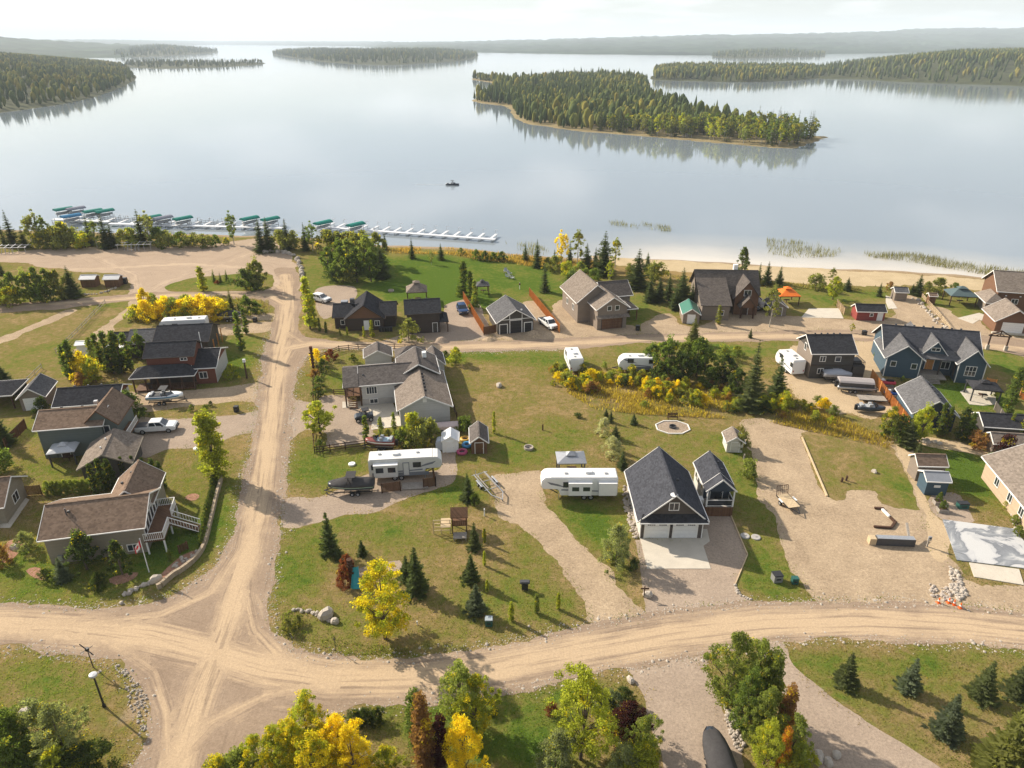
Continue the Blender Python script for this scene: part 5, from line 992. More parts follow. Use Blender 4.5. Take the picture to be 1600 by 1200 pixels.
# grey siding house in the centre
h = bld('grey_siding_house', 'pale grey siding house with taupe shingle roofs and a covered timber porch', -27.0, 102.9, 11.3)
gable(h, 2.6, 11.0, 0.2, 7.6, 0, 3.95, 5.45, 'x', S_PALE, SH_WARM, .4, name='wall')
m = MB(); m.slab([(-.3, -.4, 3.79), (2.2, -.4, 3.79), (2.2, 3.9, 5.45), (-.3, 3.9, 5.45)], .16); m.slab([(-.3, 3.9, 5.45), (2.2, 3.9, 5.45), (2.2, 8.2, 3.79), (-.3, 8.2, 3.79)], .16); m.build('porch_roof', SH_WARM, h)
MB().box(-.36, -.3, -.4, 8.2, 3.6, 3.78).build('porch_trim', TRIM, h)
for x, y in ((0, .1), (0, 3.9), (0, 7.6), (2.4, .1)): MB().box(x-.12, x+.12, y-.12, y+.12, 0, 3.8).build('post', DARKWOOD, h)
MB().box(0, 2.6, 1.2, 7.6, 1.25, 1.4).build('porch_deck', WOOD, h); railing(h, [(.05, 7.5), (.05, 1.3)], 1.4, .95, DARKWOOD, .25); stairs(h, 1.0, 1.2, 0, -1.9, 1.5, 1.3, 6, WOOD)
MB().cbox((5.0, .17, .55), (4.9, .1, 1.1)).build('foundation', STONE, h)
window(h, 'f', .1, 4.2, 2.1, 1.6, 1.2, 4); window(h, 'f', .1, 4.4, .35, 1.2, .7, 2)
vents(h, [(8.2, 4.8, 5.1), (3.0, 2.0, 4.6)])
# its garage wing with the wide front gable
gable(h, 8.3, 16.0, -8.2, 4.4, 0, 3.2, 5.15, 'y', S_PALE, SH_TAUPE, .45)
gable(h, 9.0, 15.2, 2.0, 9.0, 3, 4.2, 6.0, 'y', S_CHAR, SH_WARM, .4)
MB().box(11.9, 12.5, -8.26, -8.2, 3.9, 4.6).build('gable_vent', TRIM, h)
vents(h, [(12.5, -6.5 + 1.25*k, 5.0) for k in range(6)], SH_DARK, .35)
MB().cbox((13.4, 5.8, 5.9), (.7, .9, .9)).build('chimney_box', WHITE, h, .04)
def small_shed(name, label, px, py, rot, w_, d_, ze, zr, wall, roof, ax='y', doorm=None, cat='shed', over=.22, wins=0, trim=TRIM):
    g = G(px, py); s = bld(name, label, g.x, g.y, rot, cat)
    gable(s, -w_/2, w_/2, 0, d_, 0, ze, zr, ax, wall, roof, over, trim, .1)
    if doorm: door(s, 'f', 0, 0, .05, min(1.5, w_*.5), min(2.0, ze*.85), doorm)
    for k in range(wins): window(s, 'f', 0, -w_*.3 + k*w_*.6, ze*.45, .6, .55, 1)
    return s
def KT(s): return [o for o in bpy.data.objects if o.parent == s and o.name.startswith('patio_table')][0]
def gazebo(name, label, px, py, rot, w_, d_, ze, zr, roof, post=CHAR, tier=True, n=4):
    g = G(px, py); s = bld(name, label, g.x, g.y, rot, 'gazebo')
    for x in (-w_/2+.15, w_/2-.15):
        for y in (-d_/2+.15, d_/2-.15): MB().box(x-.09, x+.09, y-.09, y+.09, 0, ze).build('post', post, s)
    hip(s, -w_/2-.1, w_/2+.1, -d_/2-.1, d_/2+.1, ze+.15, zr, roof, None, .1, None)
    m = MB()
    for y in (-d_/2+.15, d_/2-.15): m.bar((-w_/2, y, ze-.05), (w_/2, y, ze-.05), .12)
    for x in (-w_/2+.15, w_/2-.15): m.bar((x, -d_/2, ze-.05), (x, d_/2, ze-.05), .12)
    m.build('beam', post, s)
    if tier: hip(s, -w_*.18, w_*.18, -d_*.18, d_*.18, zr-.05, zr+.35, roof, None, .08, None)
    MB().cbox((.2, 0, .72), (1.3, .8, .06)).bar((.2, 0, 0), (.2, 0, .7), .1).build('patio_table', DARKWOOD, s)
    detach(KT(s), 'dark table under the ' + label.split(' on ')[0].split(' in ')[0].split(' behind ')[0].split(' beside ')[0] + ' ' + str(label.split(' ')[-1]), 'table')
    return s
small_shed('garden_shed', 'taupe hip-gabled garden building behind the grey siding house, left one', 592, 572, 11, 4.8, 4.0, 2.0, 3.2, S_PALE, SH_WARM, 'y')
gazebo('gazebo', 'grey hip-roofed gazebo behind the grey siding house', 643, 572, 11, 5.6, 4.6, 2.5, 4.1, SH_WARM, DARKWOOD, False)
small_shed('garden_shed', 'narrow pale garden shed with taupe roof right of the grey gazebo', 681, 589, 11, 3.2, 5.0, 2.6, 4.0, S_PALE, SH_WARM, 'y', WHITE)
small_shed('resin_shed', 'white resin shed with arched door behind the striped motorhome', 704, 707, 3, 2.3, 2.6, 2.0, 2.7, WHITE, plain('white_roof', (.62, .62, .62), .5, .05), 'y', WHITE, 'shed', .08)
small_shed('wooden_shed', 'small brown wooden shed with long grey roof beside the toys', 749, 709, 4, 2.3, 4.3, 2.1, 3.0, WOOD, SH_WARM, 'y', WOOD)
small_shed('beige_shed', 'small beige shed with step on the lawn behind the garage', 1147, 707, -4, 2.3, 2.7, 1.9, 2.7, S_CREAM, SH_TAUPE, 'y', S_CREAM)
small_shed('plywood_shed', 'small tan wooden shed with brown roof beside the green lawn', 1450, 752, -3, 3.6, 2.4, 2.7, 3.6, S_TAUPE, SH_BROWN, 'x')
s = small_shed('blue_shed', 'blue-grey garden shed with pale metal roof and small sign', 1460, 774, -5, 2.7, 2.3, 2.4, 3.0, S_BLUE, GREYMET, 'x')
MB().box(-.4, .4, -.06, -.01, 1.25, 1.6).build('sign', TRIM, s)
small_shed('dark_shed', 'grey-brown shed behind the purple shrub', 1571, 713, -8, 4.0, 2.8, 2.2, 3.1, S_TAUPE, SH_TAUPE, 'x')
small_shed('hip_outbuilding', 'long low charcoal roofed outbuilding at the right edge', 1572, 690, -8, 7.2, 4.2, 2.5, 3.6, S_CHAR, SH_DARK, 'x')
for k, (px, py) in enumerate(((139, 449), (176, 449))):
    s = small_shed('notice_shed', ['brown wooden shelter by the parking lot, left one of two', 'brown wooden shelter by the parking lot, right one beside the bin'][k], px, py, 4, 3.3, 2.6, 2.2, 2.8, WOOD, GREYMET, 'x')
small_shed('green_roof_shed', 'small cream shed with green metal roof beside the lodge', 1079, 506, -6, 3.4, 6.2, 2.3, 3.4, S_TAUPE, plain('green_roof', (.035, .15, .105), .5, .1), 'y', WHITE)
s = small_shed('red_shed', 'barn red shed with charcoal roof and white door near the beach', 1359, 501, -4, 5.8, 3.2, 2.2, 3.2, S_BARN, SH_DARK, 'x')
door(s, 'f', 0, 1.9, .05, 1.0, 1.9, WHITE); window(s, 'f', 0, .1, 1.0, .6, .6, 1)
small_shed('beige_garage', 'small beige garage with brown roof beside the orange gazebo', 1215, 494, -2, 3.4, 4.8, 2.2, 3.3, S_TAUPE, SH_WARM, 'y', S_TAUPE)
gazebo('orange_gazebo', 'round gazebo with bright orange canopy on the beach lawn', 1227, 473, 0, 4.6, 4.6, 2.2, 3.6, ORANGE, DARKWOOD)
gazebo('teal_gazebo', 'dark teal hip-roofed gazebo on the right beach lawn', 1497, 474, -10, 5.6, 4.6, 2.3, 3.8, plain('teal_roof', (.085, .12, .125), .7, .12), DARKWOOD)
gazebo('charcoal_gazebo', 'charcoal patio gazebo in front of the blue house', 1532, 622, -14, 4.4, 3.6, 2.2, 3.1, SH_DARK, CHAR)
gazebo('grey_gazebo', 'grey metal gazebo behind the white fifth-wheel camper', 891, 738, 2, 3.8, 3.0, 2.3, 3.1, GREYMET, CHAR)
gazebo('cone_gazebo', 'pale grey pointed gazebo behind the brown two-storey cottage', 652, 470, 8, 4.6, 4.6, 2.7, 4.6, SH_TAUPE, DARKWOOD)
gazebo('lawn_gazebo', 'small grey gazebo beside the workshop poplars', 754, 458, 8, 3.0, 3.0, 2.1, 3.1, SH_GREY, DARKWOOD)
gazebo('patio_gazebo', 'small white and grey patio canopy beside the grey-green house', 106, 720, 14, 3.4, 3.0, 2.1, 2.8, plain('canvas_grey', (.42, .43, .44), .8, .1), CHAR)
small_shed('shore_kiosk', 'small stone kiosk by the shore walk', 1406, 470, -8, 2.6, 2.6, 2.2, 2.9, S_TAUPE, SH_GREY, 'x')
small_shed('privy', 'small brown privy beside the log fence', 1455, 476, -8, 1.4, 1.4, 2.2, 2.6, WOOD, SH_BROWN, 'x')
small_shed('field_shed', 'white roofed small shed beside the wire fence field', 133, 556, 10, 2.2, 1.8, 2.4, 2.7, WHITE, WHITE, 'x')

# tan corner house lower left
h = bld('tan_house', 'tan house with brown shingle roof, tall windows and white-railed deck', -52.8, 64.2, 12.7)
gable(h, .1, 10.4, 0, 7.4, 0, 3.95, 5.75, 'x', S_TAN, SH_BROWN, .45)
gable(h, 5.6, 10.2, 5, 11.2, 0, 4.0, 5.9, 'y', S_TAN, SH_BROWN, .45)
for u in (.8, 1.9, 3.0, 4.1, 5.2, 6.3): window(h, 'r', 10.4, u, 2.0, .8, 1.6, 1)
window(h, 'r', 10.4, 3.7, 4.1, 1.6, .7, 2)
MB().box(10.4, 12.6, -.6, 6.6, 1.75, 1.9).build('deck', WOOD, h)
for x, y in ((12.5, -.5), (12.5, 3), (12.5, 6.5), (10.6, -.5)): MB().box(x-.08, x+.08, y-.08, y+.08, 0, 1.75).build('deck_post', TRIM, h)
railing(h, [(10.45, -.55), (12.55, -.55), (12.55, 2.4)], 1.9, 1.0, TRIM, .2); railing(h, [(12.55, 3.9), (12.55, 6.55), (10.45, 6.55)], 1.9, 1.0, TRIM, .2)
stairs(h, 12.6, 3.15, 3.0, 0, 1.4, 1.8, 8, WOOD)
for y in (2.4, 3.9):
    m = MB(); m.bar((12.6, y, 2.8), (15.6, y, 1.0), .07); m.bar((12.6, y, 2.0), (15.6, y, .2), .07); [m.bar((12.6+k*.3, y, 1.9-k*.18), (12.6+k*.3, y, 2.8-k*.18), .04) for k in range(11)]
    m.build('stair_rail', TRIM, h)
window(h, 'f', 0, 7.2, .5, 1.1, .8, 2); window(h, 'f', 0, 8.9, .5, 1.1, .8, 2); MB().cbox((1.2, -.1, .8), (.5, .2, .7)).build('meter_box', STEEL, h)
vents(h, [(2.4, 2.4, 5.2), (7.6, 9.2, 5.5), (6.8, 7.6, 5.1)]); MB().tube((2.2, 2.2, 4.8), (2.2, 2.2, 5.9), .07).build('flue', CHAR, h)
# taupe garage behind it
h = bld('taupe_garage', 'low garage with warm taupe gable roof behind the poplar row', -58.0, 80.6, 15, 'garage'); gable(h, .3, 6.2, 0, 6.6, 0, 2.75, 4.35, 'y', S_CHAR, SH_TAUPE, .45, S_TAN); vents(h, [(2.6, 2, 4.1), (2.7, 4.4, 4.1)], WHITE, .2)
# grey-green house
h = bld('grey_green_house', 'tall grey-green house with brown roof and white outside stair', -66.9, 87.1, 10)
gable(h, 0, 8.4, 0, 5.8, 0, 5.0, 6.35, 'x', S_GREEN, SH_BROWN, .4); gable(h, 6.0, 10.2, .6, 7.4, 0, 4.9, 6.9, 'y', S_GREEN, SH_BROWN, .4, WOOD)
MB().box(10.2, 11.6, 0, 5, 2.3, 2.42).build('balcony', WOOD, h); railing(h, [(11.5, 4.9), (11.5, .1)], 2.42, .95, TRIM, .25); stairs(h, 9.6, 0, 0, -2.6, 1.2, 2.4, 8, WOOD)
for x in (9.0, 10.2):
    m = MB(); m.bar((x, 0, 3.3), (x, -2.7, .9), .07); m.bar((x, 0, 2.5), (x, -2.7, .1), .06); [m.bar((x, -k*.3, 2.45-k*.26), (x, -k*.3, 3.3-k*.26), .05) for k in range(9)]; m.build('stair_rail', TRIM, h)
door(h, 'f', 0, 2.8, .1, 1.1, 2.0, DARKWOOD); window(h, 'f', .6, 8.8, 3.0, .7, 1.2, 1); vents(h, [(2.4, 3.4, 6.2), (5.2, 3.4, 6.2)]); MB().cbox((6.8, 4.2, 6.4), (.5, .5, .5)).build('chimney', STEEL, h)
# low charcoal house beyond
h = bld('charcoal_long_house', 'long charcoal-roofed house with red-brown walls behind the grey-green house', -71.2, 98.2, 9.6); gable(h, 0, 8.8, 0, 6, 0, 2.95, 4.4, 'x', S_RED, SH_DARK, .45); m = MB(); fbox(m, fmap('r', 8.8), 0, 6, 0, .03, .1, 2.7); m.build('end_siding', S_PALE, h); vents(h, [(2, 3.3, 4.3), (4, 3.3, 4.3), (6, 3.3, 4.3)])
# carport and small garage at the left edge
h = bld('small_garage', 'small grey garage with white door beside the left edge carport', -79.2, 101.6, 14, 'garage'); gable(h, 0, 3.6, 0, 5.4, 0, 2.6, 4.0, 'y', S_TAUPE, SH_GREY, .35); garage_door(h, 'f', 0, 1.8, .05, 2.3, 2.0, WHITE, TRIM, False)
h = bld('carport', 'open carport with charcoal roof at the left edge', -87.0, 101.5, 10, 'carport')
for x in (0, 3, 6): [MB().box(x-.1, x+.1, y-.1, y+.1, 0, 2.5).build('post', DARKWOOD, h) for y in (0, 5.4)]
hip(h, -.4, 6.4, -.4, 5.9, 2.6, 3.6, SH_DARK); MB().box(0, 6, 5.3, 5.45, 0, 2.5).build('back_wall', S_CHAR, h)
# dark porch house
h = bld('dark_porch_house', 'large dark-roofed house with red-brown upper storey and deep timber porch', -64.2, 108.2, 8)
gable(h, 2.0, 9.6, 2.6, 8.0, 0, 5.55, 7.0, 'x', S_RED, SH_DARK, .4, S_DARK)
hip(h, -.4, 10.2, -.3, 4.4, 2.8, 4.1, SH_DARK, 2.2)
for k in range(6): MB().box(.1 + k*1.95 - .1, .1 + k*1.95 + .1, 0, .2, 0, 2.75).build('post', DARKWOOD, h)
MB().box(0, 9.8, 0, 3, .25, .4).build('porch_deck', WOOD, h); railing(h, [(2.0, .1), (9.8, .1)], .4, .9, DARKWOOD, .3); MB().box(1.9, 9.5, 2.4, 2.6, 0, 2.7).build('porch_wall', S_DARK, h)
window(h, 'f', 2.6, 8.1, 4.5, 1.0, .45, 2)
gable(h, 9.6, 13.0, 2.2, 10.6, 0, 3.3, 4.9, 'x', S_RED, SH_DARK, .4); window(h, 'f', 2.2, 10.9, 1.1, 1.2, 1.1, 2); m = MB(); fbox(m, fmap('r', 13), 2.2, 10.6, 0, .03, .1, 3.0); m.build('end_siding', S_PALE, h)
MB().tube((9.9, 7.6, 4.6), (9.9, 7.6, 7.6), .07).build('flue', WHITE, h); detach(MB().cbox((2.4, .6, .8), (.6, .5, .8)).cbox((2.4, .6, 1.3), (.9, .5, .2)).build('barbecue', BLACK, h, .03), 'black barbecue on the porch of the dark porch house', 'grill')
h = bld('dark_rear_building', 'long charcoal-roofed building behind the dark porch house', -74.4, 121.8, 8)
gable(h, 7.6, 17.0, 0, 8.4, 0, 3.2, 5.0, 'x', S_CHAR, SH_DARK, .4, S_DARK); gable(h, 2.6, 7.4, .8, 7.6, 0, 3.0, 4.5, 'x', S_CHAR, SH_GREY, .35, S_DARK); gable(h, -1, 2.6, 3, 8, 0, 2.6, 3.6, 'x', S_CHAR, SH_DARK, .3, S_DARK)
MB().box(-1.8, 1.6, .6, 2.6, 2.2, 2.3).build('awning', WHITE, h)
[MB().bar((17.8, y, 0), (17.8, y, 2.9), .16).build('gable_post', CEDAR, h) for y in (1, 4, 7)]

# houses along the lake road
h = bld('brown_cottage', 'brown-gabled charcoal-roofed cottage at the corner of the upper road', -36.6, 136.6, 6)
gable(h, 2.6, 10.0, 0, 8.6, 0, 2.9, 5.6, 'y', S_CHOC, SH_DARK, .45, S_DARK); gable(h, 0, 3.4, 1.6, 8.0, 0, 2.8, 4.4, 'x', S_DARK, SH_DARK, .4, S_DARK); gable(h, 9.6, 12.4, 1.6, 8.0, 0, 2.8, 4.5, 'x', S_DARK, SH_DARK, .4, S_DARK)
m = MB(); fbox(m, fmap('f', 0), 2.6, 10, 0, .03, .05, 2.7); m.build('lower_siding', S_DARK, h)
door(h, 'f', -.03, 6.6, .1, .9, 2.0, WHITE); window(h, 'f', -.03, 8.8, 1.0, .9, 1.0, 2); window(h, 'f', 1.6, 1.6, .9, .7, .9, 1); MB().cbox((3.6, 4.6, 4.9), (.9, .9, 1.1)).build('chimney', CHAR, h); MB().cbox((1.8, 6.0, 4.3), (1.4, 1.2, .5)).build('skylight', GREYMET, h)
for k in range(5): detach(MB().cbox((9.4 + k*.55, -1.0, .45), (.5, .5, .9)).cbox((9.4 + k*.55, -1.0, .93), (.54, .54, .06)).build('waste_bin', BLACK, h), 'black bin in the row against the front of the brown cottage', 'bin', 'bins at the brown cottage')
h = bld('brown_two_storey', 'dark brown two-storey cottage with charcoal roof beside the gravel drive', -21.3, 135.2, 9)
gable(h, 0, 6.6, 0, 6.4, 0, 4.6, 6.3, 'x', S_DARK, SH_DARK, .4, S_DARK); window(h, 'r', 6.6, 2, 3.2, .8, 1, 1); hip(h, 6.4, 8.4, -.4, 5, 2.4, 3.1, SH_DARK, .9, .12, S_DARK); [MB().box(8.1, 8.3, y, y+.2, 0, 2.4).build('post', DARKWOOD, h) for y in (0, 4.6)]; door(h, 'f', 0, 5.6, .1, .9, 2.0, S_CHAR)
vents(h, [(1.4, 3.4, 6.2), (2.8, 3.4, 6.2), (4.2, 3.4, 6.2)])
h = bld('workshop', 'grey-roofed workshop with three white-trimmed dark doors', -3.0, 134.9, 14, 'garage')
gable(h, .2, 7.6, 0, 8.6, 0, 2.95, 5.2, 'y', S_CHAR, SH_GREY, .5, TRIM); garage_door(h, 'f', 0, 3.9, .05, 2.4, 2.7, BLACK, TRIM, False); garage_door(h, 'f', 0, 1.3, .05, 1.5, 2.0, BLACK, TRIM, False); garage_door(h, 'f', 0, 6.5, .05, 1.5, 2.0, BLACK, TRIM, False)
m = MB(); m.bar((.4, -.04, 3.05), (7.4, -.04, 3.05), .06, .14); m.bar((2.6, -.04, 3.0), (2.6, -.04, 4.0), .06, .12); m.bar((5.2, -.04, 3.0), (5.2, -.04, 4.0), .06, .12); m.build('truss_trim', TRIM, h); vents(h, [(5.4, 1.2, 4.4)], WHITE)
h = bld('taupe_house', 'large taupe house with steep roofs and wooden double garage doors', 17.6, 137.4, 14)
gable(h, 0, 6.4, 0, 7.0, 0, 4.9, 7.0, 'y', S_TAUPE, SH_TAUPE, .5); gable(h, -2.6, 5.4, 5, 15.5, 0, 5.0, 8.2, 'y', S_TAUPE, SH_TAUPE, .5); gable(h, 4.4, 10.4, 8, 14.5, 0, 4.6, 6.6, 'x', S_TAUPE, SH_DTAUPE, .5)
garage_door(h, 'f', 0, 3.2, .05, 4.4, 2.3, WOOD, S_DARK, False); window(h, 'f', 0, 2.5, 4.1, .8, .9, 1); window(h, 'f', 0, 4.2, 4.1, .8, .9, 1); MB().slab([(-.4, -.8, 2.7), (6.8, -.8, 2.7), (6.8, 0, 3.1), (-.4, 0, 3.1)], .12).build('skirt_roof', SH_TAUPE, h)
hip(h, 6.4, 10.6, 3.6, 8.2, 2.6, 3.6, SH_DTAUPE, 1.6); window(h, 'l', -2.6, 8, 2, 1, 1.2, 2); window(h, 'l', -2.6, 12, 2, 1, 1.2, 2); [MB().box(10.3, 10.5, y, y+.2, 0, 2.6).build('post', WOOD, h) for y in (3.8, 7.8)]; [window(h, 'r', 6.4, u, 1.2, .8, 1.1, 1) for u in (1.6, 5)]
h = bld('lodge', 'big dark taupe lodge with steep twin front gables beside the lake', 40.6, 143.4, -3)
gable(h, 0, 13.0, 6, 14, 0, 4.4, 8.2, 'x', S_TAUPE, SH_DTAUPE, .5, S_DARK); m = MB(); m.slab([(-.4, -.4, 3.4), (6.2, -.4, 3.4), (6.2, 8.2, 6.9), (-.4, 8.2, 6.9)], .16); m.build('garage_roof', SH_DTAUPE, h); MB().prism([(0, 0), (7, 0), (7, 6), (0, 3.3)], 0, 5.8, 'x').build('garage_wall', S_TAUPE, h)
gable(h, 7.6, 12.6, 3.6, 9, 0, 4.4, 7.6, 'y', S_CHOC, SH_DTAUPE, .5, S_DARK); gable(h, 8.6, 11.4, 1.4, 4.4, 2.4, 3.0, 4.7, 'y', S_CHOC, SH_DTAUPE, .4, S_DARK); [MB().box(x-.15, x+.15, 1.3, 1.6, 0, 2.8).build('post', DARKWOOD, h) for x in (8.7, 11.3)]
window(h, 'f', 3.6, 10.1, 4.4, 1.4, 1.2, 2); window(h, 'f', 0, 4, 1.2, 1.2, 1, 2); door(h, 'f', 3.6, 10.0, .1, 1.2, 2.1, DARKWOOD); MB().slab([(3.6, 8.6, 6.9), (6.4, 8.6, 6.9), (6.4, 10.2, 7.3), (3.6, 10.2, 7.3)], .5).build('dormer', SH_TAUPE, h); MB().cbox((8.6, 10.6, 8.6), (.9, .9, 1.4)).build('chimney', TRIM, h)
h = bld('charcoal_two_storey', 'charcoal two-storey house with white-framed windows beside the boat yard', 52.6, 114.0, 0)
gable(h, 0, 7.4, 0, 6.6, 0, 5.1, 7.1, 'x', S_CHAR, SH_DARK, .35); m = MB(); fbox(m, fmap('l', 0), 0, 6.6, 0, .03, .05, 4.9); m.build('end_siding', S_TAUPE, h); MB().box(0, 7.4, -.1, -.02, 2.5, 2.65).build('belly_band', S_DARK, h)
for z in (3.35, 1.0): window(h, 'f', 0, 1.9, z, .9, .9, 2); window(h, 'f', 0, 4.6, z, .85, .8 if z > 2 else .9, 1 if z > 2 else 2)
window(h, 'l', -.03, 3.3, 4.2, .7, 1.2, 1); vents(h, [(1.4 + k*1.1, 3.7, 7.0) for k in range(5)], CHAR, .25)
MB().box(7.5, 9.6, -.2, 3.6, 0, 2.4).build('deck_block', S_CHAR, h); railing(h, [(9.5, 3.5), (9.5, -.1), (7.6, -.1)], 2.4, .8, CHAR, .3); detach(MB().cbox((8.5, 1.6, 2.75), (1.6, 1.9, .7)).build('hot_tub', BLACK, h, .08), 'black hot tub on the deck block of the charcoal two-storey house', 'hot tub')
# blue house
h = bld('blue_house', 'slate blue house with three white-trimmed front gables and orange front door', 66.5, 115.6, -13)
gable(h, .4, 15.6, 2.2, 11.0, 0, 4.1, 7.2, 'x', S_BLUE, SH_BLUE, .5); gable(h, 0, 5.6, -.6, 7, 0, 4.1, 6.3, 'y', S_BLUE, SH_GREY, .5); gable(h, 11.6, 15.8, -.6, 7, 0, 4.1, 6.4, 'y', S_BLUE, SH_GREY, .45)
m = MB().slab([(5.6, .2, 3.7), (11.6, .2, 3.7), (11.6, 2.6, 4.6), (5.6, 2.6, 4.6)], .14); m.build('porch_roof', SH_GREY, h); gable(h, 6.4, 9.8, 1.6, 6, 4.1, 4.6, 6.6, 'y', S_BLUE, SH_GREY, .35)
window(h, 'f', 1.6, 8.1, 4.75, 1.3, .5, 2); window(h, 'f', -.6, 1.2, 2.1, .8, .9, 1); window(h, 'f', -.6, 4.6, 1.9, .8, .9, 1); window(h, 'f', -.6, 13.6, 1.5, 1.6, 1.7, 3, TRIM, 2); window(h, 'f', 2.2, 10.5, 1.3, 1.3, 1.3, 2); window(h, 'f', 2.2, 6.4, 1.9, .6, .9, 1); door(h, 'f', 2.2, 7.9, .9, 1.3, 2.0, CEDAR)
MB().box(5.7, 10.0, -1.4, 2.2, .55, .75).build('porch_deck', GREYWOOD, h); [MB().box(x-.1, x+.1, .3, .5, .7, 3.7).build('post', S_DARK, h) for x in (6, 9, 11.4)]; stairs(h, 7.6, -1.4, 0, -.9, 2.6, .6, 3, GREYWOOD); railing(h, [(5.8, -1.3), (8.6, -1.3)], .75, .5, GREYWOOD, .3)
vents(h, [(2.4 + k*1.55, 7.1, 7.1) for k in range(8)], CHAR, .3); MB().prism([(0, 4.0), (3.4, 4.0), (1.7, 5.9)], 11, 13.4).build('rear_dormer', SH_GREY, h).location = (5.0, 0, 0)
for x in (.02, 5.58, 11.62, 15.78): MB().box(x-.07, x+.07, -.66, -.55, 0, 3.9).build('corner_board', TRIM, h)
h = bld('timber_arch', 'open timber truss arch on stone piers beside the blue house', *G(1556, 547).xy, -13, 'arch')
for x in (-1.6, 1.6): MB().box(x-.3, x+.3, -.3, .3, 0, 1.0).build('stone_pier', PALEROCK, h, .04); MB().box(x-.12, x+.12, -.12, .12, 1.0, 2.9).build('post', DARKWOOD, h)
m = MB(); m.bar((-2, 0, 2.9), (0, 0, 4.0), .2); m.bar((2, 0, 2.9), (0, 0, 4.0), .2); m.bar((-1.8, 0, 2.9), (1.8, 0, 2.9), .2); m.bar((0, 0, 2.9), (0, 0, 3.9), .16); m.bar((-.9, 0, 2.9), (0, 0, 3.4), .12); m.bar((.9, 0, 2.9), (0, 0, 3.4), .12); m.build('truss', DARKWOOD, h)
h = bld('blue_garage', 'slate blue garage with grey gable roof beside the orange fence', 61.4, 95.9, -11, 'garage'); gable(h, .2, 6.0, 0, 8.2, 0, 3.15, 5.3, 'y', S_NAVY, SH_GREY, .45); m = MB(); fbox(m, fmap('l', .2), 0, 8.2, 0, .03, .05, 2.9); m.build('side_siding', S_BLUE, h); vents(h, [(3.6, 1 + 1.3*k, 5.0) for k in range(5)], CHAR, .28)
# houses cut by the frame
g = G(1552, 520); h = bld('chestnut_garage', 'chestnut garage with grey-brown gable roof and white door at the right', g.x, g.y, -14, 'garage'); gable(h, 0, 6.6, 0, 7, 0, 3.0, 5.3, 'y', S_CHOC, SH_TAUPE, .5); garage_door(h, 'f', 0, 3.1, .3, 3.6, 2.0, WHITE, TRIM, False); MB().box(-.4, 7, -.5, -.02, 0, .35).build('sill', CONC, h)
g = G(1535, 498); h = bld('chestnut_house', 'chestnut house with tan shingle roof at the right edge of the beach', g.x + 1.5, g.y + 1, -14); gable(h, 2.4, 14, 4, 13, 0, 5.2, 8.2, 'x', S_CHOC, SH_TAUPE, .5); hip(h, -.4, 4, 1.6, 9, 2.7, 4.4, SH_TAUPE, 2); [MB().box(x, x+.2, 1.9, 2.1, 0, 2.7).build('post', DARKWOOD, h) for x in (0, 2, 3.6)]; MB().box(.6, 3.8, 4, 8.6, 0, 2.6).build('porch_wall', S_TAUPE, h); window(h, 'f', 4, 6, 2.2, 1.2, 1, 2); [MB().cbox((x, 3.9, z), (.3, .1, .2)).build('wall_lamp', WHITE, h) for x, z in ((4, 3.9), (6.8, 3.9))]
g = G(1578, 822); h = bld('peach_house', 'peach-walled house with taupe roof cut by the right edge', g.x + 1.0, g.y - 1.0, -9); gable(h, 0, 9, 0, 12, 0, 3.3, 5.6, 'y', S_PEACH, SH_TAUPE, .5); [window(h, 'l', 0, u, 1.2, 1.0, 1.1, 2) for u in (1.6, 4.6, 8.2)]
g = G(0, 826); h = bld('edge_house', 'tan house with brown roof cut by the left edge', -65.5, 71.3, 12); gable(h, -7, 2.9, 0, 6.2, 0, 3.0, 4.9, 'x', S_TAN, SH_BROWN, .5); window(h, 'r', 2.9, 3.5, 1, 1.4, 1.2, 2)

# ------------------------------------------------------------------ fences
def board_fence(name, label, pts, ht, mat, post=None, bw=None, bays=2.4):
    """posts, rails and separate panels of boards along a ground line"""
    P = [Vector(p).to_3d() if len(p) == 2 else Vector(p) for p in pts]
    t = thing(name, label, 'fence', P[0]); o = P[0]
    for a, b in zip(P[:-1], P[1:]):
        n = max(1, round((b-a).length/bays))
        for k in range(n):
            q0, q1 = a.lerp(b, k/n) - o, a.lerp(b, (k+1)/n) - o
            MB().bar(q0, q0 + Vector((0, 0, ht+.08)), .12).build('post', post or mat, t)
            d = (q1-q0).normalized(); nb = max(4, int((q1-q0).length/.16)); m = MB(); L = (q1-q0).length
            for j in range(nb):
                s = q0 + d*(L*(j+.5)/nb); off = Vector((-d.y, d.x, 0))*.05
                m.bar(s + off + Vector((0, 0, .05)), s + off + Vector((0, 0, ht*rng.uniform(.985, 1.0))), .018, L/nb*.9)
            m.build('panel', mat, t)
        MB().bar(b - o, b - o + Vector((0, 0, ht+.08)), .12).build('post', post or mat, t)
    return t
def rail_fence(name, label, pts, ht, mat, rails=3, bays=2.4, r=.07):
    P = [G(*p) for p in pts]; t = thing(name, label, 'fence', P[0]); o = P[0]
    for a, b in zip(P[:-1], P[1:]):
        n = max(1, round((b-a).length/bays))
        for k in range(n+1): q = a.lerp(b, k/n) - o; MB().tube(q, q + Vector((0, 0, ht)), r, r, 7).build('post', mat, t)
        for i in range(rails):
            z = Vector((0, 0, ht*(i+.7)/rails*.95))
            for k in range(n): MB().bar(a.lerp(b, k/n) - o + z, a.lerp(b, (k+1)/n) - o + z, .05, .11).build('rail', mat, t)
    return t
board_fence('cedar_fence', 'tall orange cedar fence between the workshop and the taupe house', gp([(827, 462), (874, 520)]), 1.9, CEDAR)
board_fence('cedar_fence', 'orange cedar fence along the workshop poplars', gp([(724, 468), (756, 522)]), 1.9, CEDAR)
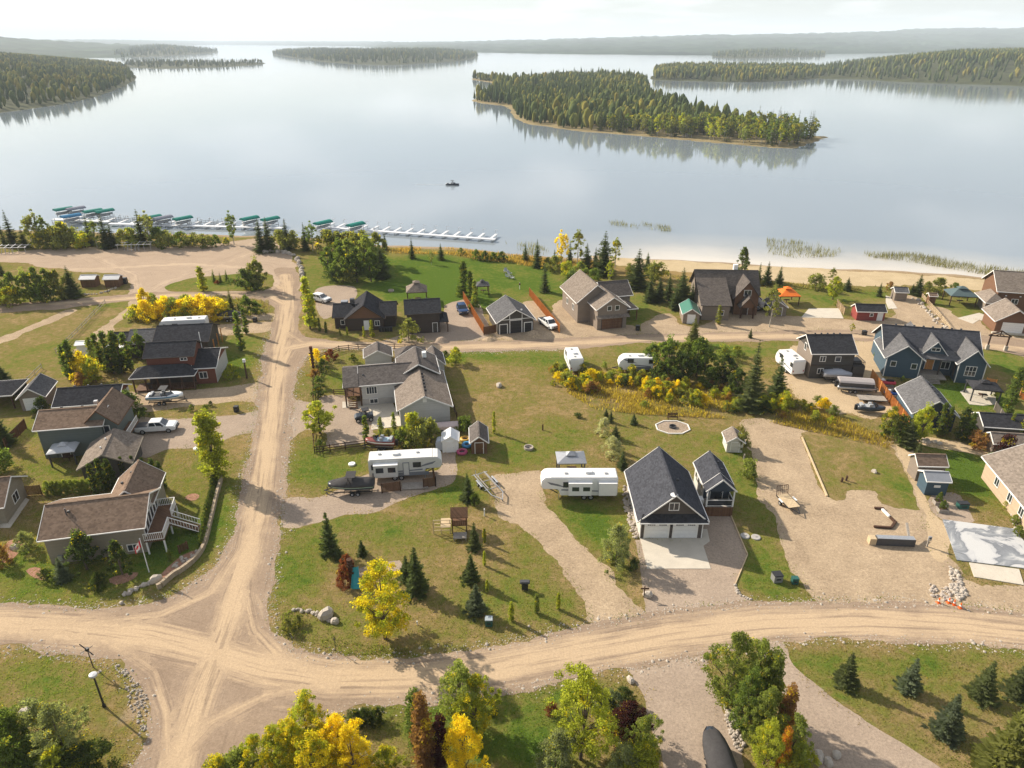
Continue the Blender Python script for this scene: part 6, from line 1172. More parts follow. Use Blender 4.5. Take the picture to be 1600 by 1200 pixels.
board_fence('cedar_fence', 'short brown cedar fence beside the workshop water tank', gp([(756, 524), (775, 520)]), 1.8, WOOD)
board_fence('cedar_fence', 'long orange cedar fence between the boat yard and the blue garage', gp([(1360, 592), (1390, 632), (1418, 668)]), 1.8, CEDAR)
board_fence('cedar_fence', 'short orange cedar fence right of the blue house', gp([(1538, 606), (1553, 609)]), 1.9, CEDAR)
board_fence('cedar_fence', 'orange cedar fence at the right edge below the pines', gp([(1592, 622), (1604, 628)]), 1.8, CEDAR)
board_fence('brown_fence', 'brown plank fence left of the hedge behind the tan house', gp([(24, 776), (66, 773)]), 1.5, WOOD)
board_fence('brown_fence', 'brown plank fence beside the grey-green house', gp([(10, 702), (42, 670)]), 1.7, WOOD)
board_fence('brown_fence', 'short brown gate fence at the end of the retaining wall', gp([(281, 865), (294, 858)]), 1.1, WOOD)
board_fence('grey_fence', 'low grey plank fence by the charcoal gazebo lawn', gp([(1553, 640), (1590, 690)]), 1.4, GREYWOOD)
board_fence('deck_screen', 'dark brown plank deck screen in front of the striped motorhome, left part', gp([(597, 771), (626, 767)]), 1.5, WOOD, DARKWOOD)
board_fence('deck_screen', 'dark brown plank deck screen in front of the striped motorhome, right part', gp([(662, 763), (681, 760), (677, 740)]), 1.5, WOOD, DARKWOOD)
rail_fence('rail_fence', 'dark brown rail fence below the gravel yard of the grey siding house', [(492, 709), (540, 702), (600, 694), (630, 690)], 1.25, DARKWOOD)
rail_fence('rail_fence', 'dark brown rail fence along the upper road behind the grey siding house', [(500, 562), (530, 549), (560, 546), (600, 546), (650, 547), (664, 558)], 1.2, DARKWOOD)
rail_fence('rail_fence', 'short dark rail fence left of the timber porch', [(522, 617), (545, 616)], 1.1, DARKWOOD)
rail_fence('rail_fence', 'dark rail fence beside the road left of the grey siding house', [(490, 628), (490, 600), (500, 575)], 1.2, DARKWOOD)
rail_fence('rail_fence', 'dark rail fence corner below the round green tree', [(492, 709), (490, 688), (492, 678)], 1.25, DARKWOOD)
rail_fence('rail_fence', 'dark rail fence behind the garage wing of the grey siding house', [(682, 580), (700, 612), (714, 655)], 1.3, DARKWOOD)
rail_fence('wire_fence', 'pale wire fence crossing the left field', [(88, 553), (122, 520), (148, 492), (165, 475)], 1.1, GREYWOOD, 2, 3.0, .05)
rail_fence('wire_fence', 'short broken wire fence near the left garages', [(44, 598), (66, 576)], 1.1, GREYWOOD, 2, 3.0, .05)
rail_fence('log_fence', 'pale zigzag log fence running down from the beach', [(1438, 462), (1452, 478), (1470, 499), (1486, 520)], 1.0, PINE, 3, 1.6, .12)
board_fence('pale_screen', 'pale wooden screen beside the concrete pad', gp([(1307, 479), (1318, 492)]), 1.6, PINE)
# ------------------------------------------------------------------ vehicles
def wheel(p, x, y, r, wd=.22, rimm=STEEL):
    o = MB().tube((x, y-wd/2, r), (x, y+wd/2, r), r, r, 14).build('wheel', TYRE, p, .02)
    MB().tube((x, y-wd/2-.015, r), (x, y+wd/2+.015, r), r*.58, r*.58, 10).build('rim', rimm, o); return o
STRIPE = plain('grey_stripe', (.16, .17, .19), .5, .1); CAMPW = plain('camper_white', (.70, .70, .69), .4, .04); CAMPG = plain('camper_grey', (.33, .34, .35), .4, .06); RUBROOF = plain('camper_roof', (.66, .65, .62), .7, .07)
def camper(name, label, x, y, rot, L, W=2.45, H=3.4, fifth=True, slide=None, body=CAMPW, cat='camper', win='r', stripes=True, lower=None):
    """front towards +x; the wall named in win faces the viewer's side (-y is 'f')"""
    t = bld(name, label, x, y, rot, cat); h = L/2
    if fifth: pr = [(-h, .7), (h-2.5, .7), (h-2.2, 1.65), (h-.25, 1.7), (h, 2.1), (h-.1, 2.8), (h-.55, H-.1), (h-1.0, H), (-h+.1, H), (-h, H-.1)]
    else: pr = [(-h, .6), (h-.5, .6), (h-.1, 1.1), (h, 1.5), (h-.25, 2.3), (h-.9, H-.08), (h-1.3, H), (-h+.15, H), (-h, H-.15)]
    b = MB().prism(pr, -W/2, W/2).build('body', body, t, .07)
    MB().box(-h+.15, h-1.2, -W/2+.1, W/2-.1, H, H+.04).build('roof', RUBROOF, t, .01)
    if fifth: MB().prism([(h-1.05, H-.02), (h-.55, H-.12), (h-.1, 2.82), (h+.02, 2.1), (h+.04, 2.15), (h-.06, 2.9), (h-.5, H-.05), (h-1.0, H+.03)], -W/2+.1, W/2-.1).build('front_cap', RUBROOF, t)
    MB().cbox((-h*.25, 0, H+.18), (.9, .7, .3)).build('air_conditioner', CAMPW, t, .06)
    for xx in (-h*.7, h*.35): MB().cbox((xx, .2, H+.1), (.4, .4, .14)).build('roof_vent', CAMPG, t, .03)
    for s in (-1, 1):
        for k in (-.5, .5): wheel(t, -h*.22 + k*.9, s*(W/2-.12), .38)
    if lower:
        for s in (-1, 1): MB().cbox((-.7, s*(W/2+.01), 1.0), (L-2.2, .02, .55)).build('lower_panel', lower, t)
    if stripes:
        for s in (-1, 1):
            m = MB(); m.add([(-h+.4, s*(W/2+.012), 1.25), (h-2.6, s*(W/2+.012), 1.5), (h-2.6, s*(W/2+.012), 1.72), (-h+.4, s*(W/2+.012), 1.4)], [(0, 1, 2, 3)]); m.build('stripe', STRIPE, t)
            m = MB(); m.add([(h-3.4, s*(W/2+.014), 1.9), (h-1.2, s*(W/2+.014), 2.4), (h-.7, s*(W/2+.014), 2.85), (h-2.2, s*(W/2+.014), 2.45)], [(0, 1, 2, 3)]); m.build('stripe', STRIPE, t)
    for f, c in (('f', -W/2), ('b', W/2)):
        window(t, f, c, h*.32, 2.1, .9, .6, 1, BLACK); window(t, f, c, -h*.85, 2.0, .6, .6, 1, BLACK)
        if f == 'f': door(t, f, c, h*.02, .85, .7, 1.9, body, STRIPE)
    if slide:
        for (u, wd_, ht, dp) in slide:
            s = MB().box(u-wd_/2, u+wd_/2, -W/2-dp, -W/2+.05, 1.0, 1.0+ht).build('slide_out', body, t, .04)
            MB().box(u-wd_/2-.03, u+wd_/2+.03, -W/2-dp-.04, -W/2, 1.0+ht, 1.05+ht).build('slide_awning', CAMPW, s)
            for q in (-.25, .25): m = MB(); fbox(m, fmap('f', -W/2-dp), u+q*wd_-wd_*.16, u+q*wd_+wd_*.16, -.01, .02, 1.0+ht*.42, 1.0+ht*.82); m.build('pane', GLASS, s)
    for s in (-1, 1): MB().cbox((-h-.01, s*.95, 1.2), (.03, .16, .3)).build('tail_lamp', plain('tail_red', (.35, .02, .02), .3, .1), t)
    m = MB(); m.bar((h-2.2 if fifth else h-.3, .4, .55), (h-.6 if fifth else h+1.0, .0, 1.3 if fifth else .5), .1); m.bar((h-2.2 if fifth else h-.3, -.4, .55), (h-.6 if fifth else h+1.0, 0, 1.3 if fifth else .5), .1); m.build('hitch', BLACK, t)
    for s in (-1, 1): MB().bar((h-2.3 if fifth else h-.6, s*.9, 0), (h-2.3 if fifth else h-.6, s*.9, .75), .09).build('landing_leg', STEEL, t)
    return t
g = G(905, 784); camper('fifth_wheel_camper', 'white fifth-wheel camper with two slide-outs parked left of the garage', g.x, g.y+1.6, 180, 9.9, fifth=True, slide=None)
o = bpy.data.objects['fifth_wheel_camper']; 
for u, wd_ in ((-.05, 3.0), (-3.6, 2.3)):
    s = MB().box(u-wd_/2, u+wd_/2, 1.18, 1.75, 1.0, 2.85).build('slide_out', CAMPW, o, .04)
    MB().box(u-wd_/2-.03, u+wd_/2+.03, 1.2, 1.8, 2.86, 2.92).build('slide_awning', CAMPW, s)
    for q in ((-.27, .2) if u > -1 else ()): m = MB(); fbox(m, fmap('b', 1.75), u+q*wd_-.45, u+q*wd_+.45, -.01, .02, 1.75, 2.35); m.build('pane', GLASS, s)
g = G(633, 752); camper('striped_motorhome', 'cream fifth-wheel camper with dark striped side beside the deck', g.x, g.y+1.5, 6, 9.8, slide=[(-2.6, 3.2, 1.9, .7)], body=plain('camper_cream', (.55, .54, .50), .4, .06), lower=STRIPE)
g = G(897, 581); camper('travel_trailer', 'white travel trailer seen end-on with dark roof panels', g.x, g.y+2.2, 96, 6.6, 2.4, 3.0, False)
g = G(993, 583); camper('travel_trailer', 'grey and white travel trailer parked beside the dense clump', g.x, g.y+1.2, 178, 6.2, 2.35, 2.9, False, body=CAMPW, lower=STRIPE)
g = G(1243, 588); camper('travel_trailer', 'white camper with roof vents beside the charcoal two-storey house', g.x-.3, g.y+2.8, 98, 6.4, 2.4, 3.2, False)
camper('fifth_wheel_camper', 'white fifth-wheel camper behind the dark rear building', -66.6, 135.2, 188, 9.0)
def pickup(name, label, x, y, rot, paint, L=5.9, cat='pickup', bed=True):
    t = bld(name, label, x, y, rot, cat); h = L/2; W = 2.0
    MB().prism([(-h, .55), (-h+.05, 1.15), (h-1.9, 1.18), (h-1.5, 1.2), (h-.3, 1.12), (h, .95), (h, .5), (h-.5, .42), (-h+.4, .42)], -W/2, W/2).build('body', paint, t, .06)
    c0 = -h + (2.0 if bed else .3); c1 = h-1.5
    rings = [[(c0-.05, -W/2+.03, 1.15), (c1+.2, -W/2+.03, 1.15), (c1+.2, W/2-.03, 1.15), (c0-.05, W/2-.03, 1.15)], [(c0+.12, -W/2+.22, 1.86), (c1-.65, -W/2+.22, 1.86), (c1-.65, W/2-.22, 1.86), (c0+.12, W/2-.22, 1.86)]]
    cab = MB().loft(rings).build('cab', paint, t, .05)
    def inset(a, b, c, d, off): 
        m = MB(); m.add([Vector(v) + Vector(off) for v in (a, b, c, d)], [(0, 1, 2, 3)]); m.build('pane', GLASS, cab)
    lo, up = rings
    def L4(p, q, k): return Vector(p).lerp(Vector(q), k)
    for sd, (a, b, c, d), off in (('l', (lo[0], lo[1], up[1], up[0]), (0, -.012, .004)), ('r', (lo[2], lo[3], up[3], up[2]), (0, .012, .004))):
        for k0, k1 in ((.07, .46), (.52, .93)):
            inset(L4(L4(a, b, k0), L4(d, c, k0), .18), L4(L4(a, b, k1), L4(d, c, k1), .18), L4(L4(a, b, k1), L4(d, c, k1), .88), L4(L4(a, b, k0), L4(d, c, k0), .88), off)
    a, b, c, d = lo[1], lo[2], up[2], up[1]; inset(L4(L4(a, b, .07), L4(d, c, .07), .1), L4(L4(a, b, .93), L4(d, c, .93), .1), L4(L4(a, b, .93), L4(d, c, .93), .92), L4(L4(a, b, .07), L4(d, c, .07), .92), (.014, 0, .006))
    if bed: MB().box(-h+.12, c0-.15, -W/2+.14, W/2-.14, 1.165, 1.19).build('bed_cover', BLACK, t)
    for xx in (-h+1.1, h-1.05):
        for s in (-1, 1): wheel(t, xx, s*(W/2-.1), .40, .24)
    for s in (-1, 1):
        MB().cbox((h-.02, s*.78, .9), (.06, .3, .2)).build('headlight', STEEL, t); MB().cbox((-h+.0, s*.9, .95), (.06, .14, .3)).build('tail_lamp', MATS['tail_red'], t); MB().cbox((c1-.25, s*(W/2+.1), 1.3), (.14, .22, .2)).build('mirror', BLACK, t, .03)
    MB().cbox((h+.03, 0, .55), (.14, 1.9, .22)).build('bumper', BLACK, t, .03); MB().cbox((h+.005, 0, .88), (.05, 1.1, .26)).build('grille', BLACK, t); MB().cbox((-h-.04, 0, .58), (.12, 1.8, .18)).build('rear_bumper', STEEL, t)
    return t
g = G(242, 678); pickup('pickup_truck', 'white crew-cab pickup parked on the left gravel driveway', g.x, g.y+1.0, 8, WHITE)
g = G(858, 517); pickup('pickup_truck', 'white pickup parked beside the orange cedar fence of the workshop', g.x, g.y+2.6, -62, WHITE)
g = G(1178, 487); pickup('parked_car', 'dark grey car parked in front of the lodge', g.x, g.y+2, -80, plain('car_grey', (.10, .11, .13), .3, .1), 4.6, 'car', False)
g = G(722, 492); pickup('parked_car', 'dark blue car parked beside the workshop fence', g.x, g.y+1.5, -75, plain('car_blue', (.02, .05, .13), .3, .1), 4.5, 'car', False)
g = G(501, 474); pickup('parked_car', 'white car parked on the pad behind the brown cottage', g.x, g.y+1.2, -30, WHITE, 4.6, 'car', False)
def hull_rings(L, W, H, z0, bow=.42):
    R_ = []
    for t in (0, .15, .4, .62, .8, .92, 1.0):
        x = -L/2 + L*t; k = 1 if t < .5 else math.cos((t-.5)/.5*math.pi/2*.98)**bow; w_ = max(.03, W/2*k*(.9 + .1*min(1, t*4))); rise = .0 if t < .6 else (t-.6)*.9*H; sh = H*(1 + .12*max(0, t-.4))
        R_.append([(x, 0, z0+rise*.9), (x, w_*.62, z0+.18*H+rise*.8), (x, w_*.96, z0+.5*H+rise*.35), (x, w_, z0+sh), (x, 0, z0+sh+.04), (x, -w_, z0+sh), (x, -w_*.96, z0+.5*H+rise*.35), (x, -w_*.62, z0+.18*H+rise*.8)])
    return R_
def boat_trailer(label, x, y, rot, L, W=1.9, mat=BLACK, axles=2):
    t = bld('boat_trailer', label, x, y, rot, 'trailer'); h = L/2
    for s in (-1, 1):
        MB().bar((-h+.2, s*W*.36, .52), (h-.9, s*W*.36, .52), .1).build('frame_rail', mat, t); MB().bar((h-.9, s*W*.36, .52), (h+.6, 0, .5), .1).build('tongue', mat, t); MB().bar((-h+.3, s*W*.26, .68), (h*.3, s*W*.26, .68), .12, .1).build('bunk', GREYWOOD, t)
        for k in range(axles): wheel(t, -h*.3 + k*.75, s*(W/2), .3); 
        MB().cbox((-h*.3 + .37*(axles-1), s*W/2, .66), (.75*axles+.3, .24, .05)).build('fender', mat, t, .02)
    for xx in (-h+.3, -h*.3, h*.3): MB().bar((xx, -W*.5, .5), (xx, W*.5, .5), .08).build('cross_bar', mat, t)
    MB().bar((h+.1, 0, .5), (h+.2, 0, 1.1), .08).build('winch_post', mat, t); wheel(t, h+.3, .15, .14, .08); return t
def boat(label, x, y, rot, L, W, hullm, topm, covered=False, tower=None, z0=.72, stripe=None, tl=None):
    tl and boat_trailer(tl, x, y, rot, L)
    t = bld('motor_boat', label, x, y, rot, 'boat', 0); H = .85; rg = hull_rings(L, W, H, z0)
    MB().loft(rg).build('hull', hullm, t, 0, True)
    if stripe:
        for s in (-1, 1):
            m = MB(); k = [r[3] if s > 0 else r[5] for r in rg]; k2 = [r[2] if s > 0 else r[6] for r in rg]
            P = [Vector(v) + Vector((0, s*.015, -.06)) for v in k[:-1]]; Q = [Vector(a).lerp(Vector(b), .6) + Vector((0, s*.02, 0)) for a, b in zip(k[:-1], k2[:-1])]
            m.add(P + Q, [(i, i+1, len(P)+i+1, len(P)+i) for i in range(len(P)-1)]); m.build('stripe', stripe, t)
    if covered:
        r2 = []
        for j, r in enumerate(rg):
            x_ = r[3][0]; w_ = r[3][1]*1.03; zt = z0+H + (.12, .42, .62, .66, .34, .16, .05)[j]
            r2.append([(x_, w_, r[3][2]-.12), (x_, w_*.98, r[3][2]+.06), (x_, w_*.5, zt-.06), (x_, 0, zt), (x_, -w_*.5, zt-.06), (x_, -w_*.98, r[3][2]+.06), (x_, -w_, r[3][2]-.12)])
        MB().loft(r2).build('cover', topm, t, 0, True)
    else:
        MB().box(-L*.42, L*.12, -W*.36, W*.36, z0+H+.03, z0+H+.1).build('cockpit', topm, t, .02)
        m = MB(); m.slab([(L*.1, -W*.4, z0+H+.05), (L*.26, 0, z0+H+.05), (L*.2, 0, z0+H+.5), (L*.06, -W*.36, z0+H+.5)], .03); m.slab([(L*.26, 0, z0+H+.05), (L*.1, W*.4, z0+H+.05), (L*.06, W*.36, z0+H+.5), (L*.2, 0, z0+H+.5)], .03); m.build('windshield', GLASS, t)
        for s in (-1, 1): MB().cbox((-L*.05, s*W*.2, z0+H+.3), (.5, .5, .45)).build('seat', CAMPG, t, .06)
        MB().cbox((-L*.36, 0, z0+H+.22), (.5, W*.7, .3)).build('rear_seat', CAMPG, t, .06)
    if tower:
        m = MB()
        for s in (-1, 1): m.bar((-.2, s*W*.45, z0+H), (.2, s*W*.4, z0+H+1.15), .07); m.bar((.6, s*W*.45, z0+H), (.2, s*W*.4, z0+H+1.15), .07)
        m.bar((.2, -W*.4, z0+H+1.15), (.2, W*.4, z0+H+1.15), .07); m.build('tower', BLACK, t); MB().cbox((-.05, 0, z0+H+1.2), (1.3, W*.75, .06)).build('bimini', tower, t, .02)
    else: MB().cbox((-L/2-.2, 0, z0+.5), (.4, .45, .9)).build('outboard', BLACK, t, .06)
    return t
BLUEH = plain('boat_blue', (.03, .19, .36), .3, .1); NAVYH = plain('boat_black_blue', (.03, .04, .055), .35, .2); REDH = plain('boat_maroon', (.20, .05, .04), .4, .15); COVG = plain('cover_grey', (.36, .37, .40), .85, .08); COVB = plain('cover_black', (.055, .052, .052), .85, .2); COVT = plain('cover_taupe', (.33, .30, .29), .85, .1)
g = G(256, 634); boat('blue and white wake boat with tower on a trailer by the dark porch house', g.x, g.y+1.1, 8, 5.6, 2.2, WHITE, BLACK, False, BLACK, stripe=BLUEH, tl='boat trailer under the blue and white wake boat')
g = G(548, 776); boat('black and grey wake boat with covered cockpit on the gravel pad', g.x, g.y+1.0, 184, 6.0, 2.3, NAVYH, COVB, True, COVB, stripe=plain('pale_green_stripe', (.30, .40, .30), .4, .1), tl='black boat trailer under the dark wake boat on the pad')
g = G(594, 706); boat('small maroon and blue fishing boat behind the striped motorhome', g.x, g.y+.9, 176, 4.4, 1.8, REDH, plain('pale_blue', (.35, .45, .52), .6, .1), False, None, stripe=WHITE, tl='small trailer under the maroon fishing boat')
g = G(1114, 1180); boat('black covered boat parked on the driveway at the bottom edge', g.x, g.y-1.6, 92, 6.2, 2.3, NAVYH, COVB, True, None, tl='boat trailer under the black covered boat at the bottom')
g = G(1309, 598); boat('pale grey shrink-wrapped boat in the yard of the charcoal house', g.x, g.y+.8, -8, 4.8, 2.0, COVG, COVG, True, None, tl='trailer under the pale grey wrapped boat')
g = G(1188, 484); boat('white boat on a trailer at the lodge entrance', g.x, g.y+1.5, 100, 5.2, 2.2, WHITE, COVT, True, None, tl='trailer under the white boat at the lodge')
g = G(1114, 497); boat('long white and grey boat beside the green roofed shed', g.x, g.y+1, 180, 5.4, 2.0, WHITE, COVG, True, None, tl='trailer under the boat beside the green roofed shed')
g = G(360, 503); boat('dark runabout parked beside the upper lane', g.x, g.y+1.0, 10, 5.0, 2.0, WHITE, COVB, True, None, stripe=NAVYH, tl='trailer under the dark runabout')
g = G(1362, 647); boat('small dark boat lying by the orange fence of the boat yard', g.x, g.y+.6, -10, 4.2, 1.6, NAVYH, CAMPG, False, None, z0=.25)
g = G(707, 289, WATER_Z); boat('small dark motor boat moving across the open lake', g.x, g.y, -4, 5.5, 2.1, NAVYH, CAMPG, False, BLACK, z0=WATER_Z-.3)
wk = MB().add([(g.x-3, g.y-.4, WATER_Z+.02), (g.x-3, g.y+.4, WATER_Z+.02), (g.x-16, g.y+2.2, WATER_Z+.02), (g.x-16, g.y+1.4, WATER_Z+.02)], [(0, 1, 2, 3)]).build('wake', plain('foam', (.33, .37, .39), .5, .2, .3)); tag(wk, 'thin pale wake behind the boat on the lake', None, None, 'stuff')
# pontoon boat in the yard
g = G(1340, 616); boat_trailer('trailer under the covered pontoon boat in the boat yard', g.x, g.y+1.2, -10, 6.4)
t = bld('pontoon_boat', 'pontoon boat with taupe cover in the yard beside the orange fence', g.x, g.y+1.2, -10, 'boat')
for s in (-1, 1): MB().loft([[(x, s*.85 + math.cos(a)*.3*k, .95 + math.sin(a)*.3*k) for a in [6.283*i/10 for i in range(10)]] for x, k in ((-3.1, .8), (-2.9, 1), (2.5, 1), (3.1, .25))]).build('pontoon', STEEL, t, 0, True)
MB().box(-3.0, 2.8, -1.2, 1.2, 1.25, 1.35).build('deck', NAVYH, t); MB().box(-2.9, 2.6, -1.17, 1.17, 1.35, 1.95).build('fence_panel', CHAR, t, .03); MB().prism([(-1.2, 1.93), (1.2, 1.93), (.9, 2.2), (0, 2.45), (-.9, 2.2)], -2.95, 2.65, 'x').build('cover', COVT, t, .04); MB().cbox((-3.2, 0, 1.2), (.4, .45, 1.1)).build('outboard', BLACK, t, .05)
def flat_trailer(label, x, y, rot, L, W, bed, gate=True, rails=True):
    t = bld('utility_trailer', label, x, y, rot, 'trailer'); h = L/2
    n = 8
    for k in range(n): MB().box(-h + L*k/n + .01, -h + L*(k+1)/n - .01, -W/2, W/2, .60, .65).build('plank', bed, t)
    for s in (-1, 1):
        MB().bar((-h, s*(W/2+.04), .58), (h, s*(W/2+.04), .58), .08, .14).build('frame_rail', BLACK, t); MB().bar((h, s*W*.3, .55), (h+1.2, 0, .5), .08).build('tongue', BLACK, t); wheel(t, -h*.1, s*(W/2+.2), .32); MB().cbox((-h*.1, s*(W/2+.2), .72), (.9, .26, .05)).build('fender', WHITE if gate else BLACK, t, .02)
    if gate:
        m = MB(); m.bar((-h, -W/2, .65), (-h-.25, -W/2, 1.9), .06); m.bar((-h, W/2, .65), (-h-.25, W/2, 1.9), .06); m.bar((-h-.25, -W/2, 1.9), (-h-.25, W/2, 1.9), .06)
        for k in range(1, 6): q = -W/2 + W*k/6; m.bar((-h, q, .65), (-h-.25, q, 1.9), .03)
        m.bar((-h-.12, -W/2, 1.25), (-h-.12, W/2, 1.25), .04); m.build('ramp_gate', DARKWOOD, t)
    return t
g = G(1233, 793); flat_trailer('utility trailer with pale plank bed and raised ramp on the vacant dirt lot', g.x, g.y+.6, -78, 2.9, 1.6, PINE)
g = G(1364, 630); flat_trailer('flat low trailer parked between the pontoon boat and the small dark boat', g.x, g.y+.7, -8, 4.4, 1.8, GREYWOOD, False)
g = G(764, 770); t = boat_trailer('long empty galvanised boat trailer at the head of the camper driveway', g.x, g.y+1.2, -62, 6.6, 2.3, STEEL, 2); [MB().bar((x, -.6, .55), (x, -.6, 1.2), .06).build('guide_post', STEEL, t) for x in (-3, -2)]
# side-by-side buggy
g = G(568, 660); t = bld('buggy', 'black side-by-side buggy parked on the gravel of the grey siding house', g.x, g.y+.8, 195, 'buggy'); MB().prism([(-1.4, .5), (1.3, .45), (1.55, .75), (1.2, 1.05), (.5, 1.1), (-.6, .95), (-1.4, 1.1)], -.7, .7).build('body', NAVYH, t, .05); [wheel(t, x, s*.72, .36, .28) for x in (-1.0, 1.0) for s in (-1, 1)]
m = MB()
for s in (-1, 1): m.bar((.7, s*.62, 1.05), (.25, s*.58, 1.85), .06); m.bar((.25, s*.58, 1.85), (-.75, s*.58, 1.85), .06); m.bar((-.75, s*.58, 1.85), (-1.0, s*.62, 1.05), .06)
for x in (.25, -.75): m.bar((x, -.58, 1.85), (x, .58, 1.85), .06)
m.build('roll_cage', BLACK, t); MB().box(-.8, .3, -.6, .6, 1.87, 1.92).build('roof', BLACK, t); [MB().cbox((-.2, s*.32, 1.1), (.5, .48, .6)).build('seat', CHAR, t, .06) for s in (-1, 1)]
g = G(1392, 537); t = bld('buggy', 'orange and black buggy parked left of the blue house', g.x, g.y+.8, -10, 'buggy'); MB().prism([(-1.4, .5), (1.3, .45), (1.5, .8), (.6, 1.1), (-1.3, 1.1)], -.7, .7).build('body', plain('buggy_orange', (.45, .09, .03), .4, .1), t, .05); [wheel(t, x, s*.72, .36, .28) for x in (-1.0, 1.0) for s in (-1, 1)]; MB().box(-.9, .3, -.62, .62, 1.75, 1.82).build('roof', BLACK, t); [MB().bar((x, s*.6, 1.1), (x, s*.6, 1.76), .06).build('cage_post', BLACK, t) for x in (-.85, .25) for s in (-1, 1)]

# ------------------------------------------------------------------ docks and boat lifts
def dock(name, label, a, b, nf, fl, groupf=None):
    A, B = G(*a, WATER_Z), G(*b, WATER_Z); t = thing(name, label, 'dock', A); d = (B-A); L = d.length; d.normalize(); nrm = Vector((-d.y, d.x, 0)); z = Vector((0, 0, .75))
    n = max(2, int(L/4.5))
    for k in range(n): MB().bar(d*(L*k/n) + z, d*(L*(k+.985)/n) + z, 1.7, .22).build('deck_section', ALU, t)
    for k in range(nf):
        q = d*(L*(k+.6)/nf); f = MB().bar(q + z + nrm*.7, q + z + nrm*fl, .8, .2).build('finger', ALU, t)
        MB().bar(q + z + nrm*(fl-.1) - d*.4, q + z + nrm*(fl-.1) - d*.4 + Vector((0, 0, 1.3)), .12).build('end_post', ALU, f); MB().bar(q + z + nrm*(fl-.1) - d*.4 + Vector((0, 0, 1.3)), q + z + nrm*(fl-.1) + d*.6 + Vector((0, 0, 1.3)), .1).build('hoop', ALU, f)
        for u in (.9, fl-.3): MB().bar(q + nrm*u + Vector((0, 0, -1.5)), q + nrm*u + z, .12).build('leg', STEEL, f)
    return t
dock('marina_dock', 'long white aluminium dock with a row of finger slips', (497, 358), (774, 378), 15, 6.5)
dock('marina_dock', 'second white dock with finger slips behind the lakeshore trees', (172, 353), (442, 360), 14, 6.0)
dock('marina_dock', 'short white dock at the far left among the covered lifts', (84, 346), (172, 350), 5, 5.5)
CG = plain('canopy_green', (.012, .17, .135), .6, .12); CB = plain('canopy_blue', (.03, .16, .30), .6, .12); CGR = plain('canopy_grey', (.20, .21, .25), .6, .1)
def lift(label, px, py, rot, canopy=None, group=None):
    g = G(px, py, WATER_Z); t = thing('boat_lift', label, 'boat lift', g, R(rot), group); t.scale = (.86, .86, .86)
    for x in (-2.2, 2.2):
        for y in (-1.5, 1.5): MB().bar((x, y, -1.5), (x, y, 3.0 if canopy else 2.0), .14).build('post', STEEL, t)
    for y in (-1.5, 1.5): MB().bar((-2.4, y, .9), (2.4, y, .9), .16).build('beam', STEEL, t)
    for x in (-2.2, 2.2): MB().bar((x, -1.5, .75), (x, 1.5, .75), .14).build('cross_beam', STEEL, t)
    MB().lathe([(.5, -.05), (.5, .05)], 12).build('wheel_crank', STEEL, t).location = (2.2, 1.6, 1.8)
    if canopy:
        MB().prism([(-1.7, 2.9), (1.7, 2.9), (1.7, 3.25), (.9, 3.65), (0, 3.8), (-.9, 3.65), (-1.7, 3.25)], -3.4, 3.4, 'x').build('canopy', canopy, t, .06)
        o = MB().loft([[(x, y_, z_+.2) for x, y_, z_ in r] for r in hull_rings(5.0, 1.9, .8, .8)]).build('motor_boat', CAMPG, None, 0, True); o.location = g; o.rotation_euler = (0, 0, R(rot)); tag(o, 'grey hull inside the ' + label, 'boat', 'boats stored in the lifts')
    return t
for i, (px, py, c, lab) in enumerate([(102, 339, CG, 'green-canopied boat lift at the far left of the marina'), (121, 338, CGR, 'grey-canopied boat lift beside the far left green one'), (148, 342, CG, 'left of two joined green-canopied boat lifts'), (166, 342, CG, 'right of two joined green-canopied boat lifts'), (114, 350, CB, 'blue-canopied boat lift in front of the far left lifts'), (240, 352, CG, 'green-canopied boat lift behind the tall lakeshore spruce'), (257, 353, CGR, 'grey-canopied boat lift right of the tall lakeshore spruce'), (288, 354, CG, 'green-canopied boat lift alone in the middle of the left dock'), (392, 354, CG, 'green-canopied boat lift right of the lone lakeshore birch'), (424, 355, CG, 'green-canopied boat lift behind the dock lane spruces'), (506, 361, CG, 'green-canopied boat lift at the start of the long dock'), (557, 364, CG, 'green-canopied boat lift on the long dock')]): lift(lab, px, py, 52, c, 'canopied boat lifts')
for px, py in ((178, 345), (190, 347), (203, 346), (216, 348), (228, 347), (305, 352), (318, 350), (331, 353), (344, 351), (357, 354), (372, 352), (408, 354), (576, 366), (268, 350), (95, 350)): lift('bare steel boat lift frame standing among the marina docks', px, py, 14 + rng.uniform(-3, 3), None, 'bare boat lift frames')
for (px, py, lab) in ((213, 389, 'stacked pale boat lift frames stored at the edge of the parking lot'), (18, 394, 'pale boat lift frame stored at the far left of the parking lot')):
    g = G(px, py); t = thing('lift_rack', lab, 'boat lift', g, R(6))
    for k in range(6): MB().bar((-4.5 + k*1.8, -1.3, 0), (-4.5 + k*1.8, -1.3, 1.6), .1).build('leg', STEEL, t); MB().bar((-4.5 + k*1.8, -1.6, 1.6), (-4.5 + k*1.8, 1.6, 1.9), .12).build('cross_bar', ALU, t)
    for y in (-1.4, 1.4): MB().bar((-5, y, 1.65), (5, y, 1.65), .12).build('rail', ALU, t)
    for k in range(4): MB().bar((-1.5 + k*1.0, -2.2, 0), (-1.5 + k*1.0, -1.4, 1.6), .08).build('strut', STEEL, t)
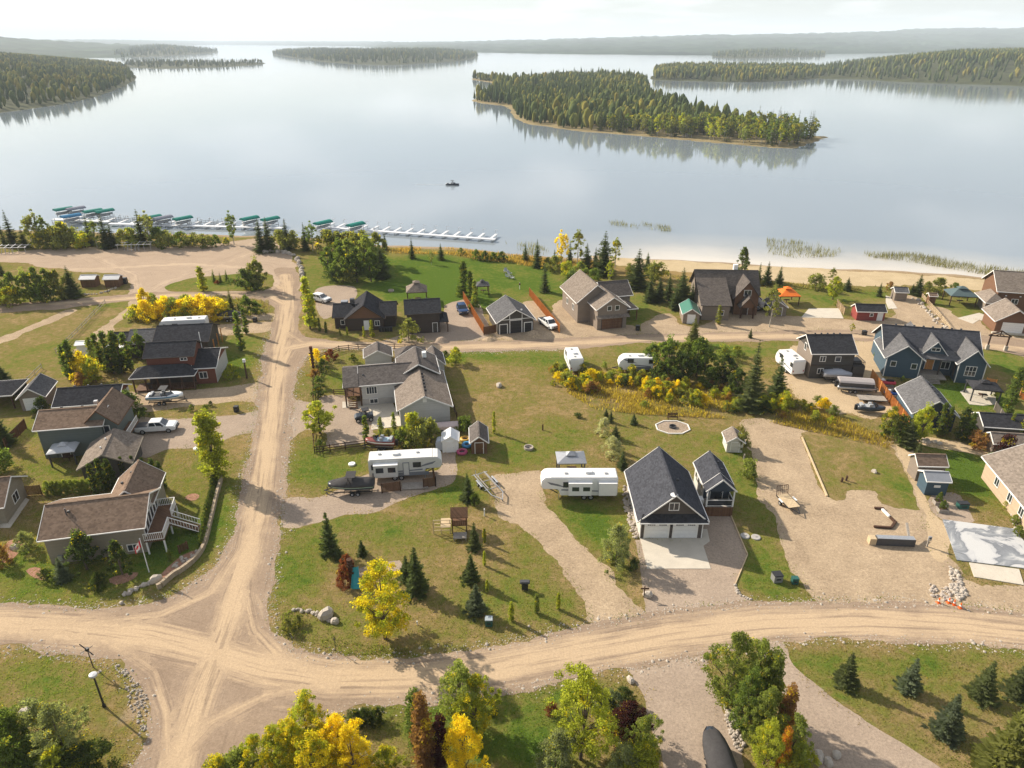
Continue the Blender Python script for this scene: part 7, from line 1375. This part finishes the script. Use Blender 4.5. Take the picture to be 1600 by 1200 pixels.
# ------------------------------------------------------------------ street furniture and yard things
g = G(163, 1104); t = thing('street_lamp', 'black street lamp with pale round head on the lower left corner', 'lamp', g)
MB().lathe([(.16, 0), (.15, .25), (.09, .35), (.075, 3.7)], 10).build('post', BLACK, t); MB().lathe([(.07, 3.65), (.30, 3.8), (.36, 3.95), (.32, 4.05), (.05, 4.12)], 14).build('lamp_head', plain('lamp_pale', (.5, .5, .5), .4, .1), t); MB().lathe([(.18, 3.7), (.2, 3.8)], 12).build('collar', BLACK, t)
g = G(146, 1043); t = thing('garden_windmill', 'small dark garden windmill beside the lower left crossing', 'windmill', g); MB().tube((0, 0, 0), (0, 0, 2.4), .05, .04).build('post', BLACK, t)
for k in range(4): a = R(35 + 90*k); MB().bar((0, -.08, 2.4), (math.cos(a)*.85, -.08, 2.4 + math.sin(a)*.85), .1, .03).build('blade', BLACK, t)
MB().lathe([(.16, 2.2), (.2, 2.35), (.16, 2.5)], 8).build('hub', BLACK, t)
g = G(233, 894); t = thing('flagpole', 'white flagpole flying a red and white maple leaf flag', 'flagpole', g); MB().tube((0, 0, 0), (0, 0, 4.6), .06, .04).build('pole', WHITE, t); MB().lathe([(.02, 4.58), (.09, 4.66), (.02, 4.74)], 8).build('finial', STEEL, t)
FR = plain('flag_red', (.55, .02, .03), .7, .08); FW = plain('flag_white', (.70, .68, .66), .7, .05)
def wave(u, v): return (-.06 - u*.62, .10*math.sin(u*5) - .05, 4.5 - v*.85 - u*.85)
def flagpart(u0, u1, m, nm, off=0):
    vs = []; n = 6
    for i in range(n+1):
        for v in (0, 1): a = wave(u0 + (u1-u0)*i/n, v); vs.append((a[0], a[1]-.012, a[2]))
    for i in range(n+1):
        for v in (0, 1): a = wave(u0 + (u1-u0)*i/n, v); vs.append((a[0], a[1]+.012, a[2]))
    k = 2*(n+1); fs = [(2*i, 2*i+1, 2*i+3, 2*i+2) for i in range(n)] + [(k+2*i+2, k+2*i+3, k+2*i+1, k+2*i) for i in range(n)]
    return mesh_obj(nm, vs, fs, m, t)
flagpart(0, .35, FR, 'red_band'); wp = flagpart(.35, 1.0, FW, 'white_band'); flagpart(1.0, 1.35, FR, 'red_band')
leaf = [(0, .42), (.07, .27), (.16, .32), (.12, .1), (.24, .22), (.27, .15), (.38, .16), (.32, .05), (.36, -.02), (.18, -.15), (.2, -.22), (.02, -.18), (.02, -.38)]
leaf += [(-x, y) for x, y in reversed(leaf)][:-1]
for s in (-1, 1): mesh_obj('maple_leaf', [tuple(Vector(wave(.675 + x*.62, .5 - y*.85)) + Vector((0, s*.03, 0))) for x, y in leaf], [tuple(range(len(leaf)))], FR, wp)
# carved pole
def carved(name, label, px, py, ht, mat, cat='pole'):
    g = G(px, py); t = thing(name, label, cat, g); MB().lathe([(.26 + .05*math.sin(k*2.1), ht*k/22) for k in range(23)], 10).build('pole', mat, t)
    for z, wd in ((.45, .7), (.72, .9), (.93, .6)): MB().cbox((0, -.05, ht*z), (wd, .14, .28)).build('carved_wing', mat, t, .04)
    return t
carved('carved_pole', 'tall brown carved pole at the corner of the upper road', 490, 578, 4.6, plain('pole_brown', (.10, .045, .025), .8, .3, 3))
g = G(386, 591); t = thing('wooden_post', 'wooden post with a small white box beside the dark porch house lawn', 'post', g); MB().tube((0, 0, 0), (0, 0, 3.7), .17, .15).build('post', DARKWOOD, t); MB().cbox((.1, -.2, 3.5), (.5, .35, .6)).build('box', WHITE, t, .03)
carved('carved_pole', 'dark carved pole rising from the red shrubs on the corner lawn', 550, 912, 3.4, DARKWOOD)
g = G(557, 913); t = bld('teal_slide', 'bright turquoise slide leaning on the carved pole of the corner lawn', g.x, g.y, 0, 'slide'); TQ = plain('turquoise', (.02, .30, .34), .4, .1)
MB().slab([(-.25, .5, 2.0), (.25, .5, 2.0), (.55, -.8, .1), (-.35, -.8, .1)], .06).build('chute', TQ, t); [MB().bar((x0, .5, 2.1), (x1, -.8, .2), .07, .22).build('side_wall', TQ, t) for x0, x1 in ((-.27, -.38), (.27, .58))]
def box_thing(name, label, px, py, w_, d_, h_, mat, cat, lid=None, rot=0, group=None):
    g = G(px, py); t = thing(name, label, cat, g, R(rot), group); MB().cbox((0, 0, h_/2), (w_, d_, h_)).build('body', mat, t, .04); MB().cbox((0, 0, h_+.05), (w_*1.06, d_*1.06, .1)).build('lid', lid or mat, t, .03)
    MB().cbox((0, -d_/2-.02, h_*.55), (w_*.5, .04, h_*.2)).build('label_plate', BLACK if mat != BLACK else CHAR, t); return t
GREENB = plain('green_box', (.02, .09, .075), .5, .15)
box_thing('utility_box', 'grey electrical box on the lawn right of the garage driveway', 1213, 907, 1.0, .9, .9, plain('box_grey', (.20, .20, .19), .6, .1), 'utility box', BLACK, 8)
box_thing('utility_box', 'small dark green box beside the grey electrical box', 1241, 911, .7, .6, .7, GREENB, 'utility box', GREENB)
box_thing('utility_box', 'small dark green box at the bottom right of the corner lawn', 764, 976, .75, .7, .8, GREENB, 'utility box', plain('box_pale', (.3, .34, .36), .5, .1))
box_thing('utility_box', 'green metal box on the gravel by the blue shed', 1503, 793, 1.3, .8, .7, GREENB, 'utility box', BLACK)
box_thing('waste_bin', 'black waste bin at the foot of the long shadow near the sheds', 196, 443, 1.0, 1.0, 1.4, BLACK, 'bin')
box_thing('waste_bin', 'small black bin on the driveway of the taupe house', 996, 516, .8, .7, 1.0, BLACK, 'bin')
box_thing('waste_bin', 'small black bin beside the upper road right of the thin tree', 1350, 523, .8, .8, .8, BLACK, 'bin')
box_thing('waste_bin', 'dark bin on the verge below the boat driveway', 370, 643, .7, .7, .9, BLACK, 'bin')
box_thing('waste_bin', 'dark bin beside the upper lane verge', 399, 503, .8, .8, .9, BLACK, 'bin')
g = G(820, 921); t = thing('barbecue', 'black covered grill standing alone on the lawn by the camper driveway', 'grill', g); MB().cbox((0, 0, .5), (.7, .55, .75)).build('cabinet', BLACK, t, .04); MB().cbox((0, 0, 1.05), (1.1, .6, .28)).build('hood', CHAR, t, .08); [MB().bar((x, -.2, 0), (x, -.2, .2), .07).build('leg', BLACK, t) for x in (-.3, .3)]
g = G(1448, 854); t = thing('power_pedestal', 'grey power meter on a wooden post beside the building slab', 'meter', g); MB().bar((0, 0, 0), (0, 0, 1.5), .14).build('post', GREYWOOD, t); MB().cbox((0, -.12, 1.25), (.4, .2, .6)).build('meter_box', STEEL, t, .03); MB().lathe([(.12, 0), (.12, .1)], 10).build('dial', GLASS, t).location = (0, -.25, 1.3)
# dark steel box, beams and ply on the vacant lot
g = G(1397, 851); t = thing('steel_bunk', 'long dark steel box with plywood end on the vacant dirt lot', 'container', g, R(-4)); MB().box(-2.2, 2.2, -.35, .45, .05, 1.0).build('body', CHAR, t, .03); MB().box(-2.15, 2.15, -.3, .4, 1.0, 1.05).build('lid', STEEL, t); MB().box(-3.0, -2.25, -.3, .5, .02, .9).build('plywood_end', PINE, t); MB().bar((1.7, .5, .9), (2.0, 2.2, 1.6), .25).build('leaning_beam', GREYWOOD, t)
for (a, b, mt, lab) in (((1365, 824), (1392, 826), DARKWOOD, 'dark timber beam lying left of the steel box'), ((1392, 826), (1399, 816), DARKWOOD, 'short dark timber beam angled behind the steel box'), ((1378, 797), (1391, 810), TRIM, 'white painted plank lying on the vacant dirt lot'), ((1366, 795), (1381, 796), DARKWOOD, 'thin dark timber at the top of the timber outline'), ((1389, 808), (1398, 817), DARKWOOD, 'dark timber at the right of the timber outline')):
    A, B = G(*a), G(*b); o = MB().bar((0, 0, .14), B - A + Vector((0, 0, .14)), .3, .24).build('timber_beam', mt, None, .02); o.location = A; tag(o, lab, 'beam')
A, B = G(1253, 684), G(1292, 776); o = MB().bar((0, 0, .1), B - A + Vector((0, 0, .1)), .22, .2).build('timber_edging', PINE, None, .02); o.location = A; tag(o, 'straight pale timber edging between the dirt lot and the grass plot', 'edging')
for k, (px, py) in enumerate(((1466, 942), (1482, 942), (1490, 945), (1500, 950))):
    t = thing('traffic_cone', ['leftmost orange cone', 'second orange cone from the left', 'third orange cone from the left', 'rightmost orange cone'][k] + ' in front of the rock pile', 'cone', G(px, py), 0, 'orange cones'); MB().lathe([(.16, .04), (.13, .2), (.04, .7)], 10).build('cone', plain('cone_orange', (.75, .14, .03), .6, .08), t); MB().box(-.2, .2, -.2, .2, 0, .05).build('base', MATS['cone_orange'], t); MB().lathe([(.125, .28), (.095, .42)], 10).build('band', WHITE, t)
# stones: rows and beds, each stone a piece of its row
STONES = []
for k in range(6):
    o = mound_rock(None, (0, 0, 0), (1, 1, .7), ROCK, 'stone', k); STONES.append(o.data); bpy.data.objects.remove(o)
STONES_P = []
for k in range(6):
    o = mound_rock(None, (0, 0, 0), (1, 1, .7), PALEROCK, 'stone', 40 + k); STONES_P.append(o.data); bpy.data.objects.remove(o)
def stone_bed(name, label, poly=None, line=None, n=40, smin=.25, smax=.5, width=.5, pale=True):
    pts = []
    if poly:
        P = [tuple(p) for p in gp(poly)]; xs_ = [p[0] for p in P]; ys_ = [p[1] for p in P]
        while len(pts) < n:
            x, y = rng.uniform(min(xs_), max(xs_)), rng.uniform(min(ys_), max(ys_))
            if inpoly(np.array([x]), np.array([y]), P)[0]: pts.append((x, y))
    else:
        L = [G(*p).xy for p in line]; tot = sum((b-a).length for a, b in zip(L[:-1], L[1:]))
        for k in range(n):
            s = tot*(k+.5)/n
            for a, b in zip(L[:-1], L[1:]):
                l = (b-a).length
                if s <= l: q = a.lerp(b, s/l); break
                s -= l
            pts.append((q.x + rng.uniform(-.5, .5)*width, q.y + rng.uniform(-.5, .5)*width))
    t = thing(name, label, 'stones', (pts[0][0], pts[0][1], 0))
    for x, y in pts:
        o = bpy.data.objects.new('stone', rng.choice(STONES_P if pale and rng.random() < .7 else STONES)); COL.objects.link(o); o.parent = t; s = rng.uniform(smin, smax)
        o.location = (x - pts[0][0], y - pts[0][1], 0); o.scale = (s, s*rng.uniform(.7, 1.1), s*rng.uniform(.6, 1)); o.rotation_euler = (0, 0, rng.uniform(0, 6.28))
    return t
stone_bed('rock_bed', 'bed of pale and brown stones along the left wall of the garage', [(972, 760), (984, 762), (999, 838), (990, 843), (976, 795)], None, 190, .22, .5, .5, False)
stone_bed('rock_pile', 'long pile of pale stones beside the slab apron', [(1484, 885), (1497, 893), (1511, 930), (1498, 940), (1482, 920)], None, 150, .2, .5)
stone_bed('rock_pile', 'low heap of brown stones behind the orange cones', [(1450, 912), (1480, 918), (1488, 940), (1455, 935)], None, 60, .18, .45, .5, False)
stone_bed('rock_row', 'row of white stones at the dock lane corner of the green', None, [(464, 403), (470, 420), (475, 450)], 22, .7, 1.5, .6)
stone_bed('rock_row', 'row of boulders along the top of the parking lot near the dock lane', None, [(414, 395), (440, 394), (462, 400)], 16, .8, 1.7, .8)
stone_bed('rock_row', 'line of small pale stones leading to the corner lawn boulder', None, [(460, 953), (485, 956), (500, 962), (528, 974)], 30, .25, .55, .4)
stone_bed('rock_row', 'row of stones at the foot of the retaining wall bed', None, [(192, 930), (210, 922), (232, 912), (244, 908)], 22, .35, .65, .4)
stone_bed('rock_row', 'row of pale stones edging the garage driveway mouth', None, [(1149, 913), (1153, 928), (1174, 938)], 26, .2, .4, .3)
stone_bed('rock_row', 'row of rocks beside the log fence', None, [(1430, 466), (1450, 487), (1474, 512), (1490, 525)], 45, .4, .9, 1.4)
stone_bed('rock_row', 'stony bank beside the parked boat', [(1128, 1100), (1146, 1112), (1164, 1168), (1152, 1176), (1138, 1140)], None, 110, .18, .4, .5, False)
stone_bed('rock_row', 'scattered stones round the brown shelters', None, [(125, 461), (150, 460), (166, 456), (184, 449)], 16, .4, .7, .5)
stone_bed('rock_row', 'loose stones on the bank of the lower left corner', [(172, 1030), (205, 1052), (232, 1090), (228, 1150), (205, 1110), (195, 1070)], None, 120, .1, .3, .5)
stone_bed('rock_row', 'stones lining the shrub bed of the right edge house', None, [(1556, 732), (1562, 760), (1578, 800), (1592, 832)], 36, .3, .6, .6)
stone_bed('rock_row', 'pale stones beside the curved path of the right lawn', None, [(1440, 692), (1452, 690), (1470, 694)], 12, .5, 1.0, .8)
def boulder(label, px, py, s, pale=True):
    g = G(px, py); o = bpy.data.objects.new('boulder', rng.choice(STONES_P if pale else STONES)); COL.objects.link(o); o.location = g; o.scale = (s, s*.8, s*.75); o.rotation_euler = (0, 0, rng.uniform(0, 6)); return tag(o, label, 'boulder')
for a in (('large pale boulder at the end of the corner lawn stone row', 511, 962, 1.9), ('smaller pale boulder beside the large corner lawn boulder', 524, 972, 1.1), ('flat pale boulder beside the lower left thicket', 42, 1117, 1.4), ('pale boulder at the edge of the garage driveway', 1013, 931, 1.2), ('big grey boulder at the foot of the retaining wall', 243, 908, 1.5), ('boulder beside the grass edge of the left edge house', 25, 857, 1.3), ('leftmost boulder at the lower right driveway', 1262, 1183, 1.1), ('second boulder at the lower right driveway', 1279, 1184, 1.2), ('third boulder at the lower right driveway', 1293, 1192, 1.1), ('rightmost boulder at the lower right driveway', 1307, 1182, 1.0), ('pale round rock in the middle of the grass plot', 1366, 738, .9), ('pale rock on the left lawn edge near the flag', 190, 943, .6), ('rock lying in the middle of the rough field', 780, 604, 1.4), ('pale rock on the lower garden lawn edge', 985, 1064, .9)): boulder(*a)
# septic lids, fire pits, slabs
def disc(name, label, px, py, r, h_, mat, cat): g = G(px, py); t = thing(name, label, cat, g); MB().lathe([(r, 0), (r, h_), (r*.9, h_+.03)], 18).build('rim', mat, t); MB().lathe([(.1, h_+.03), (.1, h_+.1)], 8).build('knob', mat, t); return t
disc('tank_lid', 'white round tank lid on the lawn left of the yellow-green poplar', 308, 702, .5, .25, WHITE, 'lid'); disc('tank_lid', 'white round tank lid on the lawn left of the striped motorhome', 550, 726, .5, .2, WHITE, 'lid')
disc('tank_lid', 'pale concrete tank lid right of the garage driveway, left one', 1164, 838, .55, .12, STONE, 'lid'); disc('tank_lid', 'pale concrete tank lid right of the garage driveway, right one', 1181, 840, .55, .12, STONE, 'lid')
def fire_pit(label, px, py, r, pad=None):
    g = G(px, py); t = thing('fire_pit', label, 'fire pit', g)
    if pad:
        n = 8; P = [(math.cos(R(22.5 + 45*k))*pad, math.sin(R(22.5 + 45*k))*pad*.8) for k in range(n)]; MB().plate(P, 0, .03).build('gravel_pad', DRIVE, t)
        for k in range(n): MB().bar((*P[k], .07), (*P[(k+1) % n], .07), .14, .14).build('border_timber', TRIM, t)
    MB().lathe([(r, 0), (r, .35), (r*.82, .35), (r*.8, .08)], 16).build('ring', CHAR if pad else ROCK, t); MB().lathe([(r*.8, .05), (.05, .1)], 12).build('ash', BLACK, t); return t
fire_pit('black fire ring on an octagonal gravel pad with white border', 1051, 668, .55, 2.7); fire_pit('small stone fire ring on the lawn above the white camper', 826, 701, .7); fire_pit('small fire ring on the lakeside green', 611, 455, .7)
g = G(1051, 655); t = thing('garden_bench', 'dark slatted bench behind the octagonal fire pad', 'bench', g)
for k in range(3): MB().box(-.8, .8, -.25 + k*.17, -.11 + k*.17, .42, .46).build('seat_slat', DARKWOOD, t)
for k in range(3): MB().box(-.8, .8, .26, .3, .55 + k*.16, .67 + k*.16).build('back_slat', DARKWOOD, t)
for x in (-.75, .75): MB().bar((x, -.2, 0), (x, -.2, .44), .07).build('leg', DARKWOOD, t); MB().bar((x, .28, 0), (x, .28, 1.0), .07).build('leg', DARKWOOD, t)
# play tower
g = G(710, 834); t = thing('play_tower', 'brown wooden play tower with white climbing frame on the lawn', 'play set', g, R(3))
for x in (-.2, 1.5):
    for y in (0, 1.7): MB().bar((x, y, 0), (x, y, 2.6), .12).build('post', DARKWOOD, t)
MB().box(-.3, 1.6, -.1, 1.8, 1.2, 1.3).build('floor', WOOD, t); m = MB(); m.slab([(-.4, -.2, 2.5), (1.7, -.2, 2.5), (1.7, .85, 3.3), (-.4, .85, 3.3)], .08); m.slab([(-.4, .85, 3.3), (1.7, .85, 3.3), (1.7, 1.9, 2.5), (-.4, 1.9, 2.5)], .08); m.build('roof', WOOD, t)
for k in range(7): MB().box(-.25 + k*.26, -.02 + k*.26, -.08, -.03, 1.3, 2.0).build('wall_board', WOOD, t)
MB().box(-.1, 1.5, -1.5, -.3, .35, .45).build('lower_deck', GREYWOOD, t); [MB().bar((x, y, 0), (x, y, .36), .1).build('deck_leg', GREYWOOD, t) for x in (0, 1.4) for y in (-1.4, -.4)]
m = MB(); [m.bar((x, .1, 0), (x, .1, 2.0), .08) for x in (-2.5, -1.6, -.5)]; [m.bar((-2.5, .1, z), (-.3, .1, z), .07) for z in (.5, 1.0, 1.5, 2.0)]; m.build('climbing_frame', PINE, t); MB().box(-1.6, -.4, -.6, 1.2, 1.4, 1.48).build('platform', PINE, t)
# things by the resin shed
g = G(688, 702); t = thing('covered_cart', 'pale grey covered cart left of the white resin shed', 'cart', g); MB().prism([(-.6, .15), (.6, .15), (.6, 1.3), (.2, 1.7), (-.3, 1.7), (-.6, 1.4)], -.6, .9).build('cover', plain('cover_pale', (.42, .44, .47), .8, .08), t, .08); [wheel(t, x, -.55, .16, .1) for x in (-.4, .4)]
for k, (px, py, c, lab) in enumerate(((722, 708, (.35, .05, .12), 'red and purple inflatable tube by the wooden shed'), (730, 697, (.05, .25, .5), 'blue inflatable tube by the wooden shed'), (727, 688, (.5, .3, .05), 'orange inflatable toy behind the blue tube'))):
    g = G(px, py); t = thing('inflatable_tube', lab, 'inflatable', g); n, mm = 16, 8; V = []; 
    for i in range(n):
        a = 6.283*i/n
        for j in range(mm): b = 6.283*j/mm; V.append(((.6 + .24*math.cos(b))*math.cos(a), (.6 + .24*math.cos(b))*math.sin(a), .24 + .24*math.sin(b)))
    mesh_obj('tube', V, [(i*mm+j, ((i+1) % n)*mm+j, ((i+1) % n)*mm+(j+1) % mm, i*mm+(j+1) % mm) for i in range(n) for j in range(mm)], plain('tube_%d' % k, c, .4, .15), t, True); MB().lathe([(.4, .18), (.4, .22)], 12).build('seat', BLACK, t); 
g = G(695, 674); t = thing('tarped_stack', 'stack under a pale pink tarp beside the grey siding garage', 'tarp', g, R(8)); MB().box(-2.0, 2.0, -.5, .9, 0, .9).build('stack', CHAR, t); MB().prism([(-.65, .6), (1.05, .6), (1.0, 1.15), (.2, 1.35), (-.6, 1.1)], -2.1, 2.1, 'x').build('tarp', plain('pink_tarp', (.52, .42, .40), .8, .12), t, .05)
# the deck under the striped camper
g = G(628, 766); t = thing('camper_deck', 'pale plank deck between the brown screens of the striped camper', 'deck', g, R(6))
for k in range(14): MB().box(k*.25, k*.25 + .235, -.1, 1.5, .1, .2).build('plank', GREYWOOD, t)
# workshop yard
g = G(788, 516); t = thing('water_tank', 'white caged water tank in front of the workshop', 'tank', g, R(14)); MB().box(-.8, .8, -.7, .7, .15, 1.9).build('tank', WHITE, t, .1); m = MB(); [m.bar((x, -.75, .1), (x, -.75, 1.95), .04) for x in (-.8, -.4, 0, .4, .8)]; [m.bar((-.8, -.75, z), (.8, -.75, z), .04) for z in (.15, .75, 1.35, 1.95)]; m.build('cage', STEEL, t); MB().box(-.8, .8, -.7, .7, 0, .14).build('pallet', PINE, t)
def heap(label, px, py, r, h_, mat):
    g = G(px, py); n = 18; V = [(0, 0, h_)]
    for q in (.35, .7, 1.0): V += [(math.cos(6.283*k/n)*r*q*rng.uniform(.88, 1.12), math.sin(6.283*k/n)*r*q*.8*rng.uniform(.88, 1.12), h_*(1-q)**.9*rng.uniform(.85, 1.15) - (.05 if q == 1 else 0)) for k in range(n)]
    Fc = [(0, 1+k, 1+(k+1) % n) for k in range(n)] + [(1+a*n+k, 1+(a+1)*n+k, 1+(a+1)*n+(k+1) % n, 1+a*n+(k+1) % n) for a in range(2) for k in range(n)]
    o = mesh_obj('soil_heap', V, Fc, mat, None, True); o.location = g; return tag(o, label, 'heap')
heap('brown soil heap in front of the workshop', 833, 524, 2.2, 1.2, DIRT); heap('grey gravel heap beside the round roadside bush', 690, 533, 1.8, 1.0, DRIVE); heap('small tan soil heap left of the cedar fence end', 765, 531, 1.6, .7, DIRT)
# lawn chairs on the lake green
for k, (px, py) in enumerate(((790, 426), (796, 430), (793, 434), (800, 436))):
    t = thing('lawn_chair', ['rearmost grey lawn chair', 'second grey lawn chair', 'third grey lawn chair', 'front grey lawn chair'][k] + ' of the group on the lake green', 'chair', G(px, py), R(40*k), 'lawn chairs on the lake green'); MB().slab([(-.4, -.4, .45), (.4, -.4, .45), (.4, .3, .32), (-.4, .3, .32)], .05).build('seat', CAMPG, t); MB().slab([(-.4, .3, .35), (.4, .3, .35), (.4, .6, 1.15), (-.4, .6, 1.15)], .05).build('backrest', CAMPG, t)
    for x in (-.45, .45): MB().bar((x, -.4, 0), (x, -.4, .65), .08).build('leg', CAMPG, t); MB().bar((x, -.5, .66), (x, .5, .66), .14, .04).build('armrest', CAMPG, t)
# retaining wall of the corner house
t = thing('retaining_wall', 'curved pale block retaining wall round the tan house corner', 'wall', G(343, 748)); o0 = G(343, 748)
RW = smooth_far([G(*p).xy for p in [(343, 748), (338, 780), (330, 815), (322, 848), (312, 868), (294, 886), (272, 900), (250, 908)]])[:-4*1]
RW = RW[:28]
for a, b in zip(RW[:-1], RW[1:]):
    n = max(1, int((b-a).length/.6))
    for k in range(n): MB().bar(a.lerp(b, k/n).to_3d() - o0 + Vector((0, 0, .32)), a.lerp(b, (k+.95)/n).to_3d() - o0 + Vector((0, 0, .32)), .34, .66*rng.uniform(.97, 1.03)).build('block', plain('wall_block', (.34, .27, .19), .9, .2, 2), t)
def bed(name, pts, mat, label): return sheet(name, gp(pts), .022, mat, .12, .8, True, label)
MULCH = gravel_mat('red_mulch', (.22, .11, .075), (.40, .23, .16), None, False, .9)
bed('mulch_bed', [(249, 903), (262, 888), (285, 868), (312, 858), (316, 862), (305, 876), (285, 891), (262, 902)], MULCH, 'reddish gravel bed inside the curved retaining wall')
bed('mulch_bed', [(40, 892), (55, 886), (66, 893), (72, 905), (56, 904)], MULCH, 'small pale gravel ring bed on the left lawn'); bed('mulch_bed', [(170, 905), (190, 898), (215, 895), (205, 906), (180, 914)], MULCH, 'reddish bed under the front pine'); bed('mulch_bed', [(5, 856), (22, 842), (36, 852), (24, 870), (6, 880)], MULCH, 'reddish shrub bed at the left edge'); bed('mulch_bed', [(290, 776), (300, 771), (311, 774), (306, 781), (293, 781)], MULCH, 'small reddish round bed on the corner house lawn')
bed('gravel_spot', [(572, 885), (600, 880), (624, 876), (626, 890), (600, 896), (560, 902), (552, 892)], DRIVE, 'pale gravel spot behind the yellow tree')
stone_bed('bed_stones', 'pale stones scattered in the retaining wall bed', [(262, 892), (285, 872), (308, 862), (312, 866), (290, 886), (266, 899)], None, 34, .2, .6)
# dead stumps, stakes and sign posts
def post_thing(name, label, px, py, h_, mat, r=.06, board=None, cat='post'):
    g = G(px, py); t = thing(name, label, cat, g); MB().tube((0, 0, -.05), (0, 0, h_), r, r*.85, 7).build('post', mat, t)
    MB().cbox((0, -r-.03, h_*.85), board or (.14, .05, .2)).build('plate', mat if board is None else board_m, t); return t
board_m = DARKWOOD
post_thing('sign_post', 'wooden number post beside the garage driveway boulder', 1006, 933, 1.5, DARKWOOD, .07, (.9, .06, .18), 'sign'); post_thing('sign_post', 'thin stake at the front of the corner lawn', 525, 1017, 1.9, BLACK, .035); post_thing('sign_post', 'short wooden post behind the beige shed', 1162, 719, 1.0, GREYWOOD, .12); post_thing('sign_post', 'pale valve post beside the play tower', 757, 806, 1.1, WHITE, .08); post_thing('stump_post', 'left dark stump on the grass plot', 1315, 753, .7, DARKWOOD, .16); post_thing('stump_post', 'right dark stump on the grass plot', 1322, 751, .8, DARKWOOD, .14); post_thing('sign_post', 'tall sign post beside the brown shelters', 169, 459, 2.9, DARKWOOD, .07); post_thing('sign_post', 'short carved stump on the rough field', 848, 672, 1.0, DARKWOOD, .12); post_thing('sign_post', 'small white marker on the lawn right of the yellow tree', 652, 976, .5, WHITE, .05); post_thing('sign_post', 'small birdhouse post on the lake lawn', 812, 452, 1.6, WHITE, .08, (.4, .3, .4))
# planters by the blue shed, jet skis by the fence
for k, (px, py) in enumerate(((1466, 787), (1472, 799))):
    g = G(px, py); t = thing('planter_box', ['rear wooden planter box full of leaves by the blue shed', 'front wooden planter box full of leaves by the blue shed'][k], 'planter', g, R(-5)); [MB().box(-.6, .6, y0, y0+.06, 0, .5).build('side_board', GREYWOOD, t) for y0 in (-.45, .4)]; [MB().box(x0, x0+.06, -.39, .4, 0, .5).build('end_board', GREYWOOD, t) for x0 in (-.6, .54)]; MB().box(-.54, .54, -.39, .4, .3, .42).build('soil', DARKWOOD, t)
for k, (px, py, c, lab) in enumerate(((1384, 603, (.45, .03, .05), 'red and black jet ski on the lane by the blue garage'), (1394, 620, (.03, .12, .45), 'blue and white jet ski on the lane by the blue garage'))):
    g = G(px, py); t = bld('jet_ski', lab, g.x, g.y, 170, 'jet ski'); MB().loft([[(x, yy*.6, z_) for x, yy, z_ in r] for r in hull_rings(2.8, 2.0, .55, .35)]).build('hull', plain('jet_%d' % k, c, .35, .1), t, 0, True); MB().cbox((-.5, 0, 1.1), (1.3, .42, .35)).build('seat', BLACK, t, .08); MB().bar((.45, -.4, 1.35), (.45, .4, 1.35), .06).build('handlebar', BLACK, t); MB().cbox((.6, 0, 1.15), (.6, .5, .3)).build('console', WHITE, t, .06); [MB().bar((-1.2, s*.35, .2), (1.2, s*.35, .2), .12).build('dolly_rail', STEEL, t) for s in (-1, 1)]

for a, b, lab in (((1142, 806), (1168, 867), 'rear pale timber edge of the garage driveway'), ((1168, 867), (1149, 913), 'front pale timber edge of the garage driveway')):
    A, B = G(*a), G(*b); o = MB().bar((0, 0, .07), B - A + Vector((0, 0, .07)), .12, .14).build('timber_edging', PINE, None, .02); o.location = A; tag(o, lab, 'edging')

# loose stones thrown to the edges of the gravel
def edge_stones(n):
    L = EDGE_LINES[0]; A = np.array(L[:-1]); B = np.array(L[1:]); ln = np.hypot(*(B-A).T); ok = (A[:, 1] < 130) & (np.abs(A[:, 0]) < 90); ln = ln*ok
    k = nrg.choice(len(A), n, p=ln/ln.sum()); t = nrg.random(n)[:, None]; C = A[k] + (B[k]-A[k])*t + nrg.normal(size=(n, 2))*.55
    s = nrg.uniform(.03, .10, n)*(1 + (nrg.random(n) < .06)*1.2); D = np.array([(1, 0, .2), (0, 1, .2), (-1, 0, .2), (0, -1, .2), (0, 0, .9)], float)
    V = D[None]*s[:, None, None]*nrg.uniform(.6, 1.3, (n, 5, 1)); V[:, :, :2] += C[:, None]; V[:, :4, 2] = .01
    b = np.arange(n)[:, None]*5; T = np.concatenate([b + np.array(f) for f in ((0, 1, 4), (1, 2, 4), (2, 3, 4), (3, 0, 4))])
    tag(np_obj('loose_gravel', V.reshape(-1, 3), T, PALEROCK), 'loose stones along the edges of the gravel road', 'gravel', None, 'stuff')
edge_stones(9000)
